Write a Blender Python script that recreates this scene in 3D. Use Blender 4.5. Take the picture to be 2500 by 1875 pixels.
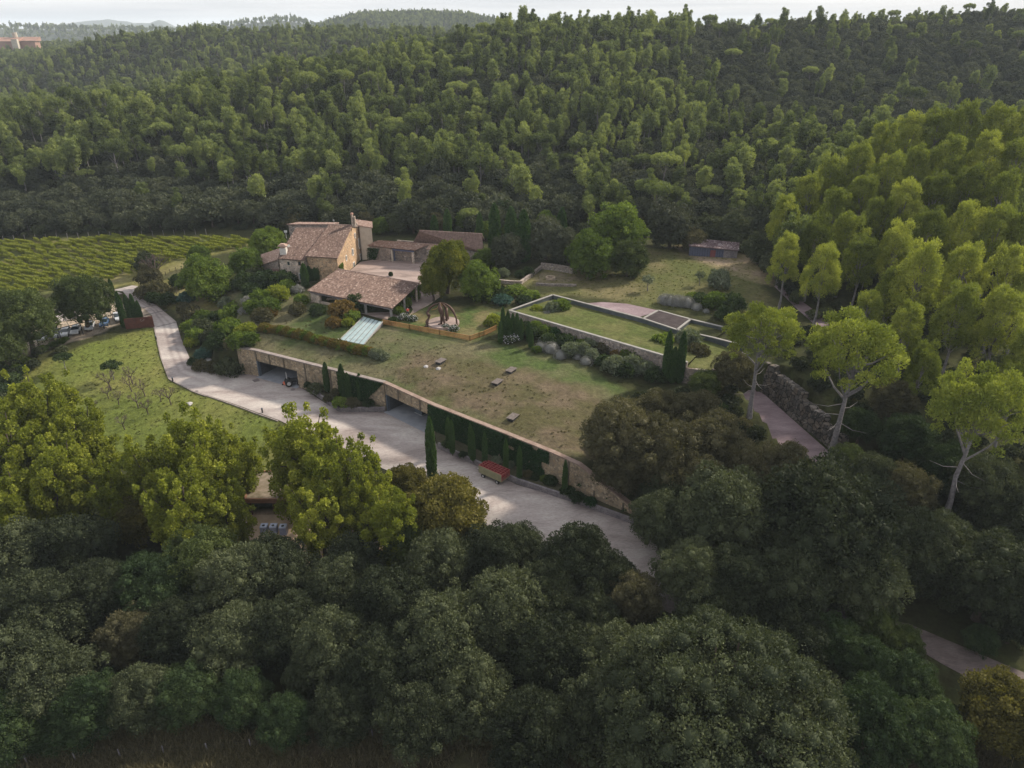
import bpy, math, random
import numpy as np
from math import pi, sin, cos, radians as R
for o in list(bpy.data.objects): bpy.data.objects.remove(o)
SC = bpy.context.scene; C = SC.collection
rng = np.random.default_rng(11); random.seed(5)
# ---------------------------------------------------------------- camera, sky, sun, exposure
FPX = 1737.0; PIT = R(26.4); CZ = 62.0
cd = bpy.data.cameras.new('camera'); cam = bpy.data.objects.new('camera', cd); C.objects.link(cam)
cam.location = (0, 0, CZ); cam.rotation_euler = (R(90)-PIT, 0, 0)
cd.sensor_fit = 'HORIZONTAL'; cd.sensor_width = 36; cd.lens = FPX/2500*36
cd.clip_end = 30000; cd.clip_start = 1
SC.camera = cam
SUN_EL = R(35); SUN_AZ = R(56)      # azimuth measured from +Y (away from the camera) towards +X
W = bpy.data.worlds.new('World'); SC.world = W; W.use_nodes = True
nt = W.node_tree; nt.nodes.clear()
def N(nt, typ, **kw):
    n = nt.nodes.new(typ)
    for k, v in kw.items():
        if k in n.inputs.keys() if isinstance(k, str) else False: n.inputs[k].default_value = v
        else: setattr(n, k, v)
    return n
L = lambda nt, a, b: nt.links.new(a, b)
wo = N(nt, 'ShaderNodeOutputWorld'); bg = N(nt, 'ShaderNodeBackground')
sky = N(nt, 'ShaderNodeTexSky'); sky.sky_type = 'NISHITA'; sky.sun_disc = False
sky.sun_elevation = SUN_EL; sky.sun_rotation = SUN_AZ; sky.air_density = 1.0; sky.dust_density = 2.0
tc = N(nt, 'ShaderNodeTexCoord'); mp = N(nt, 'ShaderNodeMapping'); mp.inputs['Scale'].default_value = (1.2, 1.2, 34)
nz = N(nt, 'ShaderNodeTexNoise'); nz.inputs['Scale'].default_value = 2.2; nz.inputs['Detail'].default_value = 7
cr = N(nt, 'ShaderNodeValToRGB'); cr.color_ramp.elements[0].position = .32; cr.color_ramp.elements[1].position = .68
cr.color_ramp.elements[0].color = (5.6, 5.8, 6.2, 1); cr.color_ramp.elements[1].color = (8.2, 8.15, 8.2, 1)
mx = N(nt, 'ShaderNodeMix'); mx.data_type = 'RGBA'; mx.inputs['Factor'].default_value = .86
L(nt, tc.outputs['Generated'], mp.inputs['Vector']); L(nt, mp.outputs[0], nz.inputs['Vector']); L(nt, nz.outputs['Fac'], cr.inputs[0])
L(nt, sky.outputs[0], mx.inputs['A']); L(nt, cr.outputs[0], mx.inputs['B']); L(nt, mx.outputs['Result'], bg.inputs['Color'])
bg.inputs['Strength'].default_value = 0.1; L(nt, bg.outputs[0], wo.inputs[0])
sl = bpy.data.lights.new('sun', 'SUN'); so = bpy.data.objects.new('sun', sl); C.objects.link(so)
sl.energy = 4.6; sl.angle = R(5); sl.color = (1, .90, .74)
so.rotation_euler = (R(90)-SUN_EL, 0, -SUN_AZ + pi) ; so.location = (0, 0, 200)
so.rotation_euler = (pi/2-SUN_EL, 0, pi-SUN_AZ)
SC.render.engine = 'CYCLES'
SC.view_settings.view_transform = 'Standard'; SC.view_settings.look = 'None'
SC.view_settings.exposure = 0.50; SC.view_settings.gamma = 1; SC.view_settings.use_curve_mapping = False
try:
    SC.cycles.max_bounces = 5; SC.cycles.diffuse_bounces = 3; SC.cycles.transmission_bounces = 3; SC.cycles.volume_bounces = 0
    SC.cycles.glossy_bounces = 1; SC.cycles.transparent_max_bounces = 4
except Exception: pass
# ---------------------------------------------------------------- terrain function
CP, SP = cos(PIT), sin(PIT)
def ray(px, py):
    u = (px-1250)/FPX; v = (937.5-py)/FPX
    return np.array([u, CP+v*SP, -SP+v*CP])
def at(px, py, z):
    d = ray(px, py); t = (z-CZ)/d[2]; return (d[0]*t, d[1]*t, z)
def col(px, Y, z):
    return ((px-1250)/FPX*(Y*CP-(z-CZ)*SP), Y, z)
def proj(x, y, z):
    dz = z-CZ; f = y*CP-dz*SP
    return 1250+FPX*x/f, 937.5-FPX*(y*SP+dz*CP)/f
common = [at(*a) for a in [
 (430,785,1.8),(377,797,1.9),(443,829,1.1),(394,873,.5),(414,926,.1),(475,902,.2),(520,960,0),
 (371,770,2.3),(408,756,2.7),(350,734,3.2),(339,700,3.7),(290,712,3.8),(256,722,3.6),(323,697,3.8),(420,700,4.6),(470,720,4.6),(300,740,2.9),
 (200,760,2.4),(100,780,1.8),(0,800,1.2),(280,800,1.7),(180,835,1.2),(80,870,.6),(0,900,-.5),(-200,900,-1),
 (0,700,1.6),(200,690,3.2),(0,640,2.5),(300,640,4.5),(150,590,5),(0,580,4.5),(300,570,6.5),(450,575,7.2),(620,575,7.8),(450,640,6),(560,640,7),
 (-250,640,1),(-250,800,0),(700,560,9)]]
front = [at(*a) for a in [
 (300,850,.6),(200,900,-.2),(300,950,-.8),(420,980,-.4),(200,1000,-1.5),(420,1060,-2.0),(550,1000,-.5),(560,1080,-2),(680,1040,-.4),(680,1100,-1.6),
 (0,1000,-3),(100,1100,-4),(-200,1100,-5),(300,1150,-4),(500,1200,-4),(560,1300,-4),(760,1300,-4),(850,1340,-4),(900,1280,-3.6),(300,1300,-4.5),
 (760,1120,-1),(900,1130,-.6),(900,1200,-2.6),(1000,1210,-1.6),(1120,1270,-1.4),
 (740,945,0),(740,1000,0),(830,1010,0),(950,1005,0),(850,1060,0),(1000,1100,0),(1056,1165,0),(1070,1100,0),(1150,1150,0),(1262,1185,0),(1150,1220,0),
 (1300,1250,0),(1420,1250,0),(1500,1300,0),(1400,1350,0),(1551,1285,0),(1600,1380,0),(1620,1440,-.4),(1750,1480,-2),
 (1300,1400,-2),(1500,1480,-2.5),(900,1450,-4.5),(500,1500,-5),(100,1400,-5),(1500,1700,-4.5),(1100,1700,-4.8),(600,1700,-4.8),(100,1700,-5),
 (0,1875,-4.6),(600,1875,-4.3),(1250,1875,-4.6),(1900,1875,-5),(2500,1875,-5),(2000,1600,-3.8),(2210,1530,-3.5),(2350,1600,-3.8),(2500,1680,-4),(2300,1750,-4.6),(2500,1450,-3),(2700,1700,-4),
 (2200,1300,-1.6),(2400,1200,0),(2600,1250,0)]] + [(-42,122,0),(-55,126,0),(-30,119,0),(-16,105,0),(-4,96,0),(8,86,0),(18,78,0)]
WALL = [(-54.6,129.9),(-50.6,128.6),(-30.2,118.0),(-22.8,114.2),(-13.3,105.8),(-1.9,97.0),(6.2,90.6),(9.9,87.6),(18.4,81.0)]
WTOP = [5.8,5.8,5.8,5.8,5.8,5.8,5.8,5.6,1.6]
upper = [(x, y, 5.75) for x, y in WALL[:7]] + [(9.9,87.6,5.4),(18.4,81.0,1.4),(15,86,3.2),(14,92,4.6)] + [at(*a) for a in [
 (560,830,4.6),(500,850,2.6),(520,800,4),(620,800,6.4),(600,740,6.8),(700,790,7),(560,720,6.2),(500,700,5.4),(640,715,7),(700,700,7.6),
 (800,820,7.2),(930,880,6.5),(750,870,6),(850,890,6),(1000,930,6.2),(1000,830,7.6),(1146,831,7.8),(1070,860,7.2),(1150,900,6.8),(1250,950,6.4),
 (1350,1000,6.1),(1400,1100,5.7),(1420,1000,6),(1300,900,6.5),(1370,880,6.3),(1450,930,6),(1520,960,5.8),(1250,860,6.7),(1200,840,7.3),
 (935,783,8),(1100,760,8.5),(1180,770,8.4),(1220,795,8.2),(1000,740,8.6),(900,700,9),(850,740,8.8),(780,760,8.2),(800,690,8.9),(1050,700,8.9),
 (889,646,9),(1000,660,9),(950,620,9.1),(1100,620,9.4),(800,620,9),(700,640,8),(640,660,7.4),(600,660,7),(590,620,7.4),
 (1250,680,9.2),(1350,700,9.2),(1300,640,9.8),(1400,620,10),(1500,690,9.4),(1600,700,9.5),(1700,680,9.8),(1750,640,10.4),(1700,600,10.6),(1840,630,11),(1850,720,9.8),
 (1460,740,9.2),(1560,760,9.1),(1640,770,9.1),(1730,790,9.2),(1800,810,9.1),(1900,790,9.2),(1950,830,9),
 (1550,600,10.6),(1300,580,10.6),(1100,580,10),(2050,900,8.5),(2200,1000,6),(1600,940,5.6),(1700,980,5.2),(1650,1060,4.4),(1600,1150,3),(1720,1150,2.6),(1850,1150,1.6),
 (1950,950,7.6),(2080,1020,6.5),(2050,1180,1.6),(2150,1100,4),(1650,1250,.8),(1800,1300,0),(2000,1300,0),(2350,1100,4),(2600,1100,4)]]
hill = [(70,185,13),(95,190,19),(130,200,25),(110,230,25),(80,215,15),(75,160,11),(100,150,12),(140,160,20),(62,205,10),(50,215,10),(100,262,21),(150,260,24),(180,200,28),(65,130,8),(90,120,8),(120,120,10),(100,90,6),
 (100,300,22),(160,330,25),(60,250,14)]
for px, base, zb, cy, zc in [(-400,245,4,330,16),(-200,238,5,335,18),(0,236,6,345,21),(340,232,8,362,26),(680,226,10,402,33),(960,222,11,432,43),(1250,228,11,470,56),(1600,232,12,500,61),(2000,330,24,505,62),(2400,350,26,520,66),(2750,350,28,525,68),(3000,350,30,520,70)]:
    hill += [col(px, base, zb), col(px, cy, zc), col(px, base*.45+cy*.55, zb*.45+zc*.55+2.5), col(px, base*.75+cy*.25, zb*.75+zc*.25)]
    hill += [col(px, cy+90, zc-16 if px > 900 else zc*.45), col(px, cy+170, 8 if px < 1300 else 30)]
for px, Y, z in [(-300,720,12),(0,730,14),(100,740,30),(282,760,52),(480,770,55),(700,780,55),(1000,800,56),(1250,800,54),(1600,800,40),(2200,800,40),(2800,800,40),
                 (0,600,6),(280,600,16),(700,610,22),(1100,620,34),(0,1100,34),(300,1000,32),(700,1000,28),(1200,1000,28),(1800,1000,20),(2500,1000,20),(-400,1100,40),
                 (-300,1600,48),(200,1600,46),(700,1600,50),(1200,1600,50),(2000,1500,40),(2800,1500,40)]:
    hill.append(col(px, Y, z))
class Field:
    def __init__(s, pts):
        P = np.array(pts, float); s.p = P[:, :2]; s.c = 6.0
        A = s.k(P[:, :2]); n = len(P)
        M = np.zeros((n+3, n+3)); M[:n, :n] = A + np.eye(n)*-.6; M[:n, n] = 1; M[:n, n+1:n+3] = P[:, :2]; M[n, :n] = 1; M[n+1:n+3, :n] = P[:, :2].T
        b = np.zeros(n+3); b[:n] = P[:, 2]; s.w = np.linalg.solve(M, b)
    def k(s, q):
        d = q[:, None, :]-s.p[None]; return np.sqrt((d**2).sum(-1)+s.c**2)
    def __call__(s, x, y):
        q = np.stack([np.ravel(x), np.ravel(y)], -1).astype(float); out = np.empty(len(q))
        for i in range(0, len(q), 20000):
            j = q[i:i+20000]; out[i:i+20000] = s.k(j)@s.w[:-3]+s.w[-3]+j@s.w[-2:]
        return out.reshape(np.shape(x))
FL = Field(common+front+hill); FU = Field(common+upper+hill)
def inpoly(x, y, poly):
    x = np.asarray(x, float); y = np.asarray(y, float); r = np.zeros(x.shape, bool); n = len(poly)
    for i in range(n):
        x1, y1 = poly[i][:2]; x2, y2 = poly[(i+1) % n][:2]
        if y1 == y2: continue
        c = ((y1 > y) != (y2 > y)) & (x < (x2-x1)*(y-y1)/(y2-y1)+x1); r ^= c
    return r
def segdist(x, y, line, closed=False):
    d = np.full(np.shape(x), 1e9); n = len(line)
    for i in range(n if closed else n-1):
        x1, y1 = line[i][:2]; x2, y2 = line[(i+1) % n][:2]; dx, dy = x2-x1, y2-y1
        t = np.clip(((x-x1)*dx+(y-y1)*dy)/(dx*dx+dy*dy+1e-9), 0, 1)
        d = np.minimum(d, np.hypot(x-x1-t*dx, y-y1-t*dy))
    return d
RAMP = [(41.0,117.5),(46.6,113.6),(50.3,91.5),(44.0,88.5),(41.8,100),(39,112)]   # sunken drive
UPP = [(-54.6,129.9),(-50.6,128.6),(-30.2,118.0),(-22.8,114.2),(-13.3,105.8),(-1.9,97.0),(6.2,90.6),(9.9,87.6),(18.4,81.0),(45,72),(250,60),(250,400),(-250,400),(-60,150),(-62,134)]
def noff(line, d):
    out = []
    n = len(line)
    for i, p in enumerate(line):
        a = np.array(line[max(i-1, 0)][:2], float); b = np.array(line[min(i+1, n-1)][:2], float)
        t = (b-a)/np.linalg.norm(b-a); out.append((p[0]-t[1]*d, p[1]+t[0]*d))
    return out
W8 = WALL[:8]
BEH = noff(W8, 2.2)
def vnoise(x, y, s, seed=0):
    x = np.asarray(x, float)/s+1000; y = np.asarray(y, float)/s+1000
    xi = np.floor(x).astype(int); yi = np.floor(y).astype(int); fx = x-xi; fy = y-yi
    fx = fx*fx*(3-2*fx); fy = fy*fy*(3-2*fy)
    def h(a, b):
        v = np.sin(a*127.1+b*311.7+seed*74.7)*43758.5453; return v-np.floor(v)
    return (h(xi, yi)*(1-fx)+h(xi+1, yi)*fx)*(1-fy)+(h(xi, yi+1)*(1-fx)+h(xi+1, yi+1)*fx)*fy
def fbm(x, y, s, seed=0, o=4):
    r = 0; a = .5
    for i in range(o): r = r+a*vnoise(x, y, s/2**i, seed+i); a *= .5
    return r/(1-.5**o)
GAR = []          # garage cavities, filled below as world polygons
def Hbase(x, y):
    x = np.asarray(x, float); y = np.asarray(y, float)
    m = inpoly(x, y, UPP)
    lo_ = FL(x, y); s_ = np.clip(np.abs(lo_)/.8, 0, 1); s_ = s_*s_*(3-2*s_); yd = (x > -58) & (x < 34) & (y > 76) & (y < 134)
    h = np.where(m, FU(x, y), np.where(yd, lo_*s_, lo_))
    kf = np.clip((y-1450)/500, 0, 1); kx = np.clip((np.abs(x)-1.0*np.maximum(y, 300)-150)/600, 0, 1)*(y < 4500); h = h*(1-kf)+15*kf; h = h*(1-kx)+15*kx
    far = np.clip((y-240)/60, 0, 1)
    h = h+far*((fbm(x, y, 110, 3)-.5)*7+(fbm(x, y, 30, 9)-.5)*2.5)
    return h
def H(x, y): return Hbase(x, y)
def H1(x, y): return float(Hbase(np.array([x]), np.array([y]))[0])
def gp(px, py, it=9):
    """world point where the sight line through a photo pixel meets the ground"""
    z = 3.0
    d = ray(px, py); ts = np.linspace(45, 520, 500)
    X = d[0]*ts; Y = d[1]*ts; Z = CZ+d[2]*ts; h = Hbase(X, Y); b = np.where(Z < h)[0]
    if len(b) == 0: return at(px, py, 0)
    i = b[0]; a0 = Z[i-1]-h[i-1]; a1 = Z[i]-h[i]; t = ts[i-1]+(ts[i]-ts[i-1])*a0/(a0-a1)
    return (d[0]*t, d[1]*t, H1(d[0]*t, d[1]*t))
# ---------------------------------------------------------------- mesh helpers
MATS = {}
def setp(o, label=None, cat=None, group=None, kind=None):
    if label: o['label'] = label
    if cat: o['category'] = cat
    if group: o['group'] = group
    if kind: o['kind'] = kind
    return o
def empty(name, loc, rz=0, **kw):
    o = bpy.data.objects.new(name, None); C.objects.link(o); o.location = loc; o.rotation_euler = (0, 0, rz); o.empty_display_size = .5
    return setp(o, **kw)
class MB:
    def __init__(s): s.v = []; s.f = []; s.t = []; s.m = []
    def add(s, vs, fs, tint=.5, mi=0):
        o = len(s.v); s.v += [tuple(map(float, q)) for q in vs]
        for f in fs: s.f.append([i+o for i in f]); s.t.append(tint if not callable(tint) else tint()); s.m.append(mi)
        return s
    def box(s, c, d, rz=0, tint=.5, taper=1, mi=0):
        x, y, z = [q/2 for q in d]; vs = []
        for k in (-1, 1):
            q = taper if k > 0 else 1
            for i, j in ((-1, -1), (1, -1), (1, 1), (-1, 1)):
                a, b = i*x*q, j*y*q; vs.append((c[0]+a*cos(rz)-b*sin(rz), c[1]+a*sin(rz)+b*cos(rz), c[2]+k*z))
        return s.add(vs, [(3, 2, 1, 0), (4, 5, 6, 7), (0, 1, 5, 4), (1, 2, 6, 5), (2, 3, 7, 6), (3, 0, 4, 7)], tint, mi)
    def prism(s, poly, z0, z1, tint=.5, mi=0):
        n = len(poly); a = sum(poly[i][0]*poly[(i+1) % n][1]-poly[(i+1) % n][0]*poly[i][1] for i in range(n))
        if a < 0: poly = poly[::-1]
        zz0 = z0 if hasattr(z0, '__len__') else [z0]*n; zz1 = z1 if hasattr(z1, '__len__') else [z1]*n
        vs = [(p[0], p[1], zz0[i]) for i, p in enumerate(poly)]+[(p[0], p[1], zz1[i]) for i, p in enumerate(poly)]
        return s.add(vs, [tuple(range(n))[::-1], tuple(range(n, 2*n))]+[(i, (i+1) % n, n+(i+1) % n, n+i) for i in range(n)], tint, mi)
    def wall(s, a, b, th, z0a, z1a, z0b=None, z1b=None, tint=.5, mi=0):
        z0b = z0a if z0b is None else z0b; z1b = z1a if z1b is None else z1b
        a = np.array(a[:2], float); b = np.array(b[:2], float); t = (b-a)/np.linalg.norm(b-a); n = np.array([-t[1], t[0]])*th/2
        p = [a-n, b-n, b+n, a+n]
        vs = [(*p[0], z0a), (*p[1], z0b), (*p[2], z0b), (*p[3], z0a), (*p[0], z1a), (*p[1], z1b), (*p[2], z1b), (*p[3], z1a)]
        return s.add(vs, [(3, 2, 1, 0), (4, 5, 6, 7), (0, 1, 5, 4), (1, 2, 6, 5), (2, 3, 7, 6), (3, 0, 4, 7)], tint, mi)
    def tube(s, pts, rad, n=6, tint=.5, mi=0, cap=True):
        P = [np.array(p, float) for p in pts]; o = len(s.v); k = len(P)
        rad = rad if hasattr(rad, '__len__') else [rad]*k
        u = None; vs = []
        for i in range(k):
            t = P[min(i+1, k-1)]-P[max(i-1, 0)]; t = t/(np.linalg.norm(t)+1e-9)
            if u is None: u = np.cross(t, (0, 0, 1) if abs(t[2]) < .9 else (1, 0, 0))
            u = u-t*np.dot(u, t); u /= np.linalg.norm(u)+1e-9; w = np.cross(t, u)
            for j in range(n): a = 2*pi*j/n; vs.append(P[i]+rad[i]*(u*cos(a)+w*sin(a)))
        fs = [(i*n+j, i*n+(j+1) % n, (i+1)*n+(j+1) % n, (i+1)*n+j) for i in range(k-1) for j in range(n)]
        if cap: fs += [tuple(range(n))[::-1], tuple(range((k-1)*n, k*n))]
        return s.add(vs, fs, tint, mi)
    def build(s, name, mat, parent=None, loc=None, smooth=False, bevel=0):
        me = bpy.data.meshes.new(name); v = np.array(s.v)
        if loc is not None: v = v-np.array(loc)
        elif parent is not None: v = v-np.array(parent.location); 
        if parent is not None and parent.rotation_euler[2] and loc is None:
            a = -parent.rotation_euler[2]; v = np.stack([v[:, 0]*cos(a)-v[:, 1]*sin(a), v[:, 0]*sin(a)+v[:, 1]*cos(a), v[:, 2]], -1)
        me.from_pydata(v.tolist(), [], s.f)
        at_ = me.attributes.new('tint', 'FLOAT', 'FACE'); at_.data.foreach_set('value', np.array(s.t, np.float32))
        for m in (mat if isinstance(mat, (list, tuple)) else [mat]): me.materials.append(m)
        me.polygons.foreach_set('material_index', np.array(s.m, np.int32))
        if smooth: me.polygons.foreach_set('use_smooth', np.ones(len(s.f), bool))
        me.update()
        o = bpy.data.objects.new(name, me); C.objects.link(o)
        if parent is not None: o.parent = parent
        if loc is not None: o.location = loc
        if bevel:
            b = o.modifiers.new('bevel', 'BEVEL'); b.width = bevel; b.segments = 2; b.limit_method = 'ANGLE'
        return o
def rawmesh(name, V, F, mats, tint=None, mi=None, smooth=False):
    """fast mesh from arrays, F: (n,4) or (n,3)"""
    me = bpy.data.meshes.new(name); V = np.asarray(V, np.float32); F = np.asarray(F, np.int32); k = F.shape[1]
    me.vertices.add(len(V)); me.vertices.foreach_set('co', V.ravel())
    me.loops.add(F.size); me.loops.foreach_set('vertex_index', F.ravel())
    me.polygons.add(len(F)); me.polygons.foreach_set('loop_start', np.arange(0, F.size, k, dtype=np.int32))
    me.polygons.foreach_set('loop_total', np.full(len(F), k, np.int32))
    for m in mats: me.materials.append(m)
    if mi is not None: me.polygons.foreach_set('material_index', np.asarray(mi, np.int32))
    if smooth: me.polygons.foreach_set('use_smooth', np.ones(len(F), bool))
    me.update(calc_edges=True)
    if tint is not None: me.attributes.new('tint', 'FLOAT', 'FACE').data.foreach_set('value', np.asarray(tint, np.float32))
    return me
# ---------------------------------------------------------------- materials
def newmat(name):
    m = bpy.data.materials.new(name); m.use_nodes = True; nt = m.node_tree; nt.nodes.clear()
    out = N(nt, 'ShaderNodeOutputMaterial'); return m, nt, out
def ramp(nt, stops):
    r = N(nt, 'ShaderNodeValToRGB'); e = r.color_ramp.elements
    while len(e) < len(stops): e.new(.5)
    for i, (p, c) in enumerate(stops): e[i].position = p; e[i].color = (*c, 1)
    return r
def noise(nt, scale, detail=4, vec=None, rough=.55, dist=0):
    n = N(nt, 'ShaderNodeTexNoise'); n.inputs['Scale'].default_value = scale; n.inputs['Detail'].default_value = detail
    n.inputs['Roughness'].default_value = rough; n.inputs['Distortion'].default_value = dist
    if vec is not None: L(nt, vec, n.inputs['Vector'])
    return n
def mulc(nt, a, b, fac=1.0, mode='MULTIPLY'):
    m = N(nt, 'ShaderNodeMix'); m.data_type = 'RGBA'; m.blend_type = mode; m.inputs['Factor'].default_value = fac
    for s, v in (('A', a), ('B', b)):
        if isinstance(v, (tuple, list)): m.inputs[s].default_value = (*v, 1)
        else: L(nt, v, m.inputs[s])
    return m
def bump(nt, h, strength, dist=.1):
    b = N(nt, 'ShaderNodeBump'); b.inputs['Strength'].default_value = strength; b.inputs['Distance'].default_value = dist
    L(nt, h, b.inputs['Height']); return b
def surf(name, stops, scale=3, rough=.9, detail=6, bumps=0, metal=0, tintamt=0, second=None, spec=.3, coord='pos'):
    """noise coloured surface; tintamt mixes the per-face tint into the ramp position"""
    if name in MATS: return MATS[name]
    m, nt, out = newmat(name); p = N(nt, 'ShaderNodeBsdfPrincipled')
    g = N(nt, 'ShaderNodeNewGeometry'); n = noise(nt, scale, detail, g.outputs['Position'])
    fac = n.outputs['Fac']
    if tintamt:
        a = N(nt, 'ShaderNodeAttribute'); a.attribute_name = 'tint'
        x = N(nt, 'ShaderNodeMath'); x.operation = 'MULTIPLY_ADD'; x.inputs[1].default_value = tintamt
        s = N(nt, 'ShaderNodeMath'); s.operation = 'SUBTRACT'; s.inputs[1].default_value = .5
        L(nt, a.outputs['Fac'], s.inputs[0]); L(nt, s.outputs[0], x.inputs[0]); L(nt, fac, x.inputs[2]); fac = x.outputs[0]
    r = ramp(nt, stops); L(nt, fac, r.inputs[0]); c = r.outputs[0]
    if second:
        n2 = noise(nt, second[0], 3, g.outputs['Position']); r2 = ramp(nt, [(.35, second[1]), (.65, (1, 1, 1))]); L(nt, n2.outputs['Fac'], r2.inputs[0])
        c = mulc(nt, c, r2.outputs[0]).outputs['Result']
    L(nt, c, p.inputs['Base Color']); p.inputs['Roughness'].default_value = rough; p.inputs['Metallic'].default_value = metal
    p.inputs['Specular IOR Level'].default_value = spec
    if bumps: L(nt, bump(nt, n.outputs['Fac'], bumps).outputs[0], p.inputs['Normal'])
    L(nt, p.outputs[0], out.inputs[0]); MATS[name] = m; return m
def leafmat(name, dark, mid, light, trans=.35, var=.16, spec=.15):
    m, nt, out = newmat(name)
    a = N(nt, 'ShaderNodeAttribute'); a.attribute_name = 'tint'
    oi = N(nt, 'ShaderNodeObjectInfo'); x = N(nt, 'ShaderNodeMath'); x.operation = 'MULTIPLY_ADD'; x.inputs[1].default_value = var*2.2; x.inputs[2].default_value = -var*1.1
    L(nt, oi.outputs['Random'], x.inputs[0]); y = N(nt, 'ShaderNodeMath'); y.operation = 'ADD'; L(nt, a.outputs['Fac'], y.inputs[0]); L(nt, x.outputs[0], y.inputs[1])
    r = ramp(nt, [(.0, dark), (.5, mid), (1, light)]); L(nt, y.outputs[0], r.inputs[0])
    p = N(nt, 'ShaderNodeBsdfPrincipled'); p.inputs['Roughness'].default_value = .7; p.inputs['Specular IOR Level'].default_value = spec*.6
    t = N(nt, 'ShaderNodeBsdfTranslucent'); q = mulc(nt, r.outputs[0], (1.25, 1.3, .45))
    L(nt, r.outputs[0], p.inputs['Base Color']); L(nt, q.outputs['Result'], t.inputs['Color'])
    s = N(nt, 'ShaderNodeMixShader'); s.inputs[0].default_value = trans; L(nt, p.outputs[0], s.inputs[1]); L(nt, t.outputs[0], s.inputs[2]); L(nt, s.outputs[0], out.inputs[0])
    return m
def stonemat(name, base, scale=3.2, mortar=(.30, .25, .19), wash=None, dark=.55):
    m, nt, out = newmat(name); p = N(nt, 'ShaderNodeBsdfPrincipled'); g = N(nt, 'ShaderNodeNewGeometry')
    w = noise(nt, 3, 3, g.outputs['Position']); mm = N(nt, 'ShaderNodeVectorMath'); mm.operation = 'MULTIPLY_ADD'; mm.inputs[1].default_value = (.25,)*3
    L(nt, w.outputs['Color'], mm.inputs[0]); L(nt, g.outputs['Position'], mm.inputs[2])
    v = N(nt, 'ShaderNodeTexVoronoi'); v.inputs['Scale'].default_value = scale; L(nt, mm.outputs[0], v.inputs['Vector'])
    e = N(nt, 'ShaderNodeTexVoronoi'); e.feature = 'DISTANCE_TO_EDGE'; e.inputs['Scale'].default_value = scale; L(nt, mm.outputs[0], e.inputs['Vector'])
    sp = N(nt, 'ShaderNodeSeparateColor'); L(nt, v.outputs['Color'], sp.inputs[0])
    b = base; r = ramp(nt, [(0, tuple(q*dark for q in b)), (.35, b), (.7, (b[0]*1.15, b[1]*1.05, b[2]*.92)), (1, tuple(min(q*1.5, .8) for q in b))]); L(nt, sp.outputs[0], r.inputs[0])
    em = N(nt, 'ShaderNodeMapRange'); em.inputs['From Min'].default_value = .02; em.inputs['From Max'].default_value = .09; L(nt, e.outputs['Distance'], em.inputs[0])
    c = mulc(nt, mortar, r.outputs[0], 1, 'MIX'); L(nt, em.outputs[0], c.inputs['Factor'])
    n2 = noise(nt, .35, 5, g.outputs['Position']); r2 = ramp(nt, [(.3, (.62, .6, .58)), (.7, (1.15, 1.1, 1.05))]); L(nt, n2.outputs['Fac'], r2.inputs[0])
    c2 = mulc(nt, c.outputs['Result'], r2.outputs[0])
    L(nt, c2.outputs['Result'], p.inputs['Base Color']); p.inputs['Roughness'].default_value = .92; p.inputs['Specular IOR Level'].default_value = .2
    L(nt, bump(nt, em.outputs[0], .6, .06).outputs[0], p.inputs['Normal'])
    L(nt, p.outputs[0], out.inputs[0]); return m
M = {}
M['stone'] = stonemat('rubble_stone', (.33, .275, .205), 2.6, (.25, .21, .17))
M['stone_house'] = stonemat('house_stone', (.44, .32, .22), 3.0, (.42, .34, .25))
M['stone_grey'] = stonemat('grey_stone', (.30, .27, .26), 3.2, (.22, .2, .18))
M['stone_pale'] = stonemat('pale_stone', (.46, .40, .36), 3.0, (.46, .41, .36))
M['rock'] = stonemat('big_rock', (.13, .12, .115), 1.0, (.03, .03, .03))
M['plaster'] = surf('plaster', [(.3, (.44, .39, .33)), (.7, (.56, .50, .42))], .9, .9, 6, second=(.25, (.8, .78, .75)))
M['white'] = surf('white_paint', [(.3, (.46, .43, .40)), (.7, (.58, .55, .51))], 2, .7)
M['tile'] = surf('roof_tile', [(.05, (.07, .05, .043)), (.35, (.14, .092, .078)), (.62, (.215, .145, .122)), (.98, (.40, .315, .27))], 2.2, .9, 5, tintamt=.42)
M['tile_warm'] = surf('roof_tile_warm', [(.05, (.15, .10, .085)), (.35, (.30, .195, .155)), (.6, (.38, .265, .215)), (.98, (.55, .45, .39))], 2.2, .9, 5, tintamt=.42)
M['coping'] = surf('coping', [(.3, (.20, .165, .155)), (.7, (.32, .275, .26))], .8, .9, 6, second=(3, (.8, .8, .8)))
M['coping_red'] = surf('coping_red', [(.3, (.20, .135, .11)), (.7, (.32, .24, .20))], .8, .9, 6, second=(3, (.8, .8, .8)))
M['twig'] = surf('twig_bark', [(.3, (.06, .045, .045)), (.7, (.12, .085, .08))], 3, .9)
M['hatch'] = surf('hatch_boards', [(.3, (.085, .07, .065)), (.7, (.16, .135, .125))], 3, .8)
M['steelcover'] = surf('cast_cover', [(.3, (.12, .10, .10)), (.7, (.18, .15, .15))], 3, .6)
M['rim'] = surf('rim_concrete', [(.3, (.20, .19, .18)), (.7, (.29, .275, .26))], 1, .85)
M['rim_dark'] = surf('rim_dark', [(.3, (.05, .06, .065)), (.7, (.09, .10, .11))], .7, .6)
M['timber'] = surf('weathered_timber', [(.3, (.16, .14, .15)), (.7, (.30, .27, .27))], 5, .9, second=(1.2, (.6, .6, .65)))
M['wood'] = surf('brown_wood', [(.3, (.11, .065, .04)), (.7, (.20, .12, .07))], 4, .8)
M['picket'] = surf('orange_wood', [(.3, (.27, .14, .05)), (.7, (.36, .20, .075))], 3, .7)
M['corten'] = surf('rusty_steel', [(.3, (.075, .028, .022)), (.7, (.12, .045, .03))], 1.4, .8)
M['bronze'] = surf('dark_bronze', [(.3, (.05, .028, .022)), (.7, (.10, .055, .04))], 3, .6, metal=.3)
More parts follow.
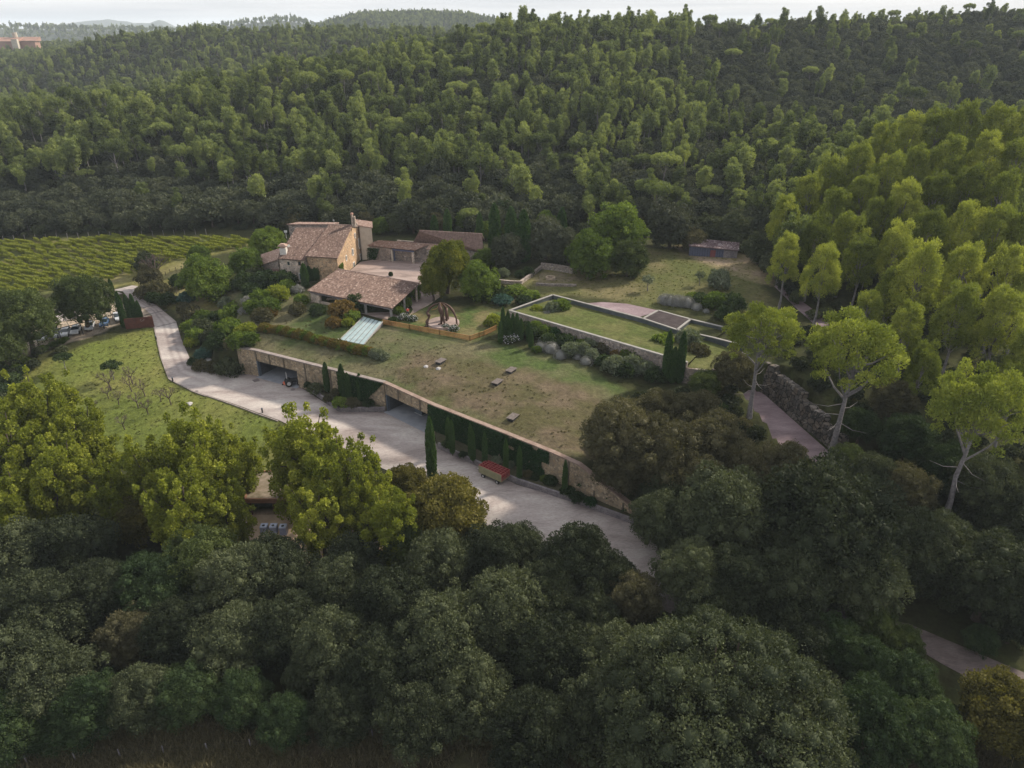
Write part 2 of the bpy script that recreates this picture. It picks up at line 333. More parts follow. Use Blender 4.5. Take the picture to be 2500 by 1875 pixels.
M['bluewood'] = surf('blue_timber', [(.3, (.075, .085, .14)), (.7, (.12, .13, .20))], 3, .8)
M['dark'] = surf('dark_metal', [(.3, (.02, .022, .025)), (.7, (.04, .042, .045))], 2, .5)
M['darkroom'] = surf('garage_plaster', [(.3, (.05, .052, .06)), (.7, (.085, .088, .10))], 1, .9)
M['steelblue'] = surf('blue_grey_panel', [(.3, (.07, .085, .11)), (.7, (.10, .12, .15))], 1, .5)
M['garfloor'] = surf('garage_floor', [(.3, (.20, .21, .24)), (.7, (.30, .31, .34))], .6, .5)
M['red'] = surf('red_bin', [(.3, (.17, .015, .016)), (.7, (.24, .025, .025))], 2, .5)
M['redframe'] = surf('red_frame', [(.3, (.30, .08, .075)), (.7, (.38, .12, .11))], 2, .5)
M['khaki'] = surf('khaki_paint', [(.3, (.20, .19, .11)), (.7, (.28, .26, .16))], 2, .7)
M['tyre'] = surf('tyre_rubber', [(.3, (.02, .02, .02)), (.7, (.04, .04, .04))], 2, .9)
M['steel'] = surf('pale_steel', [(.3, (.45, .45, .46)), (.7, (.6, .6, .6))], 2, .4, metal=.4)
M['orange'] = surf('orange_paint', [(.3, (.55, .13, .07)), (.7, (.65, .18, .1))], 2, .5)
M['bark_grey'] = surf('grey_bark', [(.3, (.11, .10, .105)), (.7, (.24, .22, .22))], 3, .95, bumps=.4)
M['bark'] = surf('brown_bark', [(.3, (.05, .04, .032)), (.7, (.12, .09, .07))], 3, .95, bumps=.4)
M['paleflag'] = surf('pale_flagstones', [(.3, (.40, .31, .23)), (.7, (.55, .44, .34))], 2.2, .9, second=(4, (.6, .6, .6)))
M['rockpale'] = surf('pale_rock', [(.3, (.26, .25, .25)), (.7, (.42, .40, .40))], 2, .9, bumps=.5)
M['redcloth'] = surf('red_cloth', [(.3, (.6, .03, .02)), (.7, (.7, .05, .03))], 2, .8)
M['skin'] = surf('skin', [(.3, (.45, .27, .2)), (.7, (.5, .3, .22))], 2, .6)
M['hair'] = surf('dark_hair', [(.3, (.02, .015, .01)), (.7, (.03, .02, .015))], 2, .7)
M['trousers'] = surf('dark_trousers', [(.3, (.02, .025, .04)), (.7, (.03, .035, .05))], 2, .8)
M['brick'] = surf('red_brick', [(.3, (.26, .15, .12)), (.7, (.36, .22, .17))], .2, .9)
M['bin'] = surf('blue_grey_bin', [(.3, (.25, .28, .42)), (.7, (.33, .36, .5))], 2, .5)
M['binlid'] = surf('bin_lid', [(.3, (.48, .52, .68)), (.7, (.55, .6, .75))], 2, .4)
def carpaint(n, c):
    m, nt, out = newmat(n); p = N(nt, 'ShaderNodeBsdfPrincipled'); p.inputs['Base Color'].default_value = (*c, 1); p.inputs['Roughness'].default_value = .25
    p.inputs['Coat Weight'].default_value = .6; L(nt, p.outputs[0], out.inputs[0]); return m
M['carwhite'] = carpaint('white_car_paint', (.58, .59, .62)); M['carsilver'] = carpaint('silver_car_paint', (.5, .52, .56)); M['carblue'] = carpaint('blue_car_paint', (.04, .10, .22))
M['glass'] = carpaint('dark_glass', (.02, .035, .045))
def glasspanel():
    m, nt, out = newmat('frosted_glass'); p = N(nt, 'ShaderNodeBsdfPrincipled'); g = N(nt, 'ShaderNodeNewGeometry')
    n = noise(nt, .8, 8, g.outputs['Position'], .7); r = ramp(nt, [(.3, (.22, .30, .31)), (.7, (.36, .45, .46))]); L(nt, n.outputs['Fac'], r.inputs[0])
    L(nt, r.outputs[0], p.inputs['Base Color']); p.inputs['Roughness'].default_value = .22; p.inputs['Coat Weight'].default_value = .5; L(nt, p.outputs[0], out.inputs[0]); return m
M['skylight'] = glasspanel()

M['corten_dim'] = surf('dark_rusted_slats', [(.3, (.045, .032, .036)), (.7, (.10, .08, .083))], .5, .9)
M['purple'] = surf('plum_plinth', [(.3, (.07, .035, .06)), (.7, (.10, .055, .085))], 1, .8)
M['reddoor'] = surf('dull_red_boards', [(.3, (.16, .05, .06)), (.7, (.22, .08, .08))], 2, .8)
M['tile_pink'] = surf('pink_sheet_roof', [(.05, (.10, .065, .07)), (.35, (.19, .13, .14)), (.62, (.26, .19, .20)), (1.0, (.48, .42, .42))], .7, .9, 5, tintamt=.8)
M['plantroof'] = surf('dry_planting', [(.3, (.10, .085, .05)), (.7, (.24, .19, .15))], 1.2, 1, 8)
M['picket_dim'] = surf('orange_rust', [(.3, (.17, .085, .05)), (.7, (.24, .13, .08))], 2, .8)
M['pave_warm'] = surf('warm_gravel', [(.3, (.44, .32, .22)), (.7, (.58, .44, .32))], .7, .95)
# ---------------------------------------------------------------- ground
G = lambda l: [gp(*p)[:2] for p in l]
RIMP = [(9.0,149.1),(-0.5,139.4),(30.8,113.5),(35.5,112.0),(42.9,119.6),(37.8,125.0),(32.1,128.7),(26.5,134.7)]
SHEET = noff(WALL, .2)+noff(WALL, 15.2)[::-1]
Z_ORCH = G([(40,915),(200,845),(330,806),(377,800),(394,873),(414,928),(475,958),(600,998),(680,1028),(740,1110),(660,1180),(520,1120),(300,1130),(60,1000)])
Z_VINE = G([(-300,640),(-200,612),(0,588),(300,577),(600,582),(640,600),(520,622),(400,650),(300,690),(210,690),(0,740),(-300,760)])
Z_UP = G([(205,700),(330,650),(370,630),(520,650),(600,700),(560,760),(440,770),(360,720),(320,690),(260,712)])
Z_TER = G([(520,700),(700,700),(900,790),(950,800),(1230,840),(1380,870),(1520,950),(1420,1130),(1230,1052),(1064,990),(945,934),(627,852),(580,800)])
Z_STAT = G([(960,760),(1060,745),(1240,760),(1225,800),(1150,832),(1080,822),(930,790)])
Z_DRY = [(-19.5,112.5),(-22,117),(-18,124),(-6,121.5),(2,118),(12,113),(19,104),(20,96),(10,88),(-2,97),(-13,106)]
Z_BACK = G([(1180,740),(1200,700),(1400,640),(1500,600),(1680,610),(1830,640),(1870,700),(1900,760),(1860,790),(1700,760),(1560,745),(1400,720)])
Z_DIRT = G([(1640,600),(1880,630),(1890,700),(1830,680),(1740,650)])
Z_PARK = G([(0,790),(150,760),(260,738),(350,745),(372,775),(300,790),(200,828),(60,870),(-60,880)])
Z_RING = G([(1330,650),(1420,650),(1410,700),(1300,700)])
Z_LOT = [(-42,88),(-20,90),(-10,84),(-14,74),(-30,72),(-48,78)]
Z_FG = G([(500,1800),(900,1790),(1400,1830),(1400,1950),(300,1950),(420,1850)])
def zones():
    g1 = (.15,.15,.035); 
    return [ # polygon, colour a, colour b, feather, noise scale
     (Z_VINE,(.16,.15,.055),(.10,.12,.04),3,6),
     (Z_UP,(.17,.16,.06),(.24,.20,.12),2,5),
     (Z_ORCH,(.115,.140,.034),(.155,.155,.050),1.2,9),
     (Z_TER,(.060,.085,.028),(.115,.105,.062),1.5,6),
     (Z_STAT,(.062,.088,.028),(.14,.12,.06),1.5,3),
     (Z_DRY,(.078,.072,.036),(.118,.092,.064),3.5,3.0),
     (Z_BACK,(.085,.095,.034),(.135,.118,.062),3,9),
     (Z_DIRT,(.26,.20,.15),(.20,.17,.09),3,4),
     (Z_RING,(.13,.12,.05),(.17,.14,.10),1,3),
     (Z_PARK,(.42,.34,.27),(.36,.30,.24),1.0,4),
     (Z_LOT,(.42,.31,.22),(.36,.27,.2),1.0,4),
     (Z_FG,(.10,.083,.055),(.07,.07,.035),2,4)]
ZN = zones()
def paint(x, y):
    sh = np.shape(x); x = np.ravel(x); y = np.ravel(y)
    n = fbm(x, y, 7, 21)[:, None]; n2 = fbm(x, y, 1.6, 5)[:, None]
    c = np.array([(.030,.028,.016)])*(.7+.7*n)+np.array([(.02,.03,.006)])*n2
    for poly, a, b, fe, ns in ZN:
        P = np.array(poly); bx = (x > P[:, 0].min()-fe*2) & (x < P[:, 0].max()+fe*2) & (y > P[:, 1].min()-fe*2) & (y < P[:, 1].max()+fe*2)
        i = np.where(bx)[0]
        if len(i) == 0: continue
        xi, yi = x[i], y[i]; d = segdist(xi, yi, poly, True); s = np.where(inpoly(xi, yi, poly), d, -d)+(fbm(xi, yi, 2.5, 8)-.5)*fe*1.6
        w = np.clip(s/fe+.5, 0, 1)[:, None]
        k = np.clip((fbm(xi, yi, ns, 31)-.5)*2.6+.5, 0, 1)[:, None]; k2 = fbm(xi, yi, .9, 77)[:, None]
        cc = (np.array([a])*(1-k)+np.array([b])*k)*(.72+.56*k2)
        c[i] = c[i]*(1-w)+cc*w
    return c.reshape(*sh, 3)
def groundmat(name, lo=.66, hi=1.32):
    m, nt, out = newmat(name); p = N(nt, 'ShaderNodeBsdfPrincipled'); a = N(nt, 'ShaderNodeVertexColor'); a.layer_name = 'soil'
    g = N(nt, 'ShaderNodeNewGeometry'); n = noise(nt, 1.3, 9, g.outputs['Position'], .72); r = ramp(nt, [(.32, (lo,)*3), (.7, (hi, hi, hi*.96))]); L(nt, n.outputs['Fac'], r.inputs[0])
    c = mulc(nt, a.outputs['Color'], r.outputs[0])
    n3 = noise(nt, 6, 3, g.outputs['Position'], .8); r3 = ramp(nt, [(.62, (1, 1, 1)), (.76, (1.7, 1.6, 1.45))]); L(nt, n3.outputs['Fac'], r3.inputs[0]); c = mulc(nt, c.outputs['Result'], r3.outputs[0])
    L(nt, c.outputs['Result'], p.inputs['Base Color']); p.inputs['Roughness'].default_value = 1; p.inputs['Specular IOR Level'].default_value = .05
    L(nt, bump(nt, n.outputs['Fac'], .8, .35).outputs[0], p.inputs['Normal']); L(nt, p.outputs[0], out.inputs[0]); return m
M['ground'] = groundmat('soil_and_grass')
def gridobj(name, X, Y, Z, mat, kind='structure', colour=True):
    ny, nx = X.shape; V = np.stack([X, Y, Z], -1).reshape(-1, 3)
    i = np.arange(ny-1)[:, None]*nx+np.arange(nx-1)[None]; F = np.stack([i, i+1, i+nx+1, i+nx], -1).reshape(-1, 4)
    me = rawmesh(name, V, F, [mat], smooth=True)
    if colour:
        c = paint(X, Y).reshape(-1, 3); ca = me.color_attributes.new('soil', 'FLOAT_COLOR', 'POINT'); ca.data.foreach_set('color', np.concatenate([c, np.ones((len(c), 1))], 1).astype(np.float32).ravel())
    o = bpy.data.objects.new(name, me); C.objects.link(o)
    if kind: o['kind'] = kind
    return o
def lines(segs):
    out = [segs[0][0]]
    for a, b, st in segs: out += list(np.linspace(a, b, max(2, int(round((b-a)/st))+1))[1:])
    return np.array(out)
xs = lines([(-3000,-1200,200),(-1200,-500,25),(-500,-170,8),(-170,-110,1.6),(-110,62,.62),(62,130,1.6),(130,500,8),(500,1200,25),(1200,3000,200)])
ys = lines([(-60,20,8),(20,50,2),(50,182,.62),(182,260,1.4),(260,560,4.5),(560,1200,14),(1200,2000,40),(2000,4000,400)])
X, Y = np.meshgrid(xs, ys); Z = Hbase(X, Y)
GA = [(-51.2,129.0),(-41.2,123.8)]; GB = [(-22.6,114.0),(-14.0,106.5)]      # the two garage mouths along the wall
def cavity(a, b, depth):
    a = np.array(a); b = np.array(b); t = (b-a)/np.linalg.norm(b-a); n = np.array([-t[1], t[0]]); return [tuple(a-t*.6), tuple(b+t*.6), tuple(b+t*.6+n*depth), tuple(a-t*.6+n*depth)]
CA = cavity(*GA, 13); CB = cavity(*GB, 13)
m = inpoly(X, Y, SHEET); Z = np.where(m, Z-.35, Z)
carve = inpoly(X, Y, noff(WALL, -.1)+noff(WALL, 3.0)[::-1]) | inpoly(X, Y, CA) | inpoly(X, Y, CB); Z = np.where(carve, -.3, Z)
mr = inpoly(X, Y, RIMP); Z = np.where(mr, np.minimum(Z, 8.3), Z)
RAMPC = [(41.0,117.8),(48.9,114.6),(52.8,91.0),(44.0,88.0),(41.8,100),(39,112)]
mr = inpoly(X, Y, RAMPC); Z = np.where(mr, 2.6+(Y-90)*.01, Z)
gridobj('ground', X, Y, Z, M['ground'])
# green roof sheet over the cellar, from the wall back into the garden
def sheet_line():
    P = WALL; out = []
    for i in range(len(P)-1):
        a = np.array(P[i]); b = np.array(P[i+1]); n = max(2, int(np.linalg.norm(b-a)/.6)); out += [tuple(a+(b-a)*k/n) for k in range(n)]
    return out+[P[-1]]
nodes = WALL; rows = []
for t in np.arange(.15, 16.6, .55):
    q = noff(nodes, t); r = []
    for i in range(len(q)-1):
        a = np.array(q[i]); b = np.array(q[i+1]); n = max(2, int(np.linalg.norm(np.array(nodes[i+1])-np.array(nodes[i]))/.6)); r += [a+(b-a)*k/n for k in range(n)]
    rows.append(r+[np.array(q[-1])])
A = np.array(rows); SX, SY = A[..., 0], A[..., 1]; SZ = FU(SX, SY)
wt = np.interp(SX[0], [w[0] for w in WALL], WTOP); tt = np.arange(.15, 16.6, .55)[:, None]
k = np.clip(1-tt/4, 0, 1); SZ = SZ*(1-k)+(wt[None]-.12)*k+.03
gridobj('green_roof', SX, SY, SZ, M['ground'])
def lowz(x, y):   # surface height including the green roof
    return H1(x, y)
# ---------------------------------------------------------------- paving
def pavemat(name, a, b, c, sc=.12):
    m, nt, out = newmat(name); p = N(nt, 'ShaderNodeBsdfPrincipled'); g = N(nt, 'ShaderNodeNewGeometry')
    mp = N(nt, 'ShaderNodeMapping'); mp.inputs['Rotation'].default_value = (0, 0, .72); mp.inputs['Scale'].default_value = (.55, 1.5, 1); L(nt, g.outputs['Position'], mp.inputs['Vector'])
    n = noise(nt, sc, 8, mp.outputs[0], .68, .6); r = ramp(nt, [(.34, a), (.5, b), (.66, c)]); L(nt, n.outputs['Fac'], r.inputs[0])
    n2 = noise(nt, 3.2, 6, mp.outputs[0], .75, .4); r2 = ramp(nt, [(.3, (.72, .70, .72)), (.65, (1.16, 1.14, 1.12))]); L(nt, n2.outputs['Fac'], r2.inputs[0])
    wa = N(nt, 'ShaderNodeAttribute'); wa.attribute_name = 'wear'; n4 = noise(nt, .5, 6, g.outputs['Position'], .7); wm = N(nt, 'ShaderNodeMath'); wm.operation = 'MULTIPLY'; L(nt, wa.outputs['Fac'], wm.inputs[0]); L(nt, n4.outputs['Fac'], wm.inputs[1])
    q0_ = mulc(nt, r.outputs[0], r2.outputs[0]); q = mulc(nt, q0_.outputs['Result'], (.36, .31, .34)); L(nt, wm.outputs[0], q.inputs['Factor']); L(nt, q.outputs['Result'], p.inputs['Base Color']); p.inputs['Roughness'].default_value = .85; p.inputs['Specular IOR Level'].default_value = .25
    L(nt, bump(nt, n2.outputs['Fac'], .25, .05).outputs[0], p.inputs['Normal']); L(nt, p.outputs[0], out.inputs[0]); return m
M['pave'] = pavemat('worn_concrete', (.215,.18,.170), (.345,.305,.288), (.465,.43,.40))
M['pave_rose'] = pavemat('rose_paving', (.19,.15,.135), (.28,.22,.20), (.37,.30,.275), .2)
M['pave_dark'] = pavemat('dim_paving', (.15,.11,.12), (.22,.165,.18), (.28,.22,.235), .2)
M['shade_toned_dirt'] = pavemat('shade_toned_track', (.075,.06,.055), (.12,.095,.09), (.16,.13,.125), .3)  # woodland path: shade of the trees overhead is put into this darker colour
def resample(pts, n):
    P = np.array([p[:2] for p in pts]); d = np.r_[0, np.cumsum(np.hypot(*np.diff(P, axis=0).T))]; s = np.linspace(0, d[-1], n)
    return np.stack([np.interp(s, d, P[:, 0]), np.interp(s, d, P[:, 1])], -1)
def ribbon(name, lp, rp, mat, off=.06, across=12, zf=None, per=1.0, paired=True, kind='structure', world=False):
    Lw = lp if world else [gp(*p) for p in lp]; Rw = rp if world else [gp(*p) for p in rp]
    if paired:
        a = []; b = []
        for i in range(len(Lw)-1):
            n = max(2, int(max(math.dist(Lw[i][:2], Lw[i+1][:2]), math.dist(Rw[i][:2], Rw[i+1][:2]))/per))
            for k in range(n): f = k/n; a.append(np.array(Lw[i][:2])*(1-f)+np.array(Lw[i+1][:2])*f); b.append(np.array(Rw[i][:2])*(1-f)+np.array(Rw[i+1][:2])*f)
        a.append(np.array(Lw[-1][:2])); b.append(np.array(Rw[-1][:2])); a = np.array(a); b = np.array(b)
    else: n = 60; a = resample(Lw, n); b = resample(Rw, n)
    f = np.linspace(0, 1, across)[None, :, None]; Q = a[:, None]*(1-f)+b[:, None]*f
    x, y = Q[..., 0], Q[..., 1]; z = (zf(x, y) if zf else Hbase(x, y))+off
    o = gridobj(name, x, y, z, mat, kind, colour=False); al = np.linspace(0, 1, len(a))[:, None]; ff = f[..., 0]
    w = (np.exp(-((ff-.42)/.07)**2)+np.exp(-((ff-.68)/.07)**2))*np.clip((.42-al)/.1, 0, 1)*.8+np.clip((ff-.80)/.2, 0, 1)**1.3*.9+0*al if name == 'driveway' else 0*ff+0*al
    o.data.attributes.new('wear', 'FLOAT', 'POINT').data.foreach_set('value', (w+np.zeros(x.shape)).astype(np.float32).ravel()); return o
def FLz(x, y):
    lo_ = FL(x, y); s_ = np.clip(np.abs(lo_)/.8, 0, 1); s_ = s_*s_*(3-2*s_); yd = (x > -58) & (x < 34) & (y > 76) & (y < 134)
    return np.where(yd, lo_*s_, lo_)
ribbon('driveway', [(276,709),(300,712),(318,735),(350,752),(371,770),(377,797),(394,873),(414,926),(475,956),(595,995),(680,1026),(800,1082),(880,1118),(960,1155),(985,1162),(1080,1215),(1200,1290),(1330,1370),(1480,1440),(1640,1500)],
    [(323,697),(345,700),(339,720),(354,734),(381,745),(430,785),(443,829),(470,890),(538,911),(622,915),(735,939),(828,1006),(950,1003),(1050,1048),(1072,1096),(1262,1184),(1400,1225),(1551,1281),(1640,1330),(1760,1400)], M['pave'], zf=FLz, off=.07, across=26)
ribbon('parking_road', [(276,709),(256,719),(200,740),(80,765)],[(300,718),(262,724),(230,765),(100,800)], M['pave'], zf=FLz, off=.09)
ribbon('woodland_path', [(1640,1500),(1800,1520),(2180,1548),(2300,1622),(2420,1685),(2560,1740)], [(1760,1400),(1900,1460),(2220,1524),(2340,1575),(2440,1618),(2560,1668)], M['shade_toned_dirt'], zf=FLz, off=.07)
ribbon('courtyard', [(846,668),(822,692),(880,700),(1000,740),(1012,765)], [(880,640),(960,626),(1030,622),(1075,650),(1060,735)], M['pave_rose'], off=.08)
ribbon('rear_path', [(1890,700),(1940,750),(1985,790),(2030,830)], [(1905,692),(1960,738),(2010,775),(2060,815)], M['pave_dark'], off=.08)
ribbon('gravel_strip', [(1385,745),(1440,748),(1530,768),(1560,775)], [(1470,738),(1530,742),(1600,757),(1615,758)], M['pave_dark'], off=.06)
_f, _g = np.meshgrid(np.linspace(0, 1, 12), np.linspace(0, 1, 30))
_x = (39.5*(1-_f)+45.0*_f)*(1-_g)+(44*(1-_f)+50.6*_f)*_g; _y = (112*(1-_f)+118.2*_f)*(1-_g)+(88.5*(1-_f)+91.5*_f)*_g
gridobj('sunken_drive', _x, _y, 2.75+(_y-90)*.01, M['pave_dark'], colour=False)
# kerb and field edge strips beside the driveway
def strip(name, pts, w, h, mat, off=0, world=False, zf=FLz, **kw):
    P = resample([p if world else gp(*p) for p in pts], 40); mb = MB()
    for i in range(39):
        a, b = P[i], P[i+1]; za, zb = [float(zf(np.array([q[0]]), np.array([q[1]]))[0])+off for q in (a, b)]
        mb.wall(a, b, w, za-.25, za+h, zb-.25, zb+h)
    o = mb.build(name, mat); return setp(o, **kw)
strip('kerb', [(376,797),(393,873),(413,927),(474,958),(594,998),(679,1029)], .22, .16, M['coping'], kind='structure')
for a, b in [((381,745),(350,752)),((408,757),(352,770)),((433,786),(382,799))]:
    strip('road_joint', [a, b], .22, .085, M['dark'], kind='structure')
# ---------------------------------------------------------------- the cellar front wall
cw = empty('cellar_wall', (-22.8,114.2,0), label='long rubble stone retaining wall with two garage openings and flat coping holding up the green roof', cat='retaining wall')
def wz(i): return WTOP[i]
def stonewall(mb, a, b, z0a, z0b, z1a, z1b, th=.55): mb.wall(a, b, th, z0a, z1a-.2, z0b, z1b-.2)
w = MB(); cp1 = MB(); cp2 = MB()
def lerp(a, b, t): return tuple(a[i]+(b[i]-a[i])*t for i in range(2))
def band(a, b): w.wall(a, b, .55, 3.45, 5.62)
# order of pieces: start .. GA0 (solid) GA (opening) .. GB0 (solid) GB(opening) .. end
seg = [(WALL[0],WALL[1])]
def along(p, i):  # project p on wall segment i
    a = np.array(WALL[i]); b = np.array(WALL[i+1]); t = np.dot(np.array(p)-a, b-a)/np.dot(b-a, b-a); return tuple(a+(b-a)*t)
ga0, ga1 = along(GA[0], 1), along(GA[1], 1); gb0, gb1 = along(GB[0], 3), along(GB[1], 3)
ga0 = WALL[1]
w.wall(WALL[0], WALL[1], .55, -1, 5.62)
w.wall(ga0, ga1, .55, 3.45, 5.62); w.wall(ga1, WALL[2], .55, -1, 5.62); w.wall(WALL[2], WALL[3], .55, -1, 5.62)
w.wall(gb0, gb1, .55, 3.45, 5.62); w.wall(gb1, WALL[4], .55, -1, 5.62)
w.wall(WALL[4], WALL[5], .55, -1, 5.62); w.wall(WALL[5], WALL[6], .55, -1, 5.62); w.wall(WALL[6], WALL[7], .55, -1, 5.62, -1, 5.42); w.wall(WALL[7], WALL[8], .55, -1, 5.42, -1, 1.42)
w.build('stonework', M['stone'], cw)
for i in range(8): (cp1 if i < 3 else cp2).wall(WALL[i], WALL[i+1], .80, WTOP[i]-.2, WTOP[i], WTOP[i+1]-.2, WTOP[i+1])
cp1.build('coping', M['coping'], cw); cp2.build('coping', M['coping_red'], cw)
pil = M['timber']
def piers(i, ts, z0=-.5, z1=5.55):
    for t in ts:
        a, b = WALL[i], WALL[i+1]; p = lerp(a, b, t); q = lerp(a, b, t+.045/ (math.dist(a, b)/6)); n = np.array([b[0]-a[0], b[1]-a[1]])/math.dist(a, b); nn = np.array([n[1], -n[0]])*.33
        zz = max(z0, 3.5) if (i == 1 and .0 <= t <= .47) or (i == 3 and t < .85) else z0
        MB().wall(np.array(p)+nn, np.array(q)+nn, .14, zz, z1).build('drain_stain_strip', M['dk_stain'], cw)
M['dk_stain'] = surf('dark_drain', [(.3, (.09, .075, .06)), (.7, (.16, .13, .10))], 2, .9)
piers(1, (.005,.16,.32,.55,.82)); piers(3, (.3,.75)); piers(6, (.6,)); piers(7, (.25,.7), z1=2.2)
# lintel steel frames and garage interiors
def garage(name, a, b, depth, label, pillar=None):
    a = np.array(a); b = np.array(b); t = (b-a)/np.linalg.norm(b-a); n = np.array([-t[1], t[0]])
    o = empty(name, (*a, 0), label=label, cat='garage')
    i0 = a+n*.3; i1 = b+n*.3; k0 = i0+n*depth; k1 = i1+n*depth
    MB().wall(k0-t*.5, k1+t*.5, .2, -.2, 3.6).build('back_wall', M['darkroom'], o)
    MB().wall(i0+t*.1, k0+t*.1, .2, -.2, 3.6).build('side_wall', M['darkroom'], o)
    MB().wall(i1-t*.1, k1-t*.1, .2, -.2, 3.6).build('side_wall', M['steelblue'], o)
    MB().prism([i0-n*.02, i1-n*.02, k1, k0], 3.6, 3.9).build('ceiling', M['darkroom'], o)
    MB().prism([a-n*1.0, b-n*1.0, k1, k0], .02, .085).build('floor', M['garfloor'], o)
    MB().wall(a+t*.05+n*.0, a+t*.35, .6, 0, 3.44).build('door_jamb', M['steelblue'], o)
    if pillar:
        c = a+t*pillar[0]+n*pillar[1]; MB().box((c[0], c[1], 1.75), (2.0, 2.0, 3.5), math.atan2(t[1], t[0])).build('pillar', M['steelblue'], o)
        MB().box((c[0], c[1], .16), (2.1, 2.1, .1), math.atan2(t[1], t[0])).build('pillar_plinth', M['steel'], o)
    return o
garage('garage_bay', ga0, ga1, 11, 'dark open garage bay behind the tractor at the left end of the stone wall')
garage('garage_bay', gb0, gb1, 12, 'open garage bay with blue grey square pillar beside the corner of the planter', (5.3, 3.6))
# planters of stacked timber
def planter(label, pts, closed, h=.9):
    o = empty('timber_planter', (*pts[0], 0), label=label, cat='planter')
    kb = MB()
    for i in range(len(pts)-1):
        for k in range(3): kb.wall(pts[i], pts[i+1], .34-.03*(k % 2), k*h/3-(.2 if k == 0 else 0), (k+1)*h/3-.02, tint=k*.3)
    kb.build('timber_edge', M['timber'], o)
    MB().prism(closed, -.2, h-.12).build('soil', M['soil'], o); return o
M['soil'] = surf('planter_soil', [(.3, (.035, .035, .018)), (.7, (.07, .065, .035))], 2, 1)
PL1 = [(-40.6,124.0),(-31.4,113.6),(-23.0,113.7)]
planter('dark timber edged planter with cypresses between the two garage openings', PL1, [PL1[0],PL1[1],PL1[2],(-23.2,114.3),(-30.2,117.8),(-41.0,123.4)])
PL2 = [at(1070,1092,.0)[:2], at(1150,1130,0)[:2], at(1262,1180,0)[:2], at(1400,1226,0)[:2], at(1551,1281,0)[:2]]
planter('long grey timber edged planter below the ivy covered wall beside the red crate trailer', PL2, PL2+[(18.0,81.2),(9.9,87.4),(6.1,90.4),(-2,96.7),(-13.2,105.4)], .95)
# ---------------------------------------------------------------- long roof terrace with concrete rim
tr = empty('roof_terrace', (20,130,0), label='long sunken lawn roof framed by a pale concrete rim behind the clipped grey bushes', cat='roof terrace')
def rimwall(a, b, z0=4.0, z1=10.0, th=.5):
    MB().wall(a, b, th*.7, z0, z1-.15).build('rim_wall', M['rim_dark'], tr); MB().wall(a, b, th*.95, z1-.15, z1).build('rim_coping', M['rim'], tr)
Nn, Ww, Ee = (9.0,149.1), (-0.5,139.4), (30.8,113.5)
rimwall(Nn, Ww, 6); rimwall(Nn, (26.5,134.7), 7.5); rimwall((26.5,134.7), (32.1,128.7), 6); rimwall((32.1,128.7), (37.8,125.0), 6); rimwall((37.8,125.0), (42.6,121.2), 6)
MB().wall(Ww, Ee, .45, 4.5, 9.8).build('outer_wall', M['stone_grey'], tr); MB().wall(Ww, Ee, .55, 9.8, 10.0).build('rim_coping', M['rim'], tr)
MB().wall(Ee, (35.4,112.0), .45, 3, 8.9).build('outer_wall', M['stone_grey'], tr)
rimwall((36.0,134.3), (32.1,128.7), 6); rimwall((36.0,134.3), (42.0,129.7), 7); rimwall((26.5,134.7),(30.4,139.4),7.5); rimwall((30.4,139.4),(36.0,134.3),7.5)
def loft(name, q, z, n=40, mm=24, amp=.12):   # q: 4 corners, z: 4 heights
    f, g = np.meshgrid(np.linspace(0, 1, n), np.linspace(0, 1, mm)); P = [np.array(c) for c in q]
    x, y = [P[0][k]*(1-f)*(1-g)+P[1][k]*f*(1-g)+P[2][k]*f*g+P[3][k]*(1-f)*g for k in (0, 1)]
    zz = z[0]*(1-f)*(1-g)+z[1]*f*(1-g)+z[2]*f*g+z[3]*(1-f)*g+(fbm(x, y, 4, 4)-.5)*amp
    return gridobj(name, x, y, zz, M['ground'], None)
ZN.append(([(8,150.5),(-1.5,140),(31,112.8),(36,112),(43.5,120),(38,125.6),(32.6,129),(42,131),(36,135),(26.5,135)],(.075,.092,.030),(.11,.112,.046),.4,4))
lw = loft('lawn', [Ww, Ee, (37.8,125.0), Nn], (9.55,9.45,9.0,9.0), 80, 40); lw.parent = tr; lw.location = (-20,-130,0)
lw = loft('lawn', [Ee, (35.4,112.0), (42.7,119.5), (37.8,125.0)], (9.0,8.7,8.7,9.0)); lw.parent = tr; lw.location = (-20,-130,0)
lw = loft('lawn', [(32.1,128.7),(37.8,125.0),(42.0,129.7),(36.0,134.3)], (9.2,)*4); lw.parent = tr; lw.location = (-20,-130,0)
# slatted grid
sg = empty('slatted_grating', (31,134,9.9), label='dark slatted grating set flush in the paving beside the long sunken lawn roof', cat='grating')
g0, g1, g2, g3 = [np.array(p) for p in ((26.9,134.9),(30.5,139.0),(35.5,134.3),(32.0,129.2))]
mb = MB()
for k in range(26): f = (k+.5)/26; mb.wall(g0+(g3-g0)*f, g1+(g2-g1)*f, .12, 9.86, 9.98)
mb.build('slats', M['corten_dim'] if 'corten_dim' in M else M['timber'], sg)
mb = MB()
for k in range(5): f = k/4; mb.wall(g0+(g1-g0)*f, g3+(g2-g3)*f, .12, 9.7, 9.855)
mb.build('beams', M['dark'], sg)
MB().prism([tuple(g0), tuple(g1), tuple(g2), tuple(g3)], 7.6, 7.7).build('pit_floor', M['darkroom'], sg)
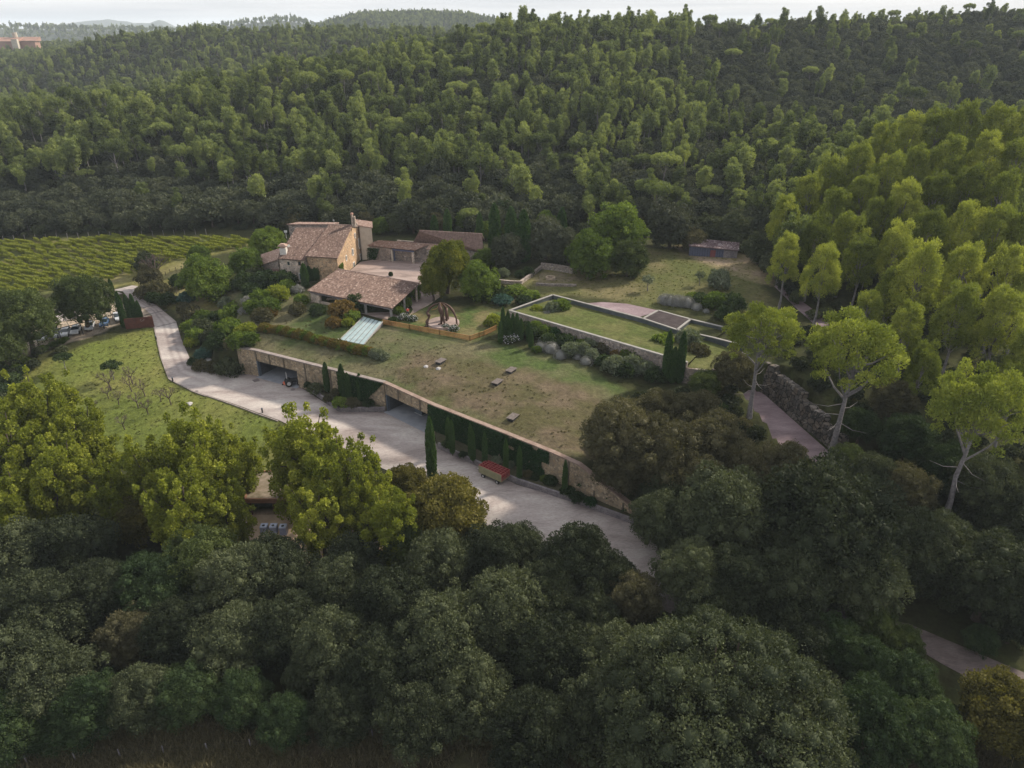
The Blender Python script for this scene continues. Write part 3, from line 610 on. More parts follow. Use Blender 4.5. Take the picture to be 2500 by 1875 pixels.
# portal wall and boulder wall of the sunken drive
pw = empty('portal_wall', (39,116,2.7), label='dark wall with broad pale coping above the dark doorway at the head of the sunken drive', cat='wall')
MB().wall((35.2,111.8),(43.2,119.8), .7, 2, 8.9).build('stonework', M['rock'], pw); MB().wall((35.1,111.7),(43.3,119.9), 1.3, 8.9, 9.1).build('coping', M['coping'], pw)
MB().wall((41.6,117.2),(43.4,119.0), .9, 2.7, 6.4).build('doorway', M['dark'], pw)
bw = empty('boulder_wall', (47,105,2.7), label='high wall of stacked dark boulders along the right side of the sunken drive', cat='retaining wall')
RW = [(43.5,119.6),(46.4,114.0),(49.0,103.0),(51.6,92.5)]
bb = MB(); rr = random.Random(3)
for i in range(3):
    a, b = np.array(RW[i]), np.array(RW[i+1]); ln = np.linalg.norm(b-a); t = (b-a)/ln; nrm = np.array([-t[1], t[0]])
    zt = [7.9,7.3,6.0,3.9]
    for lv in range(6):
        s = rr.uniform(0, .5)
        while s < ln:
            wd = rr.uniform(.9, 1.7); hh = 1.0; top = zt[i]+(zt[i+1]-zt[i])*s/ln; z = 2.6+lv*.95
            if z < top:
                c = a+t*(s+wd/2)+nrm*(.35+lv*.22+rr.uniform(-.12, .12)); bb.box((c[0], c[1], z+.5), (wd*.98, 1.5, hh), math.atan2(t[1], t[0])+rr.uniform(-.1, .1), tint=rr.random(), taper=.86)
            s += wd
bb.build('boulders', M['rock'], bw, bevel=.14)
bk = MB(); 
for i in range(3): bk.wall(np.array(RW[i])+np.array([1.9,.6]), np.array(RW[i+1])+np.array([1.9,.6]), 1.2, 0, 7.2-i*1.2, 0, 6.2-i*1.4)
bk.build('backing', M['soil'], bw)
strip('drive_edge_beam', [(45.0,92.5),(49.4,88.6),(50.4,89.6)], .4, .35, M['dark'], world=True, zf=lambda x, y: x*0+2.7, label='dark beam across the lower end of the sunken drive', cat='beam')
# ---------------------------------------------------------------- buildings
def A3(px, py, z): return np.array(at(px, py, z))
def onwall(a, b, px, py):
    """point of the vertical plane through a,b seen at a photo pixel"""
    d = ray(px, py); t = np.array([b[0]-a[0], b[1]-a[1]]); n = np.array([-t[1], t[0]])
    k = (n[0]*a[0]+n[1]*a[1])/(n[0]*d[0]+n[1]*d[1]); return np.array([d[0]*k, d[1]*k, CZ+d[2]*k])
def tiles(name, q, mat, parent, pitch=.30, course=.42, over=.0, th=.14, ridge=True):
    """barrel tile roof on the quad q: eave a->b, ridge d->c (a under d, b under c)"""
    a, b, c, d = [np.array(p, float) for p in q]
    nu = max(4, int(round(max(np.linalg.norm(b-a), np.linalg.norm(c-d))/pitch))); nv = max(3, int(round(max(np.linalg.norm(d-a), np.linalg.norm(c-b))/course)))
    up = np.cross(b-a, d-a); up /= np.linalg.norm(up); up = up if up[2] > 0 else -up
    prof = [(0, .0), (.12, .55), (.33, 1), (.55, .55), (.68, 0)]; V = []; F = []; T = []
    def pt(u, v, h): 
        p = (a*(1-u)+b*u)*(1-v)+(d*(1-u)+c*u)*v; return p+up*h
    for i in range(nu):
        off = rng.uniform(-.15, .15)
        for j in range(nv):
            v0 = (j+off*(j > 0))/nv; v1 = min(1, (j+1.08+off)/nv); tn = rng.uniform(0, 1)**1.2; o = len(V)
            if rng.random() < .04: tn = 1.3
            for v, hh in ((v0, .07), (v1, .02)):
                for x, h in prof: V.append(pt(min((i+x*1.45)/nu, 1), v, hh+h*th))
            for k in range(4): F.append((o+k, o+k+1, o+k+6, o+k+5)); T.append(tn)
    mb = MB(); mb.v = [tuple(p) for p in V]; mb.f = [list(f) for f in F]; mb.t = T; mb.m = [0]*len(F)
    lo = [p+up*.03 for p in (a, b, c, d)]; lo2 = [p-up*.10 for p in (a, b, c, d)]
    mb.add(lo+lo2, [(0, 1, 2, 3), (7, 6, 5, 4), (0, 4, 5, 1), (1, 5, 6, 2), (2, 6, 7, 3), (3, 7, 4, 0)], .25)
    if ridge: mb.tube([d+up*.1, (c+d)/2+up*.1, c+up*.1], .14, 6, .8)
    return mb.build(name, mat, parent)
def window(parent, a, b, px, py, w, h, frame=.12, door=False, fm='white', gm='glass', name=None, side=-1):
    p = onwall(a, b, px, py); t = np.array([b[0]-a[0], b[1]-a[1]]); t = t/np.linalg.norm(t); n = np.array([t[1], -t[0]])*(-side)*-1
    if n[1] > 0 and side == -1: n = -n
    rz = math.atan2(t[1], t[0]); c = p[:2]+n*.05
    mb = MB(); fr = frame
    for dx, dz, sx, sz in ((-(w+fr)/2, 0, fr, h+2*fr), ((w+fr)/2, 0, fr, h+2*fr), (0, (h+fr)/2, w, fr), (0, -(h+fr)/2, w+.1, fr)):
        q = c+t*dx; mb.box((q[0], q[1], p[2]+dz), (sx, .16, sz), rz)
    o = mb.build(name or ('door' if door else 'window'), M[fm], parent)
    q = p[:2]+n*.02; g = MB().box((q[0], q[1], p[2]), (w, .07, h), rz).build('pane' if not door else 'door_leaf', M[gm], o, loc=None)
    g.parent = o; g.location = (0, 0, 0)
    for v in g.data.vertices: v.co = (v.co[0]-parent.location[0], v.co[1]-parent.location[1], v.co[2]-parent.location[2])
    return o
HZ = 4.5
hl = [A3(677,632,13.6), A3(744,636,13.6), A3(795,558,18.3), A3(722,557,18.3)]
hr = [A3(745,626,14.4), A3(824,631,14.4), A3(860,551,19.0), A3(803,549,19.0)]
house = empty('farmhouse', (-48, 170, 8), label='old two storey stone farmhouse with sloping tile roofs, tall chimney and warm gable', cat='farmhouse')
def insetp(q, d):
    c = sum(np.array(p) for p in q)/len(q); return [np.array(p)+(c-np.array(p))/np.linalg.norm((c-np.array(p))[:2])*d for p in q]
wl = insetp(hl, .45); gd = (hr[2]-hr[1])[:2]; gd = gd/np.linalg.norm(gd)
bR = np.array([*(hr[2][:2]+gd*6), 17.2]); bL = np.array([*(hr[3][:2]+gd*6), 17.2])
wr = insetp(hr, .45); wr[1] = hr[1]+(hr[0]-hr[1])/np.linalg.norm(hr[0]-hr[1])*.3+np.array([*gd*.4, 0]); wr[2] = hr[2]+(hr[3]-hr[2])/np.linalg.norm(hr[3]-hr[2])*.3
MB().prism([tuple(p[:2]) for p in wl], HZ, [p[2]-.22 for p in wl]).build('wall', M['stone_pale'], house)
bR2 = bR+(hr[3]-hr[2])/6*.3
pol = [wr[0], wr[1], wr[2], bR2, bL, wr[3]]
MB().prism([tuple(p[:2]) for p in pol], HZ, [p[2]-.22 for p in pol]).build('wall', M['stone_house'], house)
MB().wall(hr[0]+[.1,0,0], hr[3]+[.1,0,0], .22, hr[0][2]-1.3, hr[0][2]-.12, hr[3][2]-1.3, hr[3][2]-.12).build('seam_wall', M['dk_stain'], house)
tiles('roof', hl, M['tile'], house); tiles('roof', hr, M['tile'], house)
tiles('roof', [bR+np.array([.2,.2,0]), bL, hr[3], hr[2]], M['tile'], house)
# grey back block standing above the left roof
k0 = A3(704,548,18.9); k1 = A3(806,549,18.9); bt = np.array([.6, 6.5, 0])
MB().prism([tuple(k0[:2]), tuple(k1[:2]), tuple((k1+bt)[:2]), tuple((k0+bt)[:2])], HZ, [18.8,18.8,17.6,17.6]).build('back_wall', M['stone_grey'], house)
tiles('roof', [k1+bt*1.05-np.array([0,0,1.2]), k0+bt*1.05-np.array([.3,0,1.2]), k0-np.array([.3,.3,0]), k1], M['tile'], house)
# plastered block
q0 = A3(877,550,18.0); q1 = A3(907,556,17.3); q2 = q1+np.array([-1.2,6,0]); q3 = q0+np.array([-2.5,6,0])
MB().prism([tuple(p[:2]) for p in (q0, q1, q2, q3)], HZ, [17.9,17.2,17.2,17.9]).build('plaster_wall', M['plaster'], house)
tiles('roof', [q1+np.array([.3,-.2,0]), q2+np.array([.3,0,0]), q3, q0+np.array([-.2,-.3,0])], M['tile_warm'], house)
# openings
ga, gb = wr[1], wr[2]
window(house, ga, gb, 866, 575, .5, 1.1, gm='stone_grey')
window(house, ga, gb, 876.5, 594, .7, 2.2, .28)
window(house, ga, gb, 860.5, 615, .75, 1.3, .22)
window(house, ga, gb, 845, 630, .5, 1.0, .2)
window(house, ga, gb, 864, 651, 1.0, 2.0, .22, name='french_window')
window(house, ga, gb, 881, 632, .9, 2.3, .28, True, gm='wood')
fl0, fl1 = wl[0], wl[1]
window(house, fl0, fl1, 705, 643, .6, .8, .16, fm='plaster'); window(house, fl0, fl1, 731.5, 643, .55, .8, .1, fm='wood')
window(house, fl0, fl1, 721, 675, .5, .7, .1, fm='plaster'); window(house, fl0, fl1, 736, 675, .9, 1.4, .2, True, gm='bluewood')
# drainpipe
p = onwall(fl0, fl1, 744, 640); MB().tube([(p[0], p[1]-.12, 13.3), (p[0], p[1]-.12, 7)], .07, 6).build('drainpipe', M['dark'], house)
# chimneys
c = A3(693.5,620,14.3); mb = MB().box((c[0], c[1], c[2]+.2), (1.5, 1.3, 2.6)); mb.build('chimney', M['white'], house)
mb = MB()
for k, (w_, h_) in enumerate(((1.0,.5),(2.0,.18),(1.6,.18),(1.0,.2))): mb.box((c[0], c[1], c[2]+[1.7,2.05,2.22,2.4][k]), (w_, w_*.85, h_), tint=.6)
mb.build('chimney_cap', M['tile_warm'], house)
c = A3(864,550,19.0); mb = MB()
mb.box((c[0]-.25, c[1], c[2]+1.1), (.42, .8, 3.2)); mb.box((c[0]+.3, c[1]+.1, c[2]+.9), (.35, .7, 2.6)); mb.build('chimney', M['stone_pale'], house)
MB().box((c[0]-.25, c[1], c[2]+2.85), (.6, .95, .35), taper=.8).build('chimney_cap', M['brick'], house)
MB().tube([(c[0]-4.9, c[1]+.2, 19), (c[0]-4.9, c[1]+.2, 20.1)], .04, 5).box((c[0]-4.9, c[1]+.1, 20.2), (.35, .1, .3)).build('antenna', M['steel'], house)
c = A3(699.5,582,16.4); MB().tube([c, c+np.array([0,0,1.6])], .05, 5).box((c[0], c[1], c[2]+1.7), (.7, .1, .5)).build('antenna', M['steel'], house)
c = A3(705,602,15.4); MB().tube([c, c+np.array([.1,-.35,.3])], .35, 10).build('satellite_dish', M['white'], house)
# low wing at the left of the house
lb = A3(677,634,12.0); lc = A3(686,606,12.6); la = A3(627,650.5,9.4); ld = la+(lc-lb)
MB().prism([tuple(p[:2]) for p in (la+[.4,.4,0], lb+[0,.3,0], lc, ld)], 3.5, [9.2,11.8,12.4,9.8]).build('low_wing_wall', M['stone_grey'], house)
tiles('roof', [ld, la, lb, lc], M['tile_warm'], house)
s0 = A3(659,672,8.4); s1 = A3(683,672,8.4); s2 = A3(684,658,9.6); s3 = A3(664,657,9.6)
tiles('roof', [s0, s1, s2, s3], M['tile'], house); MB().prism([tuple(s0[:2]), tuple(s1[:2]), tuple(s2[:2]), tuple(s3[:2])], 4, [8.3,8.3,9.4,9.4]).build('lean_to_wall', M['plaster'], house)
# ivy on the gable
# porch building across the courtyard
porch = empty('courtyard_porch', (-30,177,9), label='low stone range with pale pink tile roof and open porch on a round pillar', cat='outbuilding')
a = A3(888,599,12.7); b = A3(1012,611.5,12.6); Bk = A3(1052,595,14.0); Ak = A3(925,587,14.0)
tiles('roof', [a, b, Bk, Ak], M['tile_warm'], porch, ridge=False)
c2 = A3(1040,608.5,12.9); d2 = A3(1110,613,12.9); e2 = A3(1110,599,14)
tiles('roof', [c2, d2, e2, Bk], M['tile_warm'], porch, ridge=False)
fw = b-a; fw = fw/np.linalg.norm(fw); fn = np.array([-fw[1], fw[0], 0]); 
a1 = a+fn*.4; m1 = onwall(a1, b+fn*.4, 955, 620)
MB().wall(a1, m1, .5, 6, 12.45, 6, 12.45).build('stone_wall', M['stone_grey'], porch)
m2 = onwall(a1, b+fn*.4, 956, 620); MB().wall(m2+fw*.01, m2+fw*.35, .6, 6, 12.2).build('door_jamb', M['plaster'], porch)
MB().wall(m2+fw*.4, b-fw*.4+fn*.4, .35, 12.0, 12.4).build('lintel_beam', M['bluewood'], porch)
MB().tube([(b[0]-fw[0]*.7+fn[0]*.4, b[1]-fw[1]*.7+fn[1]*.4, z) for z in (7, 10.2, 12.0)], .38, 12).build('pillar', M['stone_pale'], porch)
MB().wall(m2+fn*4.6-fw*.5, b+fn*5.2+fw*3, .4, 7, 13.4).build('inner_wall', M['stone_grey'], porch)
MB().wall(m2+fn*.2+fw*.1, m2+fn*3.2+fw*1.2, .3, 7, 12.3).build('inner_door', M['bluewood'], porch)
MB().wall(c2+fn*.3, d2+fn*.3, .4, 7, 12.8).build('stone_wall', M['stone_grey'], porch); MB().wall(a+fn*.6, Ak, .4, 7, 12.4, 7, 13.7).build('end_wall', M['stone_grey'], porch)
MB().wall(Ak, e2, .4, 7, 13.8).build('rear_wall', M['stone_grey'], porch); MB().wall(c2+fn*.2, Bk+fn*-.6, .35, 7, 12.7, 7, 13.5).build('side_wall', M['stone_grey'], porch)
barn = empty('rear_barn', (-17,178,9), label='long low barn with dark brown tile roof behind the porch and the young cypresses', cat='barn')
r0 = A3(1009,591,13.4); r1 = A3(1180,615,13.2); r2 = A3(1177,572,17); r3 = A3(1024,563.5,17)
tiles('roof', [r0, r1, r2, r3], M['tile'], barn); bk = np.array([.5,7,-3.6])
tiles('roof', [r2+bk, r3+bk, r3, r2], M['tile'], barn)
w4 = insetp([r0, r1, r2+bk, r3+bk], .5); MB().prism([tuple(p[:2]) for p in w4], 7, [13.1,12.9,13.1,13.1]).build('wall', M['stone_grey'], barn)
for s in (0, 1):
    e = [(r0, r3, r3+bk), (r1, r2, r2+bk)][s]; k = .5 if s == 0 else -.5; f = [np.array(q)+np.array([k, 0, 0]) for q in e]
    MB().add([(*f[0][:2], 12.8), (*f[1][:2], 16.7), (*f[2][:2], 12.8), (f[0][0]+k*.4, f[0][1], 12.8), (f[1][0]+k*.4, f[1][1], 16.7), (f[2][0]+k*.4, f[2][1], 12.8)], [(0,1,2),(5,4,3),(0,3,4,1),(1,4,5,2),(2,5,3,0)]).build('gable', M['stone_grey'], barn)
# open tiled pavilion
pav = empty('tiled_pavilion', (-32,148,8.4), label='large open pavilion with weathered pink brown tile roof on posts in front of the farmhouse', cat='pavilion')
PF = [A3(749.6,709.7,11.0), A3(956.5,753.5,11.0), A3(1024.5,692.5,12.7), A3(825.5,657.5,12.7)]
tiles('roof', PF, M['tile'], pav, pitch=.36, course=.48)

def lp(q, u, v): return (q[0]*(1-u)+q[1]*u)*(1-v)+(q[3]*(1-u)+q[2]*u)*v
for u in np.linspace(.02, .98, 14): MB().tube([lp(PF, u, .02)-[0,0,.22], lp(PF, u, .98)-[0,0,.22]], .09, 4).build('rafter', M['timber'], pav)
for v in (.04, .5, .96): MB().wall(lp(PF, .01, v), lp(PF, .99, v), .25, lp(PF, 0, v)[2]-.6, lp(PF, 0, v)[2]-.33).build('beam', M['timber'], pav)
for u, v in ((.03,.05),(.36,.05),(.68,.05),(.97,.05),(.97,.95),(.03,.95),(.35,.95),(.66,.95),(.97,.5)):
    p = lp(PF, u, v); MB().box((p[0], p[1], (p[2]-.6+6)/2), (.42, .42, p[2]-.6-6), .55).build('post', M['stone_pale'] if v > .5 or u < .1 else M['rim'], pav)
zf = 8.35
MB().prism([tuple(lp(PF, u, v)[:2]) for u, v in ((.01,.02),(1.0,.02),(1.02,1.02),(.01,1.0))], 6.5, zf).build('floor', M['pave_rose'], pav)
p, q = lp(PF, .99, .0), lp(PF, 1.0, 1.0); MB().wall(p+[.4,0,0], q+[.4,0,0], .3, 6.5, zf+.05).build('plinth', M['purple'] if 'purple' in M else M['corten'], pav)
p, q = lp(PF, .02, .06), lp(PF, .14, .05); MB().wall(p, q, .45, 6, 10.2).build('stone_wall', M['stone_pale'], pav)
p, q = lp(PF, .02, .06), lp(PF, .02, .94); MB().wall(p, q, .45, 6, 9.4, 6, 9.6).build('stone_wall', M['stone_pale'], pav)
p, q = lp(PF, .15, .04), lp(PF, .45, .04); MB().wall(p, q, .35, 6, 9.0).build('low_wall', M['stone_pale'], pav)
tb = empty('plank_table', tuple(lp(PF, .22, .25)[:2])+(zf,), rz=-.4, label='pale long plank table under the left end of the pavilion', cat='table'); q = np.array(tb.location)
MB().box(tuple(q+[0,0,.75]), (3.2, .9, .07)).build('tabletop', M['paleflag'], tb)
for sx in (-1.3, 1.3): MB().box(tuple(q+[sx,0,.36]), (.12, .7, .72)).build('leg', M['wood'], tb)
for ch in tb.children: ch.rotation_euler = (0, 0, 0)
# flagstone apron beside the pavilion
ribbon('flagstones', [(1000,770),(1015,745),(1026,722),(1022,700)], [(1048,745),(1075,725),(1075,705),(1050,690)], M['paleflag'], off=.07, across=8, per=.8)
# shed
shed = empty('garden_shed', (51,179,10.2), label='long low shed of blue grey boards under a pinkish roof above the lawn', cat='shed')
sa = A3(1681,625,10.3); sb = A3(1798,634,10.3); st = (sb-sa)/np.linalg.norm(sb-sa); sn = np.array([-st[1], st[0], 0])
mid = sa+(sb-sa)*.72
MB().prism([tuple(p[:2]) for p in (sa, mid, mid+sn*3.6, sa+sn*3.6)], 9, [12.9,12.9,13.4,13.4]).build('board_wall', M['bluewood'], shed)
MB().prism([tuple(p[:2]) for p in (mid-sn*.3, sb-sn*.3, sb+sn*3.6, mid+sn*3.6)], 9, [12.5,12.5,13.0,13.0]).build('board_wall', M['timber'], shed)
mb = MB()
for k in range(14): p = sa+(mid-sa)*(k+.5)/14-sn*.04; mb.box((p[0], p[1], 11.4), (.07, .08, 2.7), math.atan2(st[1], st[0]))
mb.build('battens', M['dark'], shed)
p = sa+(sb-sa)*.5-sn*.05; MB().box((p[0], p[1], 11.2), (1.3, .1, 2.2), math.atan2(st[1], st[0])).build('red_door', M['reddoor'] if 'reddoor' in M else M['corten'], shed)
z = np.array([0,0,1.]); e0 = sa-sn*.5-st*.3+z*2.75; e1 = sb-sn*.6+st*.3+z*2.5
tiles('roof', [e0, e1, e1+sn*4.8+z*.75, e0+sn*4.8+z*.75], M['tile_pink'] if 'tile_pink' in M else M['tile_warm'], shed, ridge=False)
# far brick building at the left edge
fb = empty('brick_compound', tuple(col(30,1090,34)), label='distant red brick buildings with a pale tower at the left edge below the skyline', cat='farm buildings')
c = np.array(col(25,1080,33)); mb = MB(); mb.box((c[0]-4, c[1], 41), (44, 14, 16)).box((c[0]+26, c[1]+6, 40), (24, 12, 18)); mb.build('brick_wall', M['brick'], fb)
mb = MB(); mb.prism([(c[0]-27,c[1]-8),(c[0]+19,c[1]-8),(c[0]+19,c[1]+8),(c[0]-27,c[1]+8)], 49, [49.3,49.3,54,54]); mb.prism([(c[0]+13,c[1]-1),(c[0]+40,c[1]-1),(c[0]+40,c[1]+13),(c[0]+13,c[1]+13)], 49.4, [49.8,49.8,54.5,54.5]); mb.build('roof', M['brick'], fb)
MB().box((c[0]+17, c[1]-9, 46), (8, 4, 12)).tube([(c[0]+8, c[1]+9, 40), (c[0]+8, c[1]+9, 60)], 3.2, 10).build('tower', M['plaster'], fb)
# buildings glimpsed through the pines at the right
vb = empty('white_roofed_hut', tuple(gp(1960,585)), label='low hut with a pale roof glimpsed through the pines to the right of the shed', cat='hut'); q = np.array(vb.location)
MB().box(tuple(q+[0,2,1.2]), (9, 4, 3.4)).build('wall', M['plaster'], vb); MB().box(tuple(q+[0,1.8,3.1]), (10, 5, .3)).build('roof', M['white'], vb)
# lower carport with planted roof
cp = empty('planted_carport', (-32,90,-4), label='open carport with brown planted roof edged in rusty steel seen between the yellow green poplars', cat='carport')
P4 = [A3(603,1151,-.5), A3(890,1151,-.5), A3(905,1219,-.5), A3(600,1219,-.5)]
MB().prism([tuple(p[:2]) for p in P4], -.9, -.55).build('roof_planting', M['plantroof'] if 'plantroof' in M else M['soil'], cp)
mb = MB()
for i in range(4): mb.wall(P4[i], P4[(i+1) % 4], .3, -1.1, -.38)
mb.build('rust_edge', M['picket_dim'] if 'picket_dim' in M else M['corten'], cp)
for f in (.02,.2,.42,.62,.8,.98): p = P4[3]*(1-f)+P4[2]*f; MB().box((p[0], p[1]+.5, -2.6), (.2,.2,3.4)).build('post', M['corten'], cp)
MB().wall(P4[0], P4[1], .3, -5, -1.1).build('rear_wall', M['darkroom'], cp)
ribbon('lower_yard', [(560,1260),(560,1330),(580,1420)], [(960,1250),(960,1330),(900,1420)], M['pave_warm'] if 'pave_warm' in M else M['pave_rose'], off=.08, zf=FLz)
# ---------------------------------------------------------------- vegetation: materials and prototypes
LM = {
 'oak': leafmat('holm_oak_leaves', (.016,.022,.012), (.048,.059,.032), (.105,.120,.062), .16, .30),
 'mut': leafmat('muted_green_leaves', (.026,.038,.014), (.062,.084,.028), (.13,.155,.05), .22, .15),
 'greyoak': leafmat('grey_oak_leaves', (.030,.036,.024), (.068,.076,.052), (.14,.15,.10), .16, .12),
 'oaklight': leafmat('pale_oak_leaves', (.02,.028,.016), (.058,.071,.038), (.145,.16,.08), .18, .1),
 'oakhill': leafmat('hill_oak_leaves', (.032,.040,.029), (.066,.076,.050), (.12,.13,.082), .16, .25),
 'olive': leafmat('olive_brown_leaves', (.045,.043,.024), (.088,.083,.046), (.15,.135,.075), .2, .2),
 'green': leafmat('fresh_green_leaves', (.035,.06,.014), (.095,.14,.028), (.20,.26,.05), .3, .15),
 'dgreen': leafmat('dark_green_leaves', (.016,.030,.014), (.036,.058,.024), (.080,.11,.042), .22, .15),
 'yellow': leafmat('yellow_green_leaves', (.06,.08,.014), (.185,.21,.032), (.44,.44,.08), .40, .14),
 'gold': leafmat('golden_brown_leaves', (.045,.045,.014), (.115,.105,.030), (.21,.18,.048), .26, .12),
 'goldgreen': leafmat('gold_green_leaves', (.04,.055,.012), (.13,.145,.025), (.30,.27,.05), .28, .1),
 'pine': leafmat('hill_pine_needles', (.050,.067,.030), (.150,.186,.070), (.28,.315,.112), .26, .34),
 'pineY': leafmat('bright_pine_needles', (.045,.06,.015), (.170,.205,.042), (.38,.40,.085), .26, .28),
 'cyp': leafmat('cypress_leaves', (.022,.050,.018), (.055,.108,.034), (.11,.17,.052), .14, .12),
 'grey': leafmat('silver_grey_leaves', (.14,.14,.14), (.22,.22,.215), (.34,.34,.33), .12, .1),
 'olivetree': leafmat('olive_tree_leaves', (.07,.085,.06), (.14,.165,.11), (.23,.25,.18), .2, .1),
 'lime': leafmat('lime_shrub_leaves', (.08,.10,.015), (.18,.21,.03), (.32,.34,.05), .3, .1),
 'rust': leafmat('rusty_shrub_leaves', (.07,.05,.02), (.15,.10,.035), (.24,.16,.05), .25, .1),
 'blue': leafmat('blue_juniper_leaves', (.03,.065,.055), (.06,.12,.10), (.11,.18,.15), .15, .1),
 'ivy': leafmat('ivy_leaves', (.010,.030,.010), (.022,.055,.018), (.045,.09,.03), .12, .1),
 'vine': leafmat('vine_leaves', (.09,.11,.02), (.20,.225,.04), (.32,.32,.065), .32, .12),
 'hedge': leafmat('hedge_leaves', (.06,.055,.015), (.13,.11,.03), (.21,.16,.045), .25, .1),
 'flower': surf('white_blossom', [(.3, (.7,.68,.7)), (.7, (.8,.78,.8))], 2, .8),
 'dryturf': leafmat('dry_turf', (.075,.07,.035), (.12,.108,.06), (.19,.17,.10), .15, .15), 'greenturf': leafmat('green_turf', (.085,.10,.03), (.135,.145,.045), (.20,.195,.075), .15, .12),
 'dry': leafmat('dry_grass', (.08,.07,.04), (.15,.13,.075), (.24,.21,.13), .2, .1),
}
def nrm(a): return a/(np.linalg.norm(a, axis=-1, keepdims=True)+1e-9)
def rdir(n): return nrm(rng.normal(size=(n, 3)))
def leafgeo(P, D, Ln, Wd):
    n = len(P); s = nrm(np.cross(D, rdir(n))); k = rng.uniform(.7, 1.3, (n, 1)); up = nrm(np.cross(s, D))*.18*Wd
    V = np.stack([P-D*Ln*k*.5, P+s*Wd*k*.5+up, P+D*Ln*k*.5, P-s*Wd*k*.5+up], 1).reshape(-1, 3)
    F = np.arange(4*n).reshape(n, 4); return V, F
_ico = None
def ico():
    global _ico
    if _ico is None:
        t = (1+5**.5)/2; v = np.array([(-1,t,0),(1,t,0),(-1,-t,0),(1,-t,0),(0,-1,t),(0,1,t),(0,-1,-t),(0,1,-t),(t,0,-1),(t,0,1),(-t,0,-1),(-t,0,1)], float); v = nrm(v)
        f = np.array([(0,11,5),(0,5,1),(0,1,7),(0,7,10),(0,10,11),(1,5,9),(5,11,4),(11,10,2),(10,7,6),(7,1,8),(3,9,4),(3,4,2),(3,2,6),(3,6,8),(3,8,9),(4,9,5),(2,4,11),(6,2,10),(8,6,7),(9,8,1)])
        _ico = (v, f)
    return _ico
def crownarr(cl, n, Ln, Wd, up=.25, shell=.6, core=.55, out=.7, low=.35):
    """cl: (k,6) centre+radii.  leaf rhombi on the outer shells of the clumps plus a rough inner mass"""
    cl = np.asarray(cl, float); area = (cl[:, 3]*cl[:, 5]); w = area/area.sum(); i = rng.choice(len(cl), n, p=w)
    d = rdir(n); fl = (d[:, 2] < -.2) & (rng.random(n) > low); d[fl, 2] *= -1
    r = shell+(1-shell)*rng.random((n, 1))**.6*1.06; r = r*(1+(rng.random((n, 1)) < .14)*rng.random((n, 1))*.28)
    P = cl[i, :3]+d*cl[i, 3:]*r; D = nrm(d*out+rng.normal(size=(n, 3))*.55+np.array([0, 0, up]))
    V, F = leafgeo(P, D, Ln, Wd); ct = rng.uniform(-.17, .17, len(cl)); T = np.clip(.5+ct[i]+rng.normal(0, .09, n), 0, 1)
    if core:
        iv, jf = ico(); vs = []; fs = []; ts = []; o = 0
        for k in range(len(cl)):
            q = cl[k, :3]+iv*cl[k, 3:]*core*rng.uniform(.8, 1.1, (12, 1)); vs.append(q); ff = np.concatenate([jf, jf[:, 2:]], 1)  # degenerate quads
            fs.append(jf+o+12*k); ts.append(np.full(20, .42+ct[k]))
        cV = np.concatenate(vs); cF = np.concatenate(fs); cT = np.concatenate(ts)
        return V, F, T, cV, cF, cT
    return V, F, T, np.zeros((0, 3)), np.zeros((0, 3), int), np.zeros(0)
def mixmesh(name, parts, mats):
    """parts: list of (V, F(n,k), T, matindex)"""
    Vs = []; loops = []; st = []; tot = []; T = []; mi = []; o = 0; lo = 0
    for V, F, t, m_ in parts:
        if len(F) == 0: continue
        F = np.asarray(F); k = F.shape[1]; Vs.append(V); loops.append((F+o).ravel()); n = len(F)
        st.append(lo+np.arange(n)*k); tot.append(np.full(n, k)); T.append(t); mi.append(np.full(n, m_)); o += len(V); lo += n*k
    V = np.concatenate(Vs).astype(np.float32); lp_ = np.concatenate(loops).astype(np.int32)
    me = bpy.data.meshes.new(name); me.vertices.add(len(V)); me.vertices.foreach_set('co', V.ravel()); me.loops.add(len(lp_)); me.loops.foreach_set('vertex_index', lp_)
    n = sum(len(s) for s in st); me.polygons.add(n); me.polygons.foreach_set('loop_start', np.concatenate(st).astype(np.int32)); me.polygons.foreach_set('loop_total', np.concatenate(tot).astype(np.int32))
    for m_ in mats: me.materials.append(m_)
    me.polygons.foreach_set('material_index', np.concatenate(mi).astype(np.int32)); me.update(calc_edges=True)
    me.attributes.new('tint', 'FLOAT', 'FACE').data.foreach_set('value', np.concatenate(T).astype(np.float32)); return me
def mbparts(mb, mi=1):
    V = np.array(mb.v); q = [f for f in mb.f if len(f) == 4]; return [(V, np.array(q), np.full(len(q), .5), mi)]
def blobs(c, rad, k, sub, zmin=-.45, jit=.18, vert=1.0):
    g = np.arange(k)+.5; ph = np.arccos(1-(1-zmin)*g/k); th = pi*(1+5**.5)*g+rng.uniform(0, 6)
    d = np.stack([np.cos(th)*np.sin(ph), np.sin(th)*np.sin(ph), np.cos(ph)], -1); rad = np.array(rad)
    s = sub*rad.mean()*rng.uniform(.6, 1.4, (k, 1)); p = np.array(c)+d*(rad-s*.8)*rng.uniform(1-jit, 1+jit*.6, (k, 1))
    return np.concatenate([p, s*np.array([[1, 1, vert]])*np.ones((k, 3))], 1)
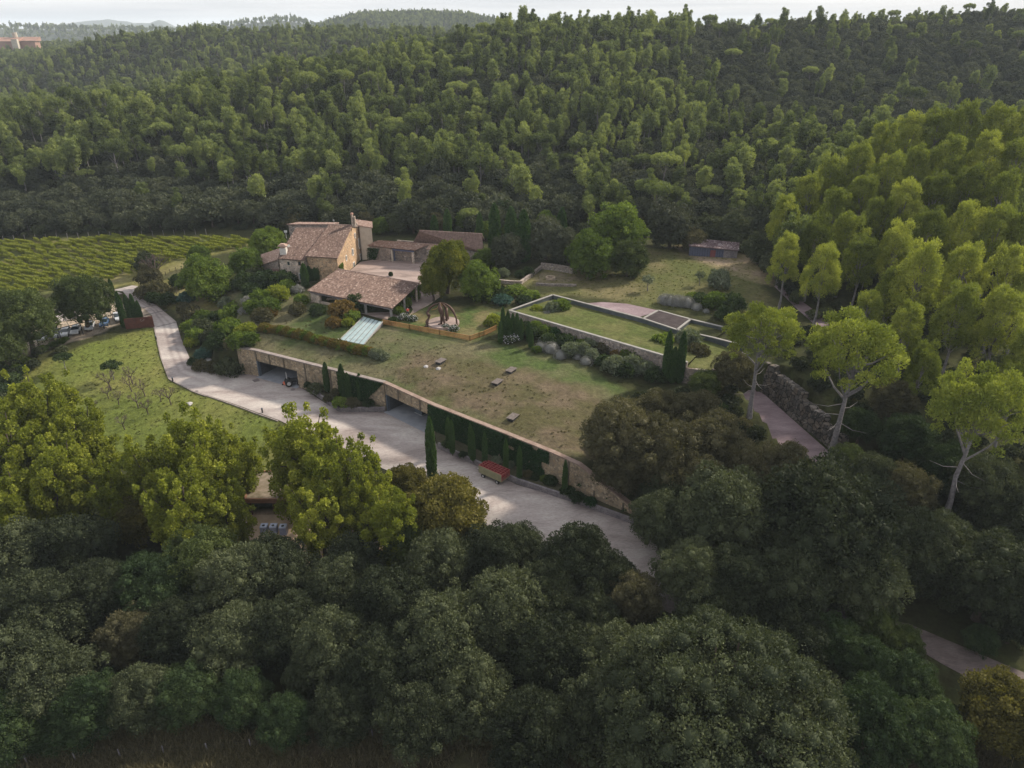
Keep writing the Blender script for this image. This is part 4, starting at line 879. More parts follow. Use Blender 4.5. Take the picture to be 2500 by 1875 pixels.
def trunk(h, r, limbs=(), lean=(0, 0), n=7):
    mb = MB(); k = 5; pts = [(lean[0]*(i/k)**1.3+rng.normal(0, r*.3)*(i > 0), lean[1]*(i/k)**1.3+rng.normal(0, r*.3)*(i > 0), h*i/k-.6*(i == 0)) for i in range(k+1)]
    mb.tube(pts, [r*(1-.75*i/k)+(.4*r if i == 0 else 0) for i in range(k+1)], n)
    for (z0, tip, rr_) in limbs:
        f = z0/h; i = min(int(f*k), k-1); g = f*k-i; b = np.array(pts[i])*(1-g)+np.array(pts[i+1])*g; b[2] = z0; t = np.array(tip, float); m_ = (b+t)/2+np.array([0, 0, -.1*np.linalg.norm(t-b)])
        mb.tube([b, m_, t], [rr_, rr_*.65, rr_*.25], 5, cap=False)
    return mb
PR = {}
def proto(kind, cl, n, Ln, Wd, mat, tr=None, bark='bark', hc=1, r0=1, merged=False, var=0, **kw):
    V, F, T, cV, cF, cT = crownarr(cl, n, Ln, Wd, **kw); parts = [(V, F, T, 0), (cV, cF, cT, 0)]
    d = dict(hc=hc, r0=r0)
    if merged:
        if tr: parts += mbparts(tr)
        d['mesh'] = mixmesh(kind, parts, [LM[mat], M[bark]])
    else:
        d['crown'] = mixmesh(kind+'_crown', parts, [LM[mat]])
        if tr: V = np.array(tr.v); d['trunk'] = mixmesh(kind+'_trunk', mbparts(tr, 0), [M[bark]])
    PR.setdefault(kind, []).append(d)
def limbsfor(cl, z0, z1, r, k=7):
    idx = rng.choice(len(cl), min(k, len(cl)), replace=False); return [(rng.uniform(z0, z1), cl[i, :3]*np.array([.85, .85, 1]), r*rng.uniform(.35, .6)) for i in idx]
# near holm oaks (four shapes), leaf colour per kind
def mk_oaks(kind, mat, nv=3, n=27000, Ln=.245, Wd=.155, k=42, bark='bark'):
    for v in range(nv):
        cl = np.concatenate([blobs((0, 0, 5.6), (5, 5, 4.4), k+26, .235, -.75, .30, 1.15), blobs((0, 0, 5.2), (3.2, 3.2, 3.2), 9, .45)])
        ex = np.clip(rng.normal(size=(6, 3)), -1.3, 1.3)*np.array([1.7, 1.7, .5]); cl = np.concatenate([cl, np.concatenate([ex+[0, 0, 8.7], np.full((6, 3), 1.15)], 1)])
        proto(kind, cl, n, Ln, Wd, mat, trunk(6, .42, limbsfor(cl, 2, 5, .42)), bark, hc=5.6, r0=5)
mk_oaks('oak', 'oak', 4); mk_oaks('oak_olive', 'olive', 2); mk_oaks('oak_green', 'green', 2); mk_oaks('oak_dgreen', 'dgreen', 2)
mk_oaks('oak_gold', 'gold', 1, Ln=.3, Wd=.24)
mk_oaks('oak_goldgreen', 'goldgreen', 1, Ln=.3, Wd=.24); mk_oaks('oak_mut', 'mut', 2)
for kd, mt in (('bushy_grey','greyoak'),('bushy_mut','mut'),('bushy_oak','oak'),('bushy_green','green'),('bushy_dgreen','dgreen'),('bushy_olive','olive')):
    for v in range(2):
        cl = np.concatenate([blobs((0, 0, 4.3), (5, 5, 4.6), 64, .235, -.85, .32, 1.1), blobs((rng.uniform(-1.5,1.5), rng.uniform(-1.5,1.5), 6.2), (3, 3, 3.6), 16, .3), blobs((0, 0, 4), (3, 3, 3), 8, .5)])
        proto(kd, cl, 12000, .36, .23, mt, trunk(4, .4), 'bark', hc=4.3, r0=5)
for v in range(4):    # yellow green trees: spreading upright lobes, airy
    cl = []
    for q in range(12):
        a = q*2.4+v*1.3; rr_ = 4.3*math.sqrt((q+.4)/12)*rng.uniform(.85, 1.1); top = 15.2-3.4*(rr_/4.3)**2-rng.uniform(0, 2.6); x, y = rr_*cos(a), rr_*sin(a); nn_ = 7
        for j in range(nn_):
            f = j/(nn_-1); s_ = rng.uniform(.5, .95)*(1-.45*(f < .1)); cl.append((x*(1-.45*f)+rng.normal(0, .35), y*(1-.45*f)+rng.normal(0, .35), top-f*8.5+.6*(f < .1), s_, s_, s_*(1.9 if f < .1 else 1.45)))
    for q in range(26): d_ = rdir(1)[0]; cl.append((4.4*d_[0], 4.4*d_[1], 8.6+4.2*d_[2], *(rng.uniform(.45, .85),)*3))
    cl = np.array(cl); proto('poplar', cl, 21000, .27, .24, 'yellow', trunk(12, .34, limbsfor(cl, 3, 10, .3, 16)), 'bark', hc=8.8, r0=4.6, shell=.45, core=.40, low=.6)
cl = np.concatenate([blobs((0, 0, 8.5), (10.5, 10.5, 8.2), 190, .135, -.75, .16, 1.15), blobs((0, 0, 8), (7, 7, 5.5), 26, .4)])
proto('giant_oak', cl, 115000, .25, .155, 'oaklight', trunk(9, .7, limbsfor(cl, 3, 8, .6, 9)), 'bark', hc=8.5, r0=10.5)
for v in range(5):    # bright near pines: many small upright tufts around a crown with gaps
    cl = []
    for j in range(84):
        f = (j+.5)/84; z = 7.6+8*f; rr_ = 3.9*math.sqrt(max(0, 1-(f*1.05-.10)**2))*(.3+.7*((j*.618) % 1)**.6); a = j*2.4+v; q = rng.uniform(.4, 1.0); cl.append((rr_*cos(a)*rng.uniform(.8,1.1), rr_*sin(a)*rng.uniform(.8,1.1), z+rng.normal(0, .6), q, q, q*1.35))
    cl += [(rng.normal(0, .9), rng.normal(0, .9), 15.2+rng.uniform(-.5, .9), .7, .7, 1.0) for _ in range(5)]
    cl = np.array(cl); proto('bright_pine', cl, 17000, .34, .10, 'pineY', trunk(14, .26, limbsfor(cl, 5, 12, .2, 14)), 'bark_grey', hc=11.2, r0=4.6, up=.6, shell=.4, core=.30, low=.6)
for v in range(3):    # big single pines with open plates of foliage and bare limbs
    c1 = blobs((0, 0, 13.2), (5.3, 5.0, 4.2), 44, .20, -.35, .30, .9); c2 = blobs((.5, 0, 10.8), (4.9, 4.6, 1.6), 16, .19, -.2, .32, .8); cl = np.concatenate([c1, c2])
    tr_ = trunk(13.5, .36, limbsfor(cl, 7, 12.5, .3, 16)+[(z, (3.2*cos(a), 3.2*sin(a), z-.2), .05) for z, a in ((4.5, .3), (5.5, 3.4), (6.4, 1.6), (5, 5), (7, 4.1))], lean=(.5, .2))
    proto('tall_pine', cl, 15000, .34, .13, 'pineY', tr_, 'bark_grey', hc=13.2, r0=5.6, up=.6, shell=.45, core=.0, out=.5)
for v in range(9):    # hillside pines: a few upright uneven lobes on a bare trunk
    fl = v == 8; cl = []; nl = int(rng.integers(2, 6)); tp = rng.uniform(10.5, 13.5); wd = rng.uniform(1.3, 2.3)
    for q in range(nl):
        a = q*2.4+v; rr_ = wd*rng.uniform(.2, 1); top = tp-rng.uniform(0, 3.2)*(q > 0); low_ = rng.uniform(5, 7.2); x, y = rr_*cos(a), rr_*sin(a); k_ = 6
        for j in range(k_): f = j/(k_-1); s_ = (.62+.75*math.sin(pi*min(1, f*.8+.12)))*rng.uniform(.7, 1.15); cl.append((x+rng.normal(0, .45), y+rng.normal(0, .45), top-.6-(top-low_)*f, s_, s_, s_*.95))
    if fl: cl = blobs((0, 0, 8.6), (4.0, 4.0, 1.9), 22, .26, -.2)
    cl = np.array(cl); proto('hill_pine', cl, 2600, .50, .20, 'pine', trunk(10.0, .18, limbsfor(cl, 4, 9, .12, 6), n=5), 'bark_grey', hc=9.2, r0=3.4, merged=True, up=.7, shell=.6, core=.55, low=.5)
for v in range(4):
    cl = blobs((0, 0, 3.6), (3.6, 3.6, 3.1), 20, .36, -.6); proto('hill_oak', cl, 2000, .55, .36, 'oakhill', trunk(3.5, .25, n=5), 'bark', hc=3.6, r0=3.7, merged=True)
for v in range(2):
    cl = blobs((0, 0, .9), (1.7, 1.7, 1.3), 9, .45, -.2); proto('bush', cl, 620, .42, .26, 'oak', None, hc=.9, r0=1.8, merged=True)
# garden shrubs: unit sized (radius 1)
def mk_shrub(kind, mat, n=1700, Ln=.19, Wd=.10, flat=.8, k=22, sub=.33, nv=3, **kw):
    for v in range(nv):
        cl = blobs((0, 0, flat*.45), (1, 1, flat), k, sub, -.25); V, F, T, cV, cF, cT = crownarr(cl, n, Ln, Wd, **kw)
        PR.setdefault(kind, []).append(dict(hc=flat*.45, r0=1.05, crown=mixmesh(kind, [(V, F, T, 0), (cV, cF, cT, 0)], [LM[mat]])))
for kd, mt in (('green_shrub','green'),('dark_shrub','dgreen'),('lime_shrub','lime'),('rust_shrub','rust'),('olive_shrub','olive'),('blue_shrub','blue'),('hedge_shrub','hedge'),('ivy_shrub','ivy'),('oakish_shrub','oak'),('sage_shrub','olivetree')): mk_shrub(kd, mt)
mk_shrub('grey_ball', 'grey', 2200, .10, .05, .85, 1, 1.0, 1, shell=.93, core=.93, out=1.2)
mk_shrub('grey_shrub', 'grey', 1300, .16, .06, .7)
for v in range(1):
    cl = blobs((0, 0, .5), (1, 1, .9), 14, .42, -.25); V, F, T, cV, cF, cT = crownarr(cl, 1300, .15, .10); V2, F2, T2, _a, _b, _c = crownarr(cl, 330, .13, .13, core=0, shell=.95)
    PR['flower_shrub'] = [dict(hc=.45, r0=1.05, crown=mixmesh('flower_shrub', [(V, F, T, 0), (cV, cF, cT, 0), (V2, F2, T2, 1)], [LM['dgreen'], LM['flower']]))]
# cypress columns: height 10, radius .8
for v in range(3):
    n = 4200; f = rng.random(n); prof = lambda f: .78*np.minimum(1, (f*9+.35))*np.clip(1-((f-.35)/.66)**3*(f > .35), 0.02, 1)**.8
    a = rng.uniform(0, 2*pi, n); r = prof(f)*(1+.10*np.sin(a*5+f*14+v)+.08*rng.normal(size=n)); P = np.stack([r*np.cos(a), r*np.sin(a), .15+f*9.9], -1)
    D = nrm(np.stack([np.cos(a)*.45, np.sin(a)*.45, np.ones(n)*1.1], -1)+rng.normal(size=(n, 3))*.25); V, F = leafgeo(P, D, .42, .16)
    mb = MB(); zz = np.linspace(0, 1, 12); mb.tube([(0, 0, .15+z*9.7) for z in zz], [float(prof(np.array([z]))[0])*.86 for z in zz], 10)
    parts = [(V, F, np.clip(rng.normal(.5, .2, n), 0, 1), 0)]+mbparts(mb, 0)
    PR.setdefault('cypress', []).append(dict(hc=5, r0=.8, h=10, crown=mixmesh('cypress_crown', parts, [LM['cyp']]), trunk=mixmesh('cypress_trunk', mbparts(MB().tube([(0,0,-.5),(0,0,.9)], .14, 6), 0), [M['bark']])))
# bare orchard tree: height 3.6
def bare(h=3.4, seed=0, n1=6):
    r = random.Random(seed); mb = MB(); top = (r.uniform(-.3,.3), r.uniform(-.3,.3), h*.38); mb.tube([(0,0,-.3),(top[0]*.5,top[1]*.5,h*.2),top], [.12,.10,.085], 6)
    def br(p, d, l, w, g):
        q = [p[i]+d[i]*l for i in range(3)]; mb.tube([p, q], [w, w*.6], 4, cap=False)
        if g == 0: return
        for _ in range(3 if g > 1 else 4):
            e = [d[i]+r.uniform(-.65,.65) for i in range(3)]; e[2] = abs(e[2])*.7+.35; m_ = math.sqrt(sum(x*x for x in e)); br(q, [x/m_ for x in e], l*r.uniform(.55,.8), w*.6, g-1)
    for k in range(n1):
        a = 2*pi*k/n1+r.uniform(-.4,.4); br(top, [cos(a)*.62, sin(a)*.62, .75], h*.26, .06, 3)
    return mb
for v in range(3): PR.setdefault('bare', []).append(dict(hc=2.2, r0=1.5, trunk=mixmesh('branches', mbparts(bare(3.4, v+3), 0), [M['twig'] if 'twig' in M else M['bark_grey']])))
# young round headed trees: trunk 1.2, crown flat dark
for v in range(2):
    cl = blobs((0, 0, 2.1), (1.35, 1.35, .55), 12, .36, -.3); V, F, T, cV, cF, cT = crownarr(cl, 900, .24, .15)
    PR.setdefault('umbrella', []).append(dict(hc=2.1, r0=1.5, crown=mixmesh('crown', [(V, F, T, 0), (cV, cF, cT, 0)], [LM['dgreen']]), trunk=mixmesh('trunk', mbparts(trunk(2.0, .07, [(1.2, (.7*cos(a), .7*sin(a), 1.9), .035) for a in (0, 2, 4)]), 0), [M['bark_grey']])))
    cl = blobs((0, 0, 1.9), (1.1, 1.1, .85), 12, .4, -.5); V, F, T, cV, cF, cT = crownarr(cl, 1100, .18, .08)
    PR.setdefault('olive', []).append(dict(hc=1.9, r0=1.15, crown=mixmesh('crown', [(V, F, T, 0), (cV, cF, cT, 0)], [LM['olivetree']]), trunk=mixmesh('trunk', mbparts(trunk(1.8, .10, [(1.0, (.5*cos(a), .5*sin(a), 1.7), .05) for a in (0, 2, 4)]), 0), [M['bark_grey']])))
_ct = {}
def inst(kind, x, y, z, s, sz=None, rz=None, name='tree', lean=(0, 0), v=None, parts=True, sy=None, **props):
    lst = PR[kind]; _ct[kind] = _ct.get(kind, -1)+1; d = lst[(_ct[kind] if v is None else v) % len(lst)]
    rz = random.uniform(0, 6.28) if rz is None else rz; sz = s if sz is None else sz
    if 'mesh' in d or ('trunk' not in d) or ('crown' not in d):
        o = bpy.data.objects.new(name, d.get('mesh') or d.get('crown') or d.get('trunk')); C.objects.link(o); o.location = (x, y, z); o.scale = (s, sy or s, sz); o.rotation_euler = (lean[0], lean[1], rz)
    else:
        o = bpy.data.objects.new(name, None); C.objects.link(o); o.location = (x, y, z); o.scale = (s, sy or s, sz); o.rotation_euler = (lean[0], lean[1], rz)
        for pn in ('trunk', 'crown'):
            c = bpy.data.objects.new(pn, d[pn]); C.objects.link(c); c.parent = o
    setp(o, **props); return o
def put(kind, px, py, rpx, asp=1.0, name='tree', zf=None, hcs=1.0, **props):
    """stand a plant so that the middle of its crown is seen at the photo pixel (2500 wide) with half width rpx"""
    d = PR[kind][0]; z = 5.0; g = None
    dr = ray(px, py)
    for _ in range(12):
        t = (z-CZ)/dr[2]; x, y = dr[0]*t, dr[1]*t; s = rpx/FPX*t/d['r0']; g = float((zf or Hbase)(np.array([x]), np.array([y]))[0])
        z = .5*z+.5*(g+d['hc']*s*asp*hcs)
    return inst(kind, x, y, g-.05, s, s*asp*hcs, name=name, **props)
def cypress(px, py, top, wpx, label, group=None, zb=None, **kw):
    """base pixel, pixel row of the tip, half width in pixels"""
    p = gp(px, py) if zb is None else at(px, py, zb); dist = math.sqrt(p[0]**2+p[1]**2+(p[2]-CZ)**2)
    h = 1.0; 
    for _ in range(30):
        if proj(p[0], p[1], p[2]+h)[1] <= top: break
        h += .4
    return inst('cypress', p[0], p[1], p[2]-.05, wpx/FPX*dist/.8, h/10, name='cypress', label=label, cat='cypress', group=group)
K = 1.1302   # the lists below are measured on a 2212 pixel wide copy of the photo
FLf = lambda x, y: FL(x, y)
KN = {'oak_mut':'muted green broadleaf tree','giant_oak':'huge holm oak','oak':'dark grey green holm oak','oak_dgreen':'deep green rounded oak','oak_olive':'olive brown oak','oak_green':'fresh green broadleaf tree','oak_gold':'golden brown leaved tree','poplar':'tall yellow green poplar','bright_pine':'sunlit yellow green pine',
 'bushy_grey':'grey green holm oak','bushy_mut':'mid green rounded tree','bushy_oak':'dense dark holm oak','bushy_green':'bright green rounded tree','bushy_dgreen':'dark green leafy tree','bushy_olive':'olive brown rounded tree'}
def place(x, y):   # words for where in the picture (2212 pixel copy)
    c = ['at the far left edge','left of the carport','below the poplars and carport','below the lone cypress','in the bottom centre','below the end of the stone wall','left of the woodland path','by the woodland path','at the far right edge'][min(8, int(x/246))]
    r = 'highest up' if y < 1000 else 'upper row' if y < 1150 else 'second row' if y < 1290 else 'middle row' if y < 1420 else 'low row' if y < 1530 else 'bottom row'
    return r+' '+c
def many(lst, name, cat, group, zf=None):
    for e in lst:
        kind, x, y, r = e[:4]; lab = e[4] if len(e) > 4 and e[4] else KN[kind]+', '+place(x, y); asp = e[5] if len(e) > 5 else 1
        put(kind, x*K, y*K, r*K, asp, name=name, zf=zf, label=lab, cat=cat, group=group)
G1 = 'holm oaks of the shaded wood in front'; G2 = 'yellow green poplars around the carport'; G3 = 'oaks and scrub trees between the cellar and the sunken drive'; G4 = 'shrubs of the house garden'
DEFL = {('oak',G1):'dark grey green holm oak in the shaded wood along the bottom', ('oak_dgreen',G1):'deep green rounded oak in the shaded wood along the bottom',('oak_olive',G1):'dull olive brown oak in the dark wood along the bottom',
 ('oak_green',G1):'fresh green broadleaf tree in the dark wood along the bottom',('oak_olive',G3):'olive brown scrub oak on the slope beyond the end of the green roof',('oak_green',G3):'greener scrub tree on the slope beyond the end of the green roof',
 ('oak',G3):'dark scrub oak in the wood below the sunken drive', ('oak_dgreen',G3):'dark green scrub oak in the wood below the sunken drive', ('poplar',G2):'tall yellow green poplar with upright lobes in the row left of the carport', ('oak_gold',G2):'golden brown leaved tree among the poplars'}
many([('oak',40,1215,95),('oak',150,1190,95),('oak',90,1330,100),('oak',215,1290,85),('oak',20,1450,100),('oak_dgreen',330,1270,85),('oak_mut',430,1215,85,'fresh green round tree below the carport in front of the twisted poplar trunks'),
 ('oak',120,1480,95),('oak_olive',285,1375,72,'yellowish olive tree with bare twigs hanging from its right side in the lower left wood',.95),('oak_dgreen',190,1530,80),('oak',395,1370,85),('oak',300,1510,75),('oak_dgreen',400,1500,70),
 ('oak',520,1260,90),('oak',600,1230,85,'grey green holm oak standing before the row of bins'),('oak',500,1390,85),('oak_dgreen',520,1510,62),('oak',655,1470,42,'slender pointed young oak rising from the dark gap in the lower wood',1.5),('oak',620,1360,85),
 ('oak',720,1270,80),('oak',770,1220,70,'small round holm oak below the gap of pale gravel'),('oak',720,1400,90),('oak_dgreen',620,1560,60),('oak',740,1540,70),('oak',850,1310,100),('oak',830,1450,95),('oak',950,1220,80),
 ('oak',960,1390,110,'broad silvery holm oak just right of the bottom centre wood'),('oak',900,1560,85),('oak',1060,1200,72,'holm oak whose top overlaps the pale concrete yard'),('oak',1020,1500,90),('oak',1090,1330,100),('oak',1250,1215,88,'rounded holm oak with light right edge standing against the concrete yard'),('oak',1120,1180,55),('oak',1330,1255,55),('oak',1275,1335,62,'small holm oak between the yard end and the huge domed oak'),
 ('oak',1180,1290,80),('oak_olive',1370,1290,62,'low olive brown oak at the lower edge of the yard'),('oak_mut',1300,1360,48),('oak',1180,1420,95),('oak',1150,1590,100),
 ('giant_oak',1560,1570,262,'huge domed holm oak filling the lower right centre'),('oak',1330,1440,95),('oak',1300,1560,100),
 ('oak',1560,1110,110,'tall holm oak with a sunlit crown at the right end of the yard'),('oak',1430,1130,72,'dark holm oak covering the lower end of the stone wall'),('oak',1490,1240,80),('oak',1600,1260,95),('oak',1780,1130,150,'broad holm oak in front of the lower end of the sunken drive'),('oak',1700,1250,100),('oak',1850,1240,100),
 ('oak',1540,1330,80),('oak',1700,1370,80),('oak',1950,1180,95),('oak',2140,1250,105,'holm oak with slanting grey trunk standing by the woodland path'),('oak',2050,1180,80),('oak',2200,1120,90),
 ('oak_mut',1880,1340,52,'small olive green tree, upper one of the clump left of the woodland path'),('oak_mut',1955,1390,42,'small round green tree at the edge of the woodland path'),('oak_dgreen',1800,1390,65),('oak_dgreen',1880,1440,65),('oak_dgreen',1960,1470,60),('oak_dgreen',1880,1560,95),('oak_dgreen',2010,1590,80),
 ('oak',2195,1335,62,'holm oak at the right edge just above the woodland path'),('oak_dgreen',2120,1385,36,'small dark green tree on the upper verge of the woodland path'),('oak_gold',2170,1540,90,'golden leaved tree in the bottom right corner beside the path'),('oak_dgreen',30,1570,80),('oak_dgreen',110,1570,60)], 'oak_tree', 'tree', G1, FLf)
many([('poplar',85,905,85,'tallest poplar at the left edge overlapping the orchard lawn'),('poplar',25,990,85),('poplar',175,960,80),('poplar',130,1050,85),('poplar',45,1100,80),('poplar',245,1060,70),('poplar',330,1030,75),
 ('poplar',430,1000,90,'poplar with several pointed tops before the fruit trees left of the carport'),('poplar',505,1000,60),('poplar',400,1100,85),('poplar',490,1105,60),('poplar',650,985,85,'poplar in front of the cypress planter, its top over the pale yard'),('poplar',735,1030,85),('poplar',690,1110,70,'ivy clad poplar just right of the bins'),('poplar',800,1085,65),('poplar',850,1140,70),
 ('oak_gold',960,1110,88,'golden brown shrubby tree at the foot of the lone cypress'),('oak_gold',880,1050,50),('oak_mut',900,1180,75),('oak_gold',300,1120,60),('oak_gold',20,1020,50)], 'poplar_tree', 'tree', G2, FLf)
many([('oak_olive',1340,945,85),('oak_olive',1415,900,62,'yellowish scrub oak below the group of three cypresses'),('oak_olive',1420,985,90),('oak_olive',1500,900,62),('oak_olive',1530,960,80),('oak_olive',1340,1010,60),('oak_olive',1600,1010,70),('oak_olive',1500,1040,75),('oak',1600,1080,62),('oak_olive',1690,1010,62),
 ('oak_mut',1525,830,34,'small bright yellow green tree beside the portal wall'),('oak_olive',1585,800,45),('oak',1440,1060,60),('oak',1890,1030,55),('oak_olive',1960,1060,60),('oak_mut',1830,1000,45),('oak_dgreen',1960,950,60),('oak_dgreen',2050,1010,60),('oak',2120,1050,70,'dark scrub oak behind the forked pine near the right edge'),('oak_olive',1930,860,48),('oak_dgreen',1860,920,40)], 'scrub_tree', 'tree', G3)
# single tall pines on the right
for x, y, r, asp, lab in [(1650,720,88,1.0,'tall pine with straight grey trunk standing left of the boulder wall'),(1845,760,112,1.0,'wide crowned pine with leaning grey trunk right of the boulder wall'),(2120,880,112,1.15,'large forked pine with pale grey trunk near the right edge')]:
    put('tall_pine', x*K, y*K, r*K, asp, name='pine_tree', label=lab, cat='pine tree', group='tall single pines by the sunken drive')
PG = 'bright pines of the near right hillside'
bp = [(1690,480,45,'tall bright pine at the left corner of the right hand pine stand'),(1745,430,45),(1790,400,48),(1850,370,50),(1900,330,50),(1960,310,50),(2020,300,52),(2080,290,52),(2150,290,52),(2205,300,50),(1800,470,48),(1860,440,50),(1920,400,52),(1980,380,52),(2050,365,55),(2120,360,55),(2190,370,55),
 (1760,530,50),(1830,520,50),(1890,490,50),(1950,460,55),(2020,440,55),(2090,430,55),(2160,440,58),(1700,560,45),(1780,590,50),(1860,570,50),(1930,550,55),(2000,520,58),(2075,510,60),(2150,520,60),(2210,530,60),(1985,610,70,'leaning bright pine in front of the dark trunks in the right stand'),(2080,600,62),(2170,610,65),(1920,640,50),(1870,680,45),(2070,690,62),(2160,700,68),(1960,720,55),(2215,650,60),(2215,780,60),(1990,800,50),(2190,850,60)]
for e in bp: put('bright_pine', e[0]*K, e[1]*K, e[2]*K, 1.05, name='pine_tree', label=(e[3] if len(e) > 3 else 'sunlit pine of the right stand, '+['rear top','upper','middle','lower','front'][min(4, max(0, int((e[1]-290)/110)))]+' row, '+['left end','left part','centre','right part','right edge'][min(4, max(0, int((e[0]-1660)/115)))]), cat='pine tree', group=PG)
# trees around the garden
DEFL.update({('oak_dgreen','x'):'x'})
many([('bushy_green',1276,553,54,'large bright green broadleaf tree at the top of the terraced lawn'),('bushy_green',1330,503,64,'upper green crown behind the large broadleaf tree on the lawn'),('bushy_mut',1356,562,42,'lower right crown of the green tree group on the lawn'),('bushy_grey',1450,490,54,'very dark rounded holm oak left of the long shed'),('bushy_grey',1180,520,48,'grey green rounded oak right of the tallest cypresses'),('bushy_grey',1228,535,44,'grey green oak beside the bright broadleaf tree'),('bushy_oak',1530,500,36,'holm oak just behind the shed'),('bushy_oak',1590,500,40,'rounded holm oak directly right behind the shed'),('bushy_dgreen',1090,470,36),
 ('bushy_olive',640,478,26,'olive shrub tree just behind the left end of the farmhouse roof'),('bushy_green',690,470,20),('bushy_oak',740,478,26),('bushy_green',820,490,20),('bushy_olive',790,480,22),('bushy_oak',860,482,26),('bushy_green',905,478,22),('bushy_olive',950,485,24),('bushy_green',1000,480,22),('bushy_green',1050,500,22),('bushy_green',1105,490,24),('bushy_green',1180,478,22),('bushy_olive',1500,520,28),('bushy_green',1480,500,22),('bushy_green',590,515,26),('bushy_grey',1095,545,38,'grey leaved spreading tree beside the garden steps'),('bushy_oak',1640,540,36,'holm oak at the right end of the shed'),('bushy_green',1045,560,24,'bright green shrub tree right of the rear barn'),
 ('oak_mut',175,650,62,'rounded leafy tree whose trunk stands among the parked cars'),('oak_mut',50,690,72,'wide leafy tree at the left edge above the parking'),('oak_mut',0,740,60),('bushy_green',445,605,55,'large bright green tree on the slope above the driveway'),('bushy_green',530,570,36,'yellowish round tree between the vineyard and the low wing'),('bushy_green',570,530,33,'green tree at the corner of the vineyard behind the house'),('bushy_green',430,553,25,'small round tree on the vineyard edge'),
 ('bushy_oak',315,570,26,'dark round tree at the bend of the track'),('bushy_olive',322,600,28,'olive brown tree overhanging the bend of the driveway'),('bushy_green',1035,610,45,'round green tree to the right of the golden topped garden tree')], 'garden_tree', 'tree', 'trees around the house and garden')
put('oak_goldgreen', 965*K, 575*K, 52*K, 1.05, name='garden_tree', label='golden topped rounded evergreen tree with upright clumps beside the pavilion', cat='tree', group='trees around the house and garden')
put('oak_goldgreen', 935*K, 610*K, 30*K, 1.3, name='garden_tree', label='smaller golden green tree hugging the pavilion roof corner', cat='tree', group='trees around the house and garden')
# cypresses (source pixel: base x,y, tip y, half width)
for i, e in enumerate([(1056,1172,1022,11,'lone tall cypress on the edge of the concrete yard',0),(277,724,683,4.5,'small cypress on the grass island by the road bend',None),(306,800,712,6,'leftmost cypress behind the rusty steel panel',None),(321,790,722,5.5,'second cypress behind the rusty steel panel',None),(335,788,720,5.5,'third cypress behind the rusty steel panel',None),(346,788,737,5,'rightmost cypress behind the rusty steel panel',None),
  (801,957,886,7,'left cypress in the planter between the garages',.8),(840,972,892,8,'middle cypress in the planter between the garages',.8),(853,974,912,7,'shaggy cypress in the planter beside the middle one',.8),(882,976,914,7,'right cypress in the planter against the ivy',.8),
  (1062,590,528,9,'cypress left of the barn roof among the oaks',None),(1094,590,512,9,'cypress right behind the barn roof',None),(1172,600,520,8,'cypress at the right end of the barn ridge',None),(1208,620,485,13,'left one of the three tallest cypresses',None),(1248,630,487,14,'middle one of the three tallest cypresses',None),(1278,640,475,15,'right one and highest of the three tallest cypresses',None),(1370,600,510,11,'conical cypress behind the green trees left of the dark holm oak',None),
  (1145,620,592,4,'thin young cypress in front of the barn roof',None),(1624,930,806,9,'left cypress of the group of three beside the long roof',None),(1640,935,848,9,'short middle cypress of the group beside the long roof',None),(1657,935,815,9,'right cypress of the group beside the long roof',None),
  (747,702,645,8,'front cypress against the farmhouse wall',None)]):
    cypress(*e[:5], group='cypresses', zb=e[5])
for i, x in enumerate((757,764,772,780,788,799)):
    cypress(x, 686-i*1.0, [652,656,652,648,640,633][i], 5.5, 'dark columnar cypress in the row against the farmhouse front wall', 'row of cypresses at the farmhouse')
for i, (x, y, t) in enumerate([(1228,820,752),(1240,812,760),(1237,828,772),(1252,822,768),(1262,826,764),(1246,834,782),(1272,830,778),(1222,838,786),(1290,835,790),(1296,850,810)]):
    cypress(x, y, t, 5.5, 'small cypress in the dense clump at the left corner of the long roof', 'clump of small cypresses by the picket gate')
for x, y, t in [(1105,1108,1030),(1096,1095,1020),(1150,1118,1040),(1155,1125,1048),(1184,1138,1058),(1235,1150,1072),(1268,1168,1090),(1378,1205,1125)]:
    cypress(x, y, t, 6, 'small loose cypress standing in the long planter against the ivy wall', 'small cypresses in the long planter', zb=.8)
